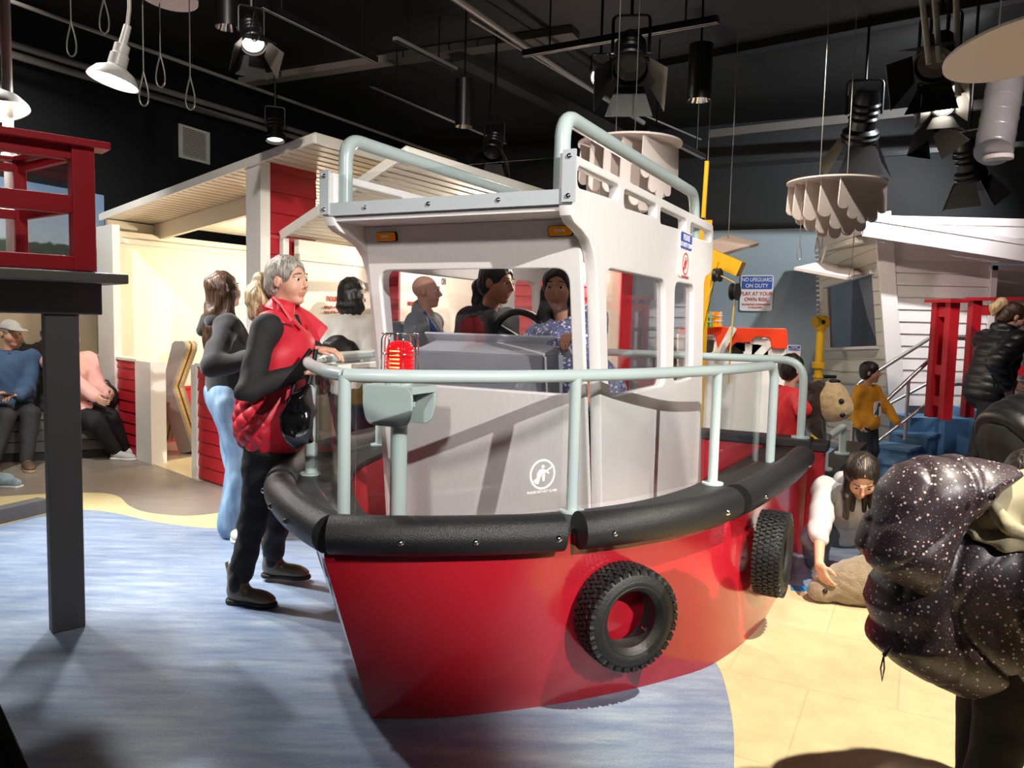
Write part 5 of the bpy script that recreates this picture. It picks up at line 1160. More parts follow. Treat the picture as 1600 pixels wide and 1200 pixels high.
        for i, (o, L, r) in enumerate(((.030, .070, .0086), (.0105, .078, .009), (-.0095, .073, .0086), (-.029, .058, .0075))):
            p = w_+dr*.092*k_+t*o*k_; d = unit(dr+t*(1.5-i)*spread); pts = [p-d*.02*k_]; a = curl*(1+.12*i)
            for f, g in ((.45, 1), (.32, 1.15), (.23, .9)):
                pts.append(p); p = p+(d*math.cos(a)+n*math.sin(a))*L*f*k_; a += curl*g
            pts.append(p); S.chain(pts, [r*k_, r*k_, r*.95*k_, r*.88*k_, r*.78*k_], k=.004)
        p = w_+dr*.022*k_+t*.030*k_; d = unit(dr*.75+t*.7+n*.35*th); q1 = p+d*.034*k_; d2 = unit(dr*.9+t*.30+n*.5*th); q2 = q1+d2*.030*k_; q3_ = q2+unit(dr+n*.45*th)*.024*k_
        S.chain([w_+dr*.02*k_+t*.015*k_, q1, q2, q3_], [.014*k_, .0105*k_, .0095*k_, .008*k_], k=.007)
    # ---- clothes
    def top(s, mt, inf=.012, sleeve=1.0, hem=-.04, name='shirt', res=.009, wr=(.0035, 40, (1, 1, .6)), neck=.05, arms=True, cuff=1.0, bag=0.0, collar=0, flare=0.008, label=None, tagged=False):
        S = Sdf(); q = s.q; w = s.w; Mb = np.stack([s.Lb, s.Fb, s.Ub], 1); i = inf
        S.ell(s.pel+s.Ub*.005*q, (.093*q*w+i+flare, .070*q*w+i+flare, .09*q+i), Mb, k=.05); S.ell(s.waist, (.080*q*w+i+bag, .060*q*w+i+bag, .10*q+i), Mb, k=.06); S.ell(s.chest, (.091*q*w+i+bag*.5, .066*q*w+i+bag*.5, .105*q+i), Mb, k=.05)
        S.cone(s.sh[1]-s.Ub*.004, s.sh[-1]-s.Ub*.004, .035*q+i*.8, k=.05); S.cone(s.neck-s.Ub*.05*q, s.neck-s.Ub*.005*q, .05*q+i*.5, .04*q+i*.3, k=.03)
        if collar: S.cone(s.neck-s.Ub*.02*q, s.neck+s.Ub*collar, .044*q+i*.6, .046*q+i*.6, k=.01)
        if arms:
            for sd in (1, -1):
                a, e, wv = s.sh[sd], s.el[sd], s.wr[sd]
                if sleeve <= .5: e2 = a+(e-a)*sleeve*2; S.cone(a, e2, .034*q+i, .031*q+i*1.3, k=.03); S.cut(e2, e2-a, k=.004) if False else None
                else:
                    S.cone(a, e, .033*q+i*.9, .0265*q+i, k=.035); e2 = e+(wv-e)*(sleeve*2-1); S.cone(e, e2, .0265*q+i*1.1, .019*q+i*cuff, k=.02)
        S.cut(s.pel+s.Ub*hem*q, -s.Ub, k=.006); S.ell(s.neck+s.Ub*.035*q+s.Fb*.02*q, (neck*q, neck*q, neck*.8*q), Mb, k=.008, op=-1)
        return sobj(name, S, res, mt, s.root, wr, label=label)
    def pants(s, mt, inf=.010, knee=None, cuff=.012, top=.04, L=1.0, name='trousers', res=.009, wr=(.003, 45, (1, 1, .5)), label=None):
        S = Sdf(); q = s.q; w = s.w; M0 = np.stack([s.L0, s.F0, Z1], 1); kn = inf if knee is None else knee
        S.ell(s.pel, (.093*q*w+inf, .069*q*w+inf, .08*q+inf), M0, k=.04); S.ell(s.pel+Z1*.03*q, (.084*q*w+inf, .060*q*w+inf, .06*q), M0, k=.04)
        for sd in (1, -1):
            S.cone(s.hip[sd], s.kn[sd], .054*q*w+inf, .036*q+kn, k=.035); e = s.kn[sd]+(s.an[sd]-s.kn[sd])*L; S.cone(s.kn[sd], e, .036*q+kn, .0225*q+cuff, k=.02)
        S.cut(s.pel+Z1*top*q, Z1, k=.006); return sobj(name, S, res, mt, s.root, wr, label=label)
    def shoes(s, mt, sole=None, kind='shoe', res=.006, name='shoe', Lg=1.0):
        q = s.q*.585/1.0*1.0
        for sd in (1, -1):
            S = Sdf(); k_ = s.q*.58; f = s.fd[sd]; a = s.an[sd]; gz = a[2]-.05*s.q; b = V(a[0], a[1], gz); l = V(-f[1], f[0], 0); M = np.stack([l, f, Z1], 1)
            if kind == 'boot': S.cone(a+Z1*.085*k_, a-Z1*.0*k_, .052*k_, .052*k_, k=.02)
            S.ell(b+f*.0*k_+Z1*.05*k_, (.038*k_, .055*k_, .05*k_), M, k=.03, tag=0); S.ell(b+f*.085*k_+Z1*.043*k_, (.042*k_, .085*k_, .038*k_), M, k=.03); S.ell(b+f*.15*k_*Lg+Z1*.033*k_, (.043*k_, .055*k_, .028*k_), M, k=.03)
            if kind != 'boot': S.cone(a+Z1*.03*k_, a-Z1*.01*k_, .04*k_, .042*k_, k=.02); S.cut(a+Z1*.028*k_, Z1, k=.004)
            S.cut(b+Z1*.006, -Z1, k=.003); o = sobj(name, S, res, mt, s.root)
            S2 = Sdf(); S2.ell(b+f*-.015*k_+Z1*.012*k_, (.042*k_, .05*k_, .05*k_), M, k=.02); S2.ell(b+f*.14*k_*Lg+Z1*.012*k_, (.048*k_, .075*k_, .05*k_), M, k=.02); S2.box(b+f*.06*k_+Z1*.012*k_, (.038*k_, .10*k_, .03*k_), .01, M, k=.02)
            S2.cut(b+Z1*.024*k_, Z1, k=.003); S2.cut(b+Z1*.001, -Z1, k=.002); sobj('sole', S2, res, sole or M_black, o)
    # ---- hair
    def hair(s, mt, kind='short', res=.006, thick=.010, length=.25, line=.075, wr=(.0022, 150, (1, 1, .25)), tail=None, name='hair', part=None):
        S = Sdf(); hk = s.Hh/.226; Mh = np.stack([-s.Lh, s.Fh, s.Uh], 1); t = thick
        S.ell(s.H(0, -.017, .035), np.array((.075+t, .094+t, .083+t))*hk, Mh, k=.01)
        if kind == 'slick': S.ell(s.H(0, -.055, -.025), np.array((.066+t*.6, .055+t, .068))*hk, Mh, k=.02)
        elif kind in ('long', 'bob', 'halfup'): S.ell(s.H(0, -.035, -.02), np.array((.070+t, .068+t, .085))*hk, Mh, k=.02)
        else: S.ell(s.H(0, -.04, -.02), np.array((.068+t*.6, .062+t*.6, .075))*hk, Mh, k=.02)
        # clear the face
        S.ell(s.H(0, .105, line-.085), np.array((.073, .075, .085))*hk, Mh, k=.006*hk, op=-1); S.ell(s.H(0, .075, -.07), np.array((.075, .07, .08))*hk, Mh, k=.01, op=-1)
        for x in (-1, 1):
            if kind in ('short', 'slick', 'tail'): S.ell(s.H(x*.082, .004, -.012), np.array((.022, .026, .034))*hk, Mh, k=.006, op=-1)
        if kind == 'long':
            for x, y, L in ((-.07, -.02, 1), (-.062, -.055, 1.05), (-.035, -.085, 1.1), (0, -.092, 1.1), (.035, -.085, 1.1), (.062, -.055, 1.05), (.07, -.02, 1)):
                a = s.H(x, y, -.02); mid = s.H(x*1.15, y*1.1-.01, -.02)-Z1*length*.5*L; e = s.H(x*1.15, y*1.05-.02, -.02)-Z1*length*L
                S.chain([a, mid, e], [.030*hk, .036*hk, .018*hk], k=.02)
        if kind == 'halfup':
            for x, y, L in ((-.066, .012, 1), (-.068, -.03, .95), (.066, .012, .8), (.068, -.03, .9), (.03, -.075, .9), (-.03, -.075, .9)):
                a = s.H(x, y, .0); e = a-Z1*length*L+s.Fh*V(1, 1, 0)*.02; S.chain([a, (a+e)/2-s.Uh*.0, e], [.018*hk, .024*hk, .012*hk], k=.015)
        if kind == 'bob':
            for x, y in ((-.07, .0), (-.06, -.05), (-.03, -.08), (.0, -.085), (.03, -.08), (.06, -.05), (.07, .0)):
                a = s.H(x, y, .0); S.chain([a, s.H(x*1.1, y*1.05, -.09), s.H(x*1.0, y*.95, -.135)], [.03*hk, .034*hk, .018*hk], k=.02)
        o = sobj(name, S, res, mt, s.root, wr)
        if tail:
            T2 = Sdf(); pts, rs = tail; T2.chain(pts, rs, k=.015); sobj('ponytail', T2, res, mt if not isinstance(mt, tuple) else mt[1], o, (.004, 90, (1, 1, .5)))
        return o
def hair_mat(name, c1, c2, sc=30):
    m = mat(name, c1, .42, spec=.5); nb = NB(m); b = m.node_tree.nodes['Principled BSDF']; tc = nb.new('ShaderNodeTexCoord'); mp = nb.new('ShaderNodeMapping'); mp.inputs['Scale'].default_value = (1, 1, .12)
    nb.link(tc.outputs['Object'], mp.inputs[0]); n = nb.new('ShaderNodeTexNoise'); n.inputs['Scale'].default_value = sc*4; n.inputs['Detail'].default_value = 4; nb.link(mp.outputs[0], n.inputs['Vector'])
    cr = nb.new('ShaderNodeValToRGB'); cr.color_ramp.elements[0].position = .35; cr.color_ramp.elements[1].position = .7; cr.color_ramp.elements[0].color = lin(c1); cr.color_ramp.elements[1].color = lin(c2); nb.link(n.outputs['Fac'], cr.inputs[0]); nb.link(cr.outputs[0], b.inputs['Base Color'])
    bp = nb.new('ShaderNodeBump'); bp.inputs['Strength'].default_value = .5; bp.inputs['Distance'].default_value = .01; nb.link(n.outputs['Fac'], bp.inputs['Height']); nb.link(bp.outputs[0], b.inputs['Normal']); return m
def blotch_mat(name, base, spot_, scale, thr, rough=.7, kind='voronoi', rnd=1.0, spot2=None):
    m = mat(name, base, rough); nb = NB(m); b = m.node_tree.nodes['Principled BSDF']; tc = nb.new('ShaderNodeTexCoord')
    def layer(sc, th):
        v = nb.new('ShaderNodeTexVoronoi') if kind == 'voronoi' else nb.new('ShaderNodeTexNoise'); v.inputs['Scale'].default_value = sc; nb.link(tc.outputs['Object'], v.inputs['Vector'])
        g = nb.new('ShaderNodeMath', operation='LESS_THAN' if kind == 'voronoi' else 'GREATER_THAN'); g.inputs[1].default_value = th
        nb.link(v.outputs['Distance' if kind == 'voronoi' else 'Fac'], g.inputs[0]); return g
    g = layer(scale, thr); mx = nb.new('ShaderNodeMix', data_type='RGBA'); mx.inputs[6].default_value = lin(base); mx.inputs[7].default_value = lin(spot_); nb.link(g.outputs[0], mx.inputs[0]); out = mx.outputs[2]
    if spot2:
        g2 = layer(scale*2.7, thr*.9); m2 = nb.new('ShaderNodeMix', data_type='RGBA'); nb.link(out, m2.inputs[6]); m2.inputs[7].default_value = lin(spot2); nb.link(g2.outputs[0], m2.inputs[0]); out = m2.outputs[2]
    nb.link(out, b.inputs['Base Color']); return m
def denim(name, c1='#8fb0cc', c2='#c7d9e6'):
    m = mat(name, c1, .8); nb = NB(m); b = m.node_tree.nodes['Principled BSDF']; tc = nb.new('ShaderNodeTexCoord'); mp = nb.new('ShaderNodeMapping'); mp.inputs['Scale'].default_value = (1, 1, .35); nb.link(tc.outputs['Object'], mp.inputs[0])
    n = nb.new('ShaderNodeTexNoise'); n.inputs['Scale'].default_value = 14; n.inputs['Detail'].default_value = 7; nb.link(mp.outputs[0], n.inputs['Vector']); cr = nb.new('ShaderNodeValToRGB'); cr.color_ramp.elements[0].position = .3; cr.color_ramp.elements[1].position = .7; cr.color_ramp.elements[0].color = lin(c1); cr.color_ramp.elements[1].color = lin(c2)
    nb.link(n.outputs['Fac'], cr.inputs[0]); nb.link(cr.outputs[0], b.inputs['Base Color']); return m
# ------------------------------------------------------------------ people
M_blackcloth = mat('black_cloth', '#0d0d0f', .85, sheen=.2); M_blackjean = mat('black_jeans', '#111114', .8); M_navycloth = mat('navy_cloth', '#141a28', .8)
M_vest = mat('vest_red', '#b81a2b', .5, noise=.06, nscale=20); M_boot = mat('boot_olive', '#5d5340', .32, noise=.2, nscale=12); M_sole = mat('sole_black', '#131211', .6); M_wsole = mat('sole_white', '#dcdad6', .5)
H_grey = hair_mat('hair_grey', '#5e5850', '#b3aca2'); H_blond = hair_mat('hair_ash_blond', '#6e5b40', '#cdb78c'); H_dark = hair_mat('hair_dark', '#14100d', '#33261c'); H_brown = hair_mat('hair_brown', '#1d130c', '#5a3f28'); H_black = hair_mat('hair_black', '#0a0808', '#1e1713')
BROWm = mat('brow_dark', '#1c130e', .8); BROWg = mat('brow_grey', '#7a6e60', .8)

# --- woman in the red vest
p = Fig('woman in a quilted red vest over black leaning on the boat rail', (-1.145, 3.68, 0), -4, 1.665, lean=7, head=(-18, 0), root=G(400, 945), sk='#c99b82', w=1.12,
        rw=D(472, 578, 3.44), lw=BW(.80, -.845, 1.245), rpole=V(-.5, -.5, -.9), lpole=V(.1, .5, -1), rf=G(372, 942), lf=G(426, 906), rfd=(1, -.22, 0), lfd=(1, -.10, 0), kpr=V(1, -.1, .0))
p.pel[2] = .855
p.hand(1, BV*.75+BA*.25-V(0, 0, .1), V(0, 0, -1), .32, .08, .4); p.hand(-1, V(1, .25, -.05), V(0, .3, -1), .4)
p.body(.006); p.brows(BROWg)
p.top(mat('black_knit', '#101012', .8), .006, 1.0, .10, 'sweater', .008, (.004, 34, (1, 1, .5)), neck=.042)
p.pants(M_blackjean, .006, .008, .018, .05, .84, wr=(.005, 34, (1, 1, 1))); p.shoes(M_boot, M_sole, 'boot', name='boot')
for sd, bt in zip((1, -1), [o for o in p.root.children if o.name.startswith('boot')]):
    f = p.fd[sd]; a = p.an[sd]; l = V(-f[1], f[0], 0)
    for s_ in (1, -1): S = Sdf(); S.ell(a+l*s_*.040+f*.005+Z1*.03, (.022, .032, .055), np.stack([l, f, Z1], 1)); sobj('elastic_panel', S, .006, M_blackcloth, bt)
    m = MB(); m.bar(a-f*.052+Z1*.06, a-f*.062+Z1*.115, .018, .006, up=f); obj('pull_tab', m, mat('tab', '#b8ac90', .7), bt)
# vest: thicker, quilted at the back and sides, no sleeves
S = Sdf(); q = p.q; Mb = np.stack([p.Lb, p.Fb, p.Ub], 1); i = .030
S.ell(p.pel+p.Ub*.02*q, (.110*q+i, .090*q+i, .10*q+i), Mb, k=.05); S.ell(p.waist, (.096*q+i, .078*q+i, .11*q+i), Mb, k=.06); S.ell(p.chest, (.098*q+i, .076*q+i, .105*q+i*.8), Mb, k=.05)
S.cone(p.sh[1]*.86+p.sh[-1]*.14, p.sh[-1]*.86+p.sh[1]*.14, .042*q+.012, k=.05); S.cone(p.neck-p.Ub*.05*q, p.neck+p.Ub*.0*q, .06*q, .056*q, k=.02)
for sd in (1, -1): S.ell(p.sh[sd]+p.Lb*sd*.046-p.Ub*.045, (.056, .058, .112), Mb, k=.012, op=-1)
S.cut(p.pel-p.Ub*.058*q, -p.Ub, k=.02)
nf = p.neck+p.Fb*.075-p.Ub*.05; S.ell(nf+p.Lb*-.005, (.052, .05, .115), Mb, k=.012, op=-1); S.ell(p.neck+p.Ub*.05, (.052, .055, .06), Mb, k=.01, op=-1)
F0 = S.p; 
class Quilt(Sdf):
    def ev(s, P, mg):
        d = Sdf.ev(s, P, mg); L = (P-p.pel)@Mb; a = np.arctan2(L[:, 1], L[:, 0])*.16; z = L[:, 2]
        g = np.abs(np.sin((a+z)*PI/.085))*np.abs(np.sin((a-z)*PI/.085)); back = np.clip((.055-L[:, 1])/.03, 0, 1)*np.clip((.30-z)/.05, 0, 1)
        return d-back*.016*(np.sqrt(g)-.35)
Qv = Quilt(); Qv.p = F0; vest = sobj('vest', Qv, .0065, M_vest, p.root)
# big open collar
c0 = p.neck-p.Ub*.02
m = MB()
def collar_strip(sgn):
    A = []; B = []
    for k in range(9):
        t = k/8; a = PI*(.98-1.05*t); base = c0+p.Lb*sgn*.072*math.sin(a)*1.0-p.Fb*.072*math.cos(a*1.0)*-1*-1 if False else c0+(p.Lb*sgn*math.sin(PI*t)*.078-p.Fb*math.cos(PI*t)*.075)
        base = base-p.Ub*(.02+.12*max(0, t-.55)); out = unit(p.Lb*sgn*(.3+.9*t)-p.Fb*(.5-1.1*t)); A.append(base); B.append(base+p.Ub*(.075-.03*t)+out*(.02+.085*t**2))
    return A, B
for sgn in (1, -1):
    A, B = collar_strip(sgn); off = p.Ub*.012; m = MB(); m.strip(A, B); m.strip([a+off*.3+unit(a-c0)*.012 for a in A], [b+unit(b-c0)*.012 for b in B]); m.strip(B, [b+unit(b-c0)*.012 for b in B]); m.add([A[-1], B[-1], B[-1]+unit(B[-1]-c0)*.012, A[-1]+unit(A[-1]-c0)*.012], [(0, 1, 2, 3)])
    obj('vest_collar', m, M_vest, vest, smooth=50)
def px_plate(name, pxs, Y, t, mt, par):
    m = MB(); P = [D(*a) if len(a) == 3 else D(a[0], a[1], Y) for a in pxs]; m.quad(P, t=t); return bevel(obj(name, m, mt, par), .003)
px_plate('lapel', [(452, 474, 3.70), (468, 478, 3.72), (488, 490, 3.78), (512, 511, 3.82), (501, 527, 3.79), (498, 550, 3.74), (482, 548, 3.66), (464, 520, 3.64)], 3.7, .014, M_vest, vest)
px_plate('lapel', [(428, 462, 3.52), (441, 474, 3.48), (458, 500, 3.50), (464, 506, 3.52), (446, 503, 3.47), (431, 488, 3.49)], 3.5, .014, M_vest, vest)
zp = MB(); zp.tube([p.H(.0, .02, -.2)*0+p.neck+p.Fb*.085-p.Ub*.10, p.chest+p.Fb*.135, p.waist+p.Fb*.135, p.pel+p.Fb*.135-p.Ub*.05], .006, 6); obj('zipper', zp, mat('zip_dark', '#5a0f18', .5), vest)
hp_ = p.H(0, -.115, .02)
p.hair(H_grey, 'slick', .006, .010, line=.078, tail=([p.H(0, -.105, .02), p.H(0, -.15, -.005), p.H(.01, -.165, -.07), p.H(.01, -.15, -.15), p.H(0, -.12, -.20)], [.026, .046, .064, .060, .03]))
[o for o in p.root.children_recursive if o.name.startswith('ponytail')][0].data.materials[0] = H_blond
bag_c = D(466, 650, 3.42)
bag = thing('handbag', 'shiny black handbag hanging at the hip of the woman in red vest', 'handbag', bag_c)
S = Sdf(); Mx = np.stack([unit(V(1, .1, 0)), Z1, unit(V(.1, -1, 0))], 1)
S.poly([(-.085, .0), (-.03, .10), (.05, .14), (.075, .02), (.065, -.11), (.0, -.145), (-.055, -.10)], .055, .05, bag_c, Mx, k=.02); sobj('bag_body', S, .006, mat('patent_black', '#0c0c0e', .12, coat=.6), bag, (.007, 30, (1, 1, 1)))
m = MB(); m.tube(spline([bag_c+V(-.03, 0, .09), bag_c+V(.0, .02, .22), bag_c+V(.05, .03, .30)], 6), .011, 8); m.tube(spline([bag_c+V(.04, 0, .12), bag_c+V(.06, .02, .22), bag_c+V(.07, .03, .30)], 6), .011, 8); obj('bag_strap', m, mat('strap_black', '#101012', .3), bag, smooth=60)
S = Sdf(); S.poly([(-.05, -.06), (.06, -.05), (.055, -.115), (.0, -.15), (-.05, -.105)], .03, .04, bag_c+V(0, -.035, 0), Mx, k=.02); sobj('bag_pocket', S, .006, mat('pocket_grey', '#2c343c', .35), bag)

# --- woman in jeans with her back half turned
p = Fig('woman with long brown hair, black hoodie and light jeans, back half turned', (-1.80, 4.86, 0), 20, 1.64, head=(38, -12), root=G(368, 842), sk='#caa08a',
        rw=D(398, 560, 4.62), lw=D(410, 560, 4.9), rf=G(366, 838), lf=G(385, 832), rfd=(.5, -.85, 0))
p.hand(-1, V(1, .2, .2), V(0, .5, .5), .5); p.body(.0075); p.brows(BROWm)
hood = p.top(M_blackcloth, .020, 1.0, .015, 'hoodie', .009, (.006, 26, (1, 1, .6)), cuff=1.0, bag=.01)
S = Sdf(); S.cone(p.neck-p.Fb*.06-p.Lb*.07-Z1*.03, p.neck-p.Fb*.06+p.Lb*.07-Z1*.03, .055, k=.03); S.cone(p.neck-p.Fb*.09-Z1*.03, p.neck-p.Fb*.13-Z1*.09, .06, .04, k=.03); sobj('hood', S, .008, M_blackcloth, hood)
p.pants(denim('denim_light', '#55789a', '#9dbad2'), .026, .040, .066, .06, 1.02, 'jeans', wr=(.006, 30, (1, 1, .5))); p.shoes(mat('shoe_grey', '#b5b2ab', .6, noise=.3, nscale=30), M_wsole)
p.hair(H_brown, 'long', .007, .016, .34, line=.074, wr=(.006, 60, (1, 1, .4)))

# --- people beyond the boat
p = Fig('person with dark bobbed hair in white tee beyond the boat rail', (-1.16, 5.55, 0), 62, 1.66, sk='#c59a80', head=(-10, 0))
p.body(.010); p.top(mat('white_tee', '#d9d2c8', .8), .02, .5, -.03, 'tee', .010); p.pants(M_navycloth, .02); p.hair(H_black, 'bob', .008, .014); p.shoes(M_wsole, M_wsole)
bp_ = thing('shoulder_bag', 'dark shoulder bag on the arm of person in white tee', 'bag', p.wr[-1]); S = Sdf(); c = D(528, 540, 5.3); S.ell(c, (.10, .06, .07)); S.ell(c+V(.06, 0, -.06), (.1, .06, .09)); sobj('bag_body', S, .01, mat('bag_brown', '#1d1814', .5), bp_, (.006, 40, (1, 1, 1)))
p = Fig('bald man in grey jacket with blue backpack strap seen through the boat window', (-.64, 5.62, 0), -12, 1.70, sk='#c89a84', head=(4, 0))
p.body(.008); p.brows(BROWg); jk = p.top(mat('jacket_grey', '#8f959b', .8), .022, 1.0, -.05, 'jacket', .010, collar=.02); p.pants(M_navycloth, .015); p.shoes(M_black, M_sole)
m = MB(); m.tube([p.neck-p.Lb*.095+p.Fb*.03+p.Ub*.0, p.sh[-1]*.55+p.chest*.45+p.Fb*.12-p.Lb*.03, p.waist-p.Lb*.10+p.Fb*.09], .026, 8); 
bk = thing('backpack', 'blue strapped backpack worn by the bald man', 'backpack', p.chest-p.Fb*.2); obj('strap', m, mat('strap_blue', '#1f4c9c', .6), bk, smooth=60)
S = Sdf(); S.box(p.chest-p.Fb*.20*1-p.Ub*.05, (.14, .07, .19), .05, np.stack([p.Lb, p.Fb, p.Ub], 1)); sobj('pack_body', S, .012, mat('pack_grey', '#7d848a', .7), bk)

# --- two girls in the wheelhouse
dz = V(0, 0, .30)
p = Fig('girl in black sweater with dark hair looking right inside the wheelhouse', BW(1.52, -.36, .30), -38, 1.41, hs=1.12, lean=14, head=(4, 10), sk='#a97555',
        rw=BW(1.40, -.25, 1.0), lw=BW(1.52, .02, 1.12))
p.body(.0065); p.brows(BROWm); p.top(mat('sweater_black', '#15161a', .85), .020, 1.0, -.05, 'sweater', .009, (.004, 30, (1, 1, .6)), neck=.046); p.pants(M_navycloth, .012); p.shoes(M_wsole, M_wsole)
p.hair(H_black, 'slick', .006, .010, line=.072, tail=([p.H(0, -.10, .0), p.H(-.02, -.14, -.05), p.H(-.03, -.13, -.14), p.H(-.02, -.10, -.2)], [.025, .035, .033, .012]))
M_floral = blotch_mat('floral', '#5d6388', '#e6e2e6', 42, .30, .75, spot2='#c9c6d6')
p = Fig('girl in blue floral shirt leaning over the wheel inside the wheelhouse', BW(1.58, .30, .30), -96, 1.40, hs=1.12, side=23, lean=10, head=(-8, 2), sk='#b9876c',
        rw=wc+we1*-.06*0+V(.03, .02, .17), lw=BW(1.35, .36, 1.02), rpole=V(-.3, .2, -1))
p.hand(-1, V(-.6, -.6, -.1), V(0, 0, -1), .7)
p.body(.0065); p.brows(BROWm); p.top(M_floral, .022, .62, -.16, 'floral_shirt', .009, (.004, 32, (1, 1, .6)), flare=.03); p.pants(M_navycloth, .01); p.shoes(M_wsole, M_wsole)
p.hair(H_black, 'long', .007, .012, .24, line=.074, wr=(.003, 90, (1, 1, .3)))

# --- child in red holding a plush otter
p = Fig('child in a red shirt seen from behind at the boat stern', (1.93, 5.30, 0), 12, 1.20, hs=1.22, head=(5, 0), sk='#d6a98d', rw=D(1262, 622, 5.12), lw=D(1262, 628, 5.4))
p.hand(-1, V(.8, .1, .5), V(.3, .9, 0), .6); p.body(.0075); p.top(mat('red_tee', '#d2242c', .75), .020, .55, -.07, 'red_shirt', .009); p.pants(mat('shorts_navy', '#1d2233', .8), .02, L=.05, name='shorts'); p.shoes(M_wsole, M_wsole)
p.hair(H_black, 'short', .007, .012)
ot = thing('plush_otter', 'tan headed brown plush otter held over the stern rail', 'plush toy', D(1290, 630, 5.05))
M_tan = mat('plush_tan', '#c4a67c', .95, noise=.15, nscale=40, bump=.6, bscale=140, sheen=.4); M_brn = mat('plush_brown', '#2b1a12', .95, bump=.6, bscale=140, sheen=.3)
hc = D(1298, 627, 5.02)
S = Sdf(); S.ell(hc, (.115, .12, .135)); S.ell(hc+V(.045, -.03, -.04), (.085, .085, .075), k=.04); S.ell(hc+V(.02, -.09, -.05), (.05, .035, .04), k=.03); sobj('head', S, .009, M_tan, ot, (.003, 90, (1, 1, 1)))
S = Sdf(); S.chain([hc+V(-.085, 0, .09), hc+V(-.10, 0, -.02), hc+V(-.095, 0, -.15), hc+V(-.06, 0, -.21)], [.05, .06, .055, .04], k=.04); S.cone(hc+V(-.1, 0, .08), hc+V(-.16, -.02, .10), .04, .03, k=.03); sobj('body', S, .009, M_brn, ot, (.003, 90, (1, 1, 1)))
m = MB()
for dx, dz_ in ((.018, .012), (.03, -.075)): m.lathe([(.018*math.sin(t), .018*math.cos(t)) for t in np.linspace(0, PI, 8)], c=hc+V(dx, -.118, dz_), n=12)
obj('eye', m, M_black, ot, smooth=80); S = Sdf(); S.ell(hc+V(.02, -.02, .135), (.03, .02, .012)); S.ell(hc+V(-.01, -.02, .132), (.02, .02, .012)); sobj('ear', S, .006, M_black, ot)

# --- boy in yellow
p = Fig('small boy in a mustard yellow dinosaur top near the blue stairs', (3.27, 7.03, 0), -58, 1.09, hs=1.25, head=(24, 2), sk='#b98a6c', lpole=V(.2, .1, -1), lw=D(1402, 660, 6.85), rw=D(1343, 664, 6.95))
p.hand(1, V(.7, -.1, -.5), V(0, .3, -1), .25); p.body(.0065); p.brows(BROWm)
sh_ = p.top(mat('mustard', '#c98a14', .8), .017, 1.0, -.13, 'yellow_top', .008, (.004, 40, (1, 1, .6)), cuff=1.0, flare=.022); p.pants(mat('joggers', '#0f1420', .8), .014); p.shoes(M_wsole, M_wsole); p.hair(H_black, 'short', .006, .014, line=.062)
fc = p.waist+p.Fb*.105+p.Ub*.04; exx = p.Lb*-1; 
def on_front(P, off):
    out = []
    for x, z in P:
        yy = .104-.9*x*x; out.append(p.waist+p.Lb*-x+p.Fb*(yy+off)+p.Ub*(z+.03))
    return out
m = MB(); Q_ = on_front(rounded([(-.06, -.07), (.06, -.07), (.06, .075), (-.06, .075)], .05, 4), .002); m.quad(Q_, t=.004); obj('print_panel', m, M_signw, sh_)
m = MB(); m.quad(on_front(spline([(-.035, .055), (.0, .06), (.008, .03), (.02, .0), (.05, -.045), (.03, -.05), (.012, -.04), (.01, -.06), (-.012, -.06), (-.015, -.02), (-.008, .02), (-.035, .035)], 3, True), .006), t=.003); obj('dinosaur_print', m, mat('dino_green', '#1f5a4a', .8), sh_)

# --- crouching girl with a plush seal
p = Fig('girl in a white hoodie crouching on the floor to touch a plush seal', (1.93, 4.36, 0), -104, 1.42, hs=1.15, lean=50, pel=.27, head=(-2, 46), sk='#d0a184', twist=-6,
        rw=D(1279, 890, 3.80), lw=(1.95, 3.98, .28), rpole=V(-1, .1, .1), rf=(1.78, 4.33, 0), lf=(2.06, 4.30, 0), kpl=V(.1, -.6, 1), kpr=V(-.15, -.6, 1))
p.hand(-1, V(.28, -.35, -.9), V(.75, .35, -.1), .35, .09, .9); p.body(.0055); p.brows(BROWm)
hd_ = p.top(mat('hoodie_white', '#bdbdbd', .8), .020, .62, -.02, 'hoodie', .008, (.006, 30, (1, 1, 1)), cuff=1.0, bag=.01)
S = Sdf(); S.cone(p.neck-p.Fb*.05-p.Lb*.07-p.Ub*.02, p.neck-p.Fb*.05+p.Lb*.07-p.Ub*.02, .045, k=.03); S.cone(p.neck-p.Fb*.07, p.neck-p.Fb*.11-p.Ub*.05, .05, .035, k=.03); sobj('hood', S, .008, hd_.data.materials[0], hd_)
p.pants(denim('denim_grey', '#4e5a66', '#75838f'), .018, .022, .032, .06, name='jeans', wr=(.005, 30, (1, 1, 1))); p.shoes(M_wsole, M_wsole)
p.hair(H_dark, 'halfup', .006, .010, .27, line=.088, wr=(.0025, 100, (1, 1, .3)))
m = MB(); m.tube([p.H(.0, .068, .088), p.H(.0, .03, .118), p.H(.0, -.02, .130)], .0022, 6); obj('hair_parting', m, skin('#d0a184'), p.root, smooth=80)
se_ = thing('plush_seal', 'grey brown plush seal lying on the sand-coloured floor', 'plush toy', G(1349, 950)); M_seal = mat('seal_plush', '#8d7d66', .95, noise=.18, nscale=30, bump=.7, bscale=120, sheen=.4)
sc0 = G(1349, 944); 
S = Sdf(); S.chain([sc0+V(-.17, .04, .075), sc0+V(-.06, .03, .10), sc0+V(.05, .02, .12), sc0+V(.17, .03, .10), sc0+V(.28, .05, .06)], [.075, .105, .12, .10, .05], k=.05); S.ell(sc0+V(-.22, .02, .055), (.06, .055, .05), k=.04); sobj('body', S, .009, M_seal, se_, (.003, 80, (1, 1, 1)))
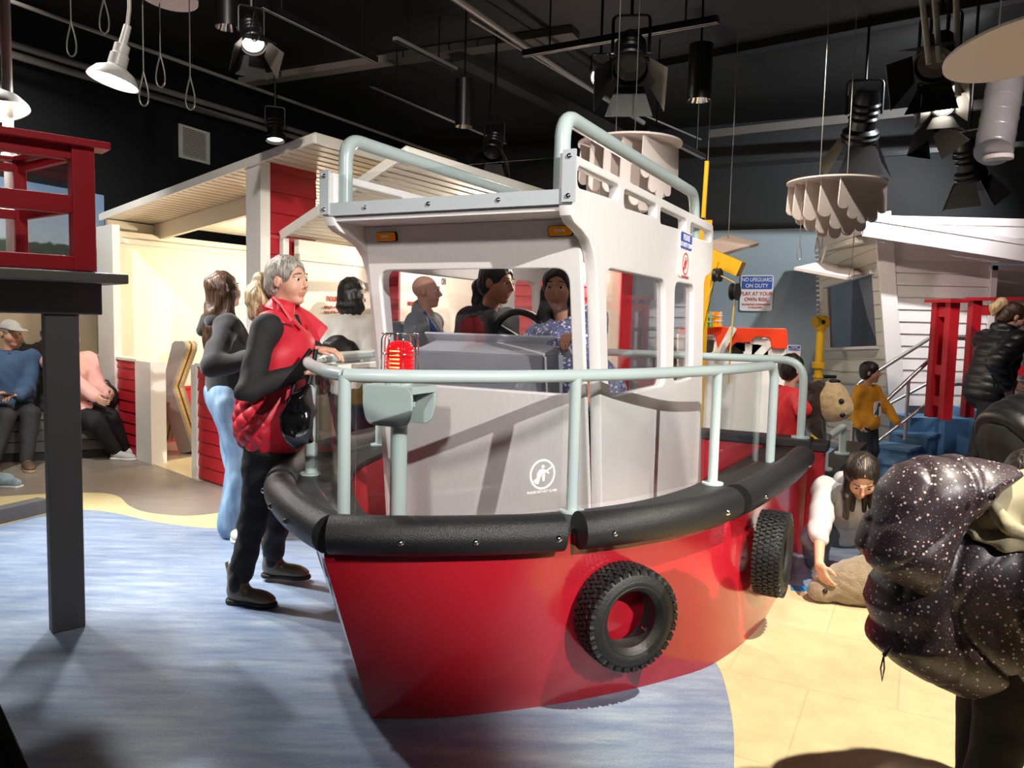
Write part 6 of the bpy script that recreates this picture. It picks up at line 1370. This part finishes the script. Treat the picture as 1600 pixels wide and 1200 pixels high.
S = Sdf(); S.ell(sc0+V(.10, -.10, .045), (.075, .05, .045), k=.02); sobj('flipper', S, .008, M_seal, se_, (.003, 80, (1, 1, 1)))
S = Sdf(); S.ell(sc0+V(.34, .06, .05), (.07, .04, .045), k=.02); sobj('tail', S, .008, M_seal, se_, (.003, 80, (1, 1, 1)))
m = MB()
for q_ in (V(-.215, -.035, .075), V(-.155, -.03, .10)): m.lathe([(.013*math.sin(t), .013*math.cos(t)) for t in np.linspace(0, PI, 8)], c=sc0+q_, n=12)
obj('eye', m, M_black, se_, smooth=80)

# --- woman in a black puffer jacket by the stairs
M_puff = mat('puffer_black', '#0f0f11', .45, noise=.1, nscale=10)
def puffer(p, i=.045, hem=-.04, res=.010, per=.075, name='puffer_jacket', amp=.012, arms=True):
    S = Sdf(); q = p.q; Mb = np.stack([p.Lb, p.Fb, p.Ub], 1)
    S.ell(p.pel+p.Ub*.02*q, (.096*q+i, .072*q+i, .10*q+i), Mb, k=.05); S.ell(p.waist, (.086*q+i, .066*q+i, .11*q+i), Mb, k=.06); S.ell(p.chest, (.092*q+i, .068*q+i, .105*q+i*.8), Mb, k=.05)
    S.cone(p.sh[1], p.sh[-1], .038*q+i*.6, k=.05); S.cone(p.neck-p.Ub*.04*q, p.neck+p.Ub*.02*q, .056*q+.01, .052*q+.008, k=.02)
    for sd in (1, -1): S.cone(p.sh[sd], p.el[sd], .034*q+i*.8, .03*q+i*.7, k=.03); S.cone(p.el[sd], p.el[sd]*.08+p.wr[sd]*.92, .03*q+i*.7, .022*q+i*.5, k=.02)
    S.cut(p.pel+p.Ub*hem*q, -p.Ub, k=.02); S.ell(p.neck+p.Ub*.05*q, (.045*q, .045*q, .05*q), Mb, k=.01, op=-1)
    class Pf(Sdf):
        def ev(s, P, mg):
            d = Sdf.ev(s, P, mg); z = (P-p.pel)@p.Ub; return d-amp*(np.abs(np.sin(z*PI/per))**.6-.5)
    o = Pf(); o.p = S.p; return sobj(name, o, res, M_puff, p.root)
p = Fig('woman with blond ponytail in a black puffer jacket climbing toward the porch', (3.98, 6.42, 0), 6, 1.66, lean=13, head=(-12, 24), sk='#c89c84', rw=D(1572, 603, 6.2), lw=D(1580, 600, 6.7), rf=(3.80, 6.36, 0), lf=(4.22, 6.52, 0.17))
p.body(.008); p.brows(BROWm); puffer(p); p.pants(M_blackjean, .012); p.shoes(M_black, M_sole)
S = Sdf(); Mb = np.stack([p.Lb, p.Fb, p.Ub], 1); S.ell(p.pel-p.Ub*.0, (.15, .115, .10), Mb); S.cut(p.pel-p.Ub*.085, -p.Ub); S.cut(p.pel, p.Ub); sobj('green_hem', S, .010, mat('hem_green', '#5f6b2e', .8), p.root)
p.hair(H_brown, 'slick', .007, .010, tail=([p.H(0, -.09, .07), p.H(0, -.135, .075), p.H(0, -.165, .01), p.H(0, -.15, -.05)], [.025, .04, .04, .015]))
[o for o in p.root.children_recursive if o.name.startswith('ponytail')][-1].data.materials[0] = hair_mat('hair_blond', '#b89a66', '#e6cf9c')
# --- bending person at the right edge
p = Fig('person in a black padded jacket bending over at the right edge', (2.46, 3.72, 0), 8, 1.66, lean=62, head=(0, 30), sk='#c89c84', rw=(2.95, 3.5, .6), lw=(2.95, 3.95, .6))
p.body(.010); puffer(p, .05, res=.011); p.pants(M_blackjean, .012); p.shoes(M_black, M_sole); p.hair(H_dark, 'long', .009)

# --- child in the spotted raincoat, foreground right
M_star = blotch_mat('raincoat_spots', '#2b2126', '#c2a79e', 60, .20, .45, spot2='#8f7c7a')
Yc = 2.02
p = Fig('child in a dark speckled raincoat with the hood up, close at right', (1.36, 2.10, 0), 10, 1.08, hs=1.15, lean=10, head=(-5, 25), sk='#c89c84', rw=(1.5, 1.98, .55), lw=(1.5, 2.25, .55), rf=(1.31, 2.02, 0), lf=(1.42, 2.2, 0))
p.body(.008); p.pants(mat('leggings_black', '#08080a', .9), .022, .03, .035); p.shoes(mat('shoe_taupe', '#8b8078', .7), M_wsole); p.hair(H_dark, 'short', .008)
MX = np.stack([unit(V(1, 0, 0)), Z1, unit(V(0, -1, 0))], 1)
def pp(x, y, Y=Yc): d = D(x, y, Y); return (d[0], d[2])
class Fold(Sdf):
    def ev(s, P, mg):
        d = Sdf.ev(s, P, mg); x = P[:, 0]; z = P[:, 2]; y = P[:, 1]
        f1 = 1-np.abs(np.sin(15*(x*.8+z*.55)+1.6*np.sin(7*z+5*y)+.8)); f2 = 1-np.abs(np.sin(31*(x*.75-z*.35)+1.5*np.sin(11*z)))
        return d+.012*f1**5+.007*f2**4+.010*np.sin(9*x+14*z)*np.sin(13*z-6*x+1)
S = Fold(); S.poly([pp(*a) for a in ((1392, 925), (1380, 960), (1400, 995), (1390, 1026), (1420, 1056), (1470, 1090), (1520, 1114), (1600, 1126), (1720, 1124), (1700, 860), (1600, 800), (1500, 820), (1440, 880))], .15, .12, (0, Yc+.10, 0), MX, k=.03)
S.ell((1.36, Yc+.1, .66), (.20, .17, .26), k=.05)
for sd in (1, -1): S.cone(p.sh[sd], p.el[sd], .065, .055, k=.03); S.cone(p.el[sd], p.el[sd]*.1+p.wr[sd]*.9, .055, .045, k=.02)
coat = sobj('raincoat', S, .0075, M_star, p.root)
HYc = 1.93
def hx(x, y): return pp(x+12, y, HYc+.06)
S = Fold(); S.poly([hx(*a) for a in ((1342, 862), (1350, 815), (1378, 770), (1412, 735), (1450, 716), (1500, 710), (1545, 718), (1588, 730), (1592, 745), (1552, 772), (1532, 800), (1506, 840), (1480, 880), (1452, 925), (1430, 934), (1388, 908), (1355, 888))], .12, .11, (0, HYc+.10, 0), MX, k=.03)
def hv(x, y, Y): return D(x+12, y, Y)
S.chain([hv(1446, 745, 1.84), hv(1432, 785, 1.85)], [.020, .026], k=.012, op=1) if False else None
for a_, b_, ra, rb in (((1452, 742), (1430, 788), .016, .022), ((1470, 815), (1400, 872), .012, .022), ((1400, 872), (1385, 900), .022, .014)):
    S.p.append((lambda P, a=hv(*a_, 1.86), b=hv(*b_, 1.86), r0=ra, r1=rb: (lambda q, ba: np.linalg.norm((q-np.clip(q@ba/(ba@ba), 0, 1)[:, None]*ba)*V(1, .45, 1), axis=1)-(r0+(r1-r0)*np.clip(q@ba/(ba@ba), 0, 1)))(P-a, b-a), np.minimum(hv(*a_, 1.86), hv(*b_, 1.86))-.08, np.maximum(hv(*a_, 1.86), hv(*b_, 1.86))+.08, -1, .012, 0))
hood = sobj('raincoat_hood', S, .006, M_star, p.root)
S = Sdf(); S.poly([pp(*a, 1.98) for a in ((1535, 800), (1548, 778), (1580, 760), (1660, 735), (1700, 740), (1700, 870), (1600, 858), (1545, 848), (1520, 842))], .075, .06, (0, 2.06, 0), MX, k=.03)
S.chain([D(1555, 790, 1.98), D(1575, 822, 1.95), D(1620, 842, 1.95), D(1690, 850, 1.95)], [.012, .016, .016, .016], k=.02); S.chain([D(1525, 838, 2.0), D(1570, 850, 1.97), D(1690, 858, 1.97)], [.014, .018, .018], k=.02)
sobj('khaki_lining', S, .006, mat('khaki', '#8d8468', .9, sheen=.3), p.root, (.004, 40, (1, 1, 1)))
m = MB(); c = D(1549, 776, 1.865); m.lathe([(0, -.006), (.009, -.004), (.0095, .002), (0, .004)], M=np.stack([V(1, 0, 0), Z1, V(0, -1, 0)], 1), c=c, n=16); obj('snap_button', m, M_chrome, hood, smooth=60)
m = MB(); a = D(1388, 1022, 1.98); m.cyl(a+V(.005, 0, .02), a+V(-.012, 0, -.005), .006, n=8); m.tube([a+V(-.012, 0, -.005), a+V(-.018, 0, -.04), a+V(-.012, 0, -.075), a+V(-.008, 0, -.04), a+V(-.012, 0, -.005)], .002, 6); obj('toggle_cord', m, M_black, coat)

# --- people on the bench
def bench_at(px):
    n_ = V(-bd[1], bd[0], 0); return PL(px, 700, b1, n_)*V(1, 1, 0)
q0 = bench_at(14)
p = Fig('man in cap and blue pullover seated on the bench at the left edge', q0-bn*.16, math.degrees(math.atan2(bn[1], bn[0]))+14, 1.72, pel=.485, lean=-2, head=(28, 6), sk='#c0907a', root=q0+bn*.2,
        rw=q0+bn*.14-bd*.10+Z1*.66, lw=q0+bn*.16+bd*.10+Z1*.64, rf=q0+bn*.42-bd*.08, lf=q0+bn*.36+bd*.16)
p.hand(1, -bd*.7+bn*.6, V(0, 0, -1), .5); p.hand(-1, bd*.8+bn*.5, V(0, 0, -1), .5)
p.body(.0075); p.brows(BROWg); tp = p.top(mat('pullover_blue', '#3f5a7a', .85), .024, 1.0, .0, 'pullover', .009, (.006, 26, (1, 1, .7)), collar=.02); p.pants(mat('trousers_charcoal', '#25262a', .8), .016); p.shoes(mat('shoe_brown', '#5a4636', .6), mat('sole_tan', '#a08a6c', .6)); p.hair(H_grey, 'short', .008)
S = Sdf(); S.cone(p.neck-p.Ub*.05+p.Fb*.06, p.neck-p.Ub*.10+p.Fb*.09, .05, .035); S.cone(p.neck-p.Ub*.03-p.Lb*.05+p.Fb*.02, p.neck-p.Ub*.03+p.Lb*.05+p.Fb*.02, .052); S.ell(p.neck+p.Ub*.05, (.05, .05, .07), op=-1); sobj('shirt_collar', S, .008, mat('collar_navy', '#1f2b3f', .8), tp)
hat = None; S = Sdf(); Mh = np.stack([-p.Lh, p.Fh, p.Uh], 1); S.ell(p.H(0, -.01, .055), (.09, .108, .075), Mh); S.cut(p.H(0, 0, .045), -p.Uh); S2 = S; S.ell(p.H(0, .11, .048), (.075, .085, .012), Mh, k=.015); cap = sobj('cap', S, .006, mat('cap_grey', '#a9a8a2', .8), p.root)
ph = thing('smartphone', 'dark phone in the hands of the seated man in cap', 'phone', q0+bn*.22+Z1*.64); m = MB(); m.box(q0+bn*.23+Z1*.655, (.15, .075, .01), np.stack([bd, bn, Z1], 1)); bevel(obj('phone_body', m, M_dgrey, ph), .003)
q1 = bench_at(112)
p = Fig('person in pink jacket and black trousers seated on the bench behind the post', q1-bn*.14, -28, 1.64, pel=.485, head=(0, 0), sk='#d0a58c', root=q1+V(.3, -.2, 0),
        rw=q1+V(.30, -.14, .62), lw=q1+V(.32, .06, .62), rf=G(190, 718)-V(.05, 0, 0), lf=G(190, 718)+V(-.05, .16, 0), rfd=(1, -.15, 0), lfd=(1, -.1, 0))
p.body(.009); p.brows(BROWm); jk = p.top(mat('jacket_pink', '#dba8a0', .75), .026, 1.0, -.02, 'pink_jacket', .010, (.006, 26, (1, 1, .7))); p.pants(M_blackjean, .020, .022, .016); p.shoes(mat('shoe_silver', '#bdbcba', .5), M_wsole); p.hair(H_grey, 'short', .009)
S = Sdf(); S.box(p.kn[-1]*.45+p.hip[-1]*.55+Z1*.085, (.13, .09, .03), .02, np.stack([p.F0, p.L0, Z1], 1)); S.cone(p.kn[-1]*.7+p.hip[-1]*.3+Z1*.075, p.kn[-1]*.4+p.hip[-1]*.6+Z1*.09, .05); sobj('jacket_hem', S, .009, jk.data.materials[0], jk, (.006, 30, (1, 1, 1)))
S = Sdf(); S.ell(p.chest+p.Fb*.075, (.06, .06, .12), np.stack([p.Lb, p.Fb, p.Ub], 1)); S.ell(p.waist+p.Fb*.06, (.06, .06, .1), np.stack([p.Lb, p.Fb, p.Ub], 1)); sobj('teal_shirt', S, .01, mat('teal', '#1d4a5c', .8), p.root)
bg = thing('backpack', 'dark green backpack on the bench end by the red half wall', 'backpack', bench_at(172)-bn*.2+Z1*.42); c = bench_at(168)-bn*.24+Z1*.56; S = Sdf(); S.ell(c, (.11, .09, .14)); S.ell(c+V(.02, -.06, -.05), (.08, .06, .08), k=.02); sobj('pack_body', S, .010, mat('pack_green', '#1f261c', .7), bg, (.004, 40, (1, 1, 1))); m = MB(); m.tube(spline([c+V(-.04, 0, .12), c+V(0, 0, .17), c+V(.04, 0, .12)], 5), .01, 6); obj('carry_loop', m, M_black, bg)
sn = thing('sneaker', 'silver blue sneaker poking in at the left edge below the bench', 'shoe', G(12, 762)); c = G(5, 760); S = Sdf(); S.chain([c+V(-.12, .03, .06), c+V(.02, .0, .05), c+V(.12, -.02, .035)], [.06, .05, .035], k=.03); S.cut(c+Z1*.012, -Z1); sobj('upper', S, .006, mat('sneaker_silver', '#8ea2ab', .4, noise=.3, nscale=30), sn); m = MB(); m.box(c+V(.0, .0, .008), (.30, .085, .016), np.stack([unit(V(1, -.15, 0)), unit(V(.15, 1, 0)), Z1], 1)); bevel(obj('sole', m, M_wsole, sn), .006)
# ------------------------------------------------------------------ light
def spot(name, loc, tgt, power, col=(1, .93, .84), size=60, blend=.4, rad=.05):
    l = bpy.data.lights.new(name, 'SPOT'); l.energy = power; l.color = col; l.spot_size = R(size); l.spot_blend = blend; l.shadow_soft_size = rad
    o = bpy.data.objects.new(name, l); COL.objects.link(o); o.location = loc
    d = Vector([float(t-s) for t, s in zip(tgt, loc)]); o.rotation_euler = d.to_track_quat('-Z', 'Y').to_euler(); return o
def pnt(name, loc, power, col=(1, .9, .75), rad=.08):
    l = bpy.data.lights.new(name, 'POINT'); l.energy = power; l.color = col; l.shadow_soft_size = rad
    o = bpy.data.objects.new(name, l); COL.objects.link(o); o.location = loc; return o
spot('key_spot', (3.3, -1.9, 3.9), (0.42, 3.5, 1.38), 2650, col=(1, .95, .91), size=30, blend=.55, rad=.03)
spot('left_spot', (-5.2, 4.6, 4.0), (-1.7, 4.9, 0.1), 1500, col=(.94, .97, 1), size=38, blend=.8)
spot('sand_spot', (2.15, 1.55, 4.1), (1.75, 2.75, 0), 1500, col=(1, .9, .74), size=46, blend=.45)
spot('woman_spot', (-3.2, 4.5, 4.1), (-1.2, 3.6, .9), 420, col=(1, .95, .9), size=40, blend=.5)
spot('hut_spot', (3.4, 4.4, 4.1), (4.7, 8.2, .6), 200, col=(1, .82, .82), size=62, blend=.5)
spot('wall_spot', (4.15, 6.7, 4.1), (2.9, 10.8, 1.3), 600, col=(.9, .97, 1), size=100, blend=.6)
spot('crane_spot', (1.6, 5.0, 4.1), (2.6, 7.4, 1.0), 420, col=(1, .92, .8), size=60)
pnt('pavilion_lamp', tuple(w0+PE*1.5-PEn*0+nin*1.2+Z1*1.75), 95, col=(1, .87, .66))
pnt('reading_lamp', tuple(V(*A2[:2], 0)+PE*1.6+nin*.8+Z1*2.0), 70, col=(1, .9, .72))
pnt('reading_lamp', tuple(V(*A2[:2], 0)+PE*3.6+nin*.8+Z1*2.0), 60, col=(1, .92, .78))
spot('mural_spot', (-3.4, 4.8, 4.0), (-4.8, 7.2, 1.7), 560, col=(1, .95, .88), size=70, blend=.7)
spot('roof_spot', (-1.0, 1.8, 3.9), (-1.7, 6.6, 2.6), 420, col=(1, .93, .82), size=50, blend=.6)
for c, ax in PEND: spot('pendant_bulb', tuple(c-ax*.02), tuple(c-ax), 160, col=(1, .96, .9), size=130, blend=.5, rad=.05)
pnt('hut_fill', (4.9, 9.0, 2.0), 10, col=(.95, .92, 1))  # added inside the hut to brighten the view through its window
spot('stern_spot', (2.9, 2.9, 4.1), (1.75, 4.75, .5), 420, col=(1, .92, .82), size=50, blend=.6)
spot('booth_fill', (-.7, .5, 4.1), (-2.1, 3.4, 1.3), 230, size=34, blend=.6)  # added fill, brightens the dark booth and its post from the front
spot('front_fill', (-1.3, -2.6, 4.0), (.15, 3.3, 1.25), 900, col=(1, .94, .9), size=27, blend=.7, rad=.25)  # added soft fill, lifts the shadows on the wheelhouse front
spot('cloud_spot', (.5, 2.6, 4.05), (.85, 5.0, 2.6), 260, size=40)
pnt('cabin_fill', tuple(BW(1.75, 0, 1.74)), 11, col=(1, .9, .78), rad=.05)  # added fill for the dark wheelhouse interior
pnt('track_glow', tuple(D(938, 122, 6.55)), 6, col=(1, .9, .7)); 
w = bpy.data.worlds.new('world'); SC.world = w; w.use_nodes = True
w.node_tree.nodes['Background'].inputs['Color'].default_value = (.95, .95, 1, 1); w.node_tree.nodes['Background'].inputs['Strength'].default_value = .04
SC.view_settings.view_transform = 'Standard'; SC.view_settings.look = 'None'; SC.view_settings.exposure = 0.0; SC.view_settings.gamma = 1.0
SC.view_settings.use_curve_mapping = False
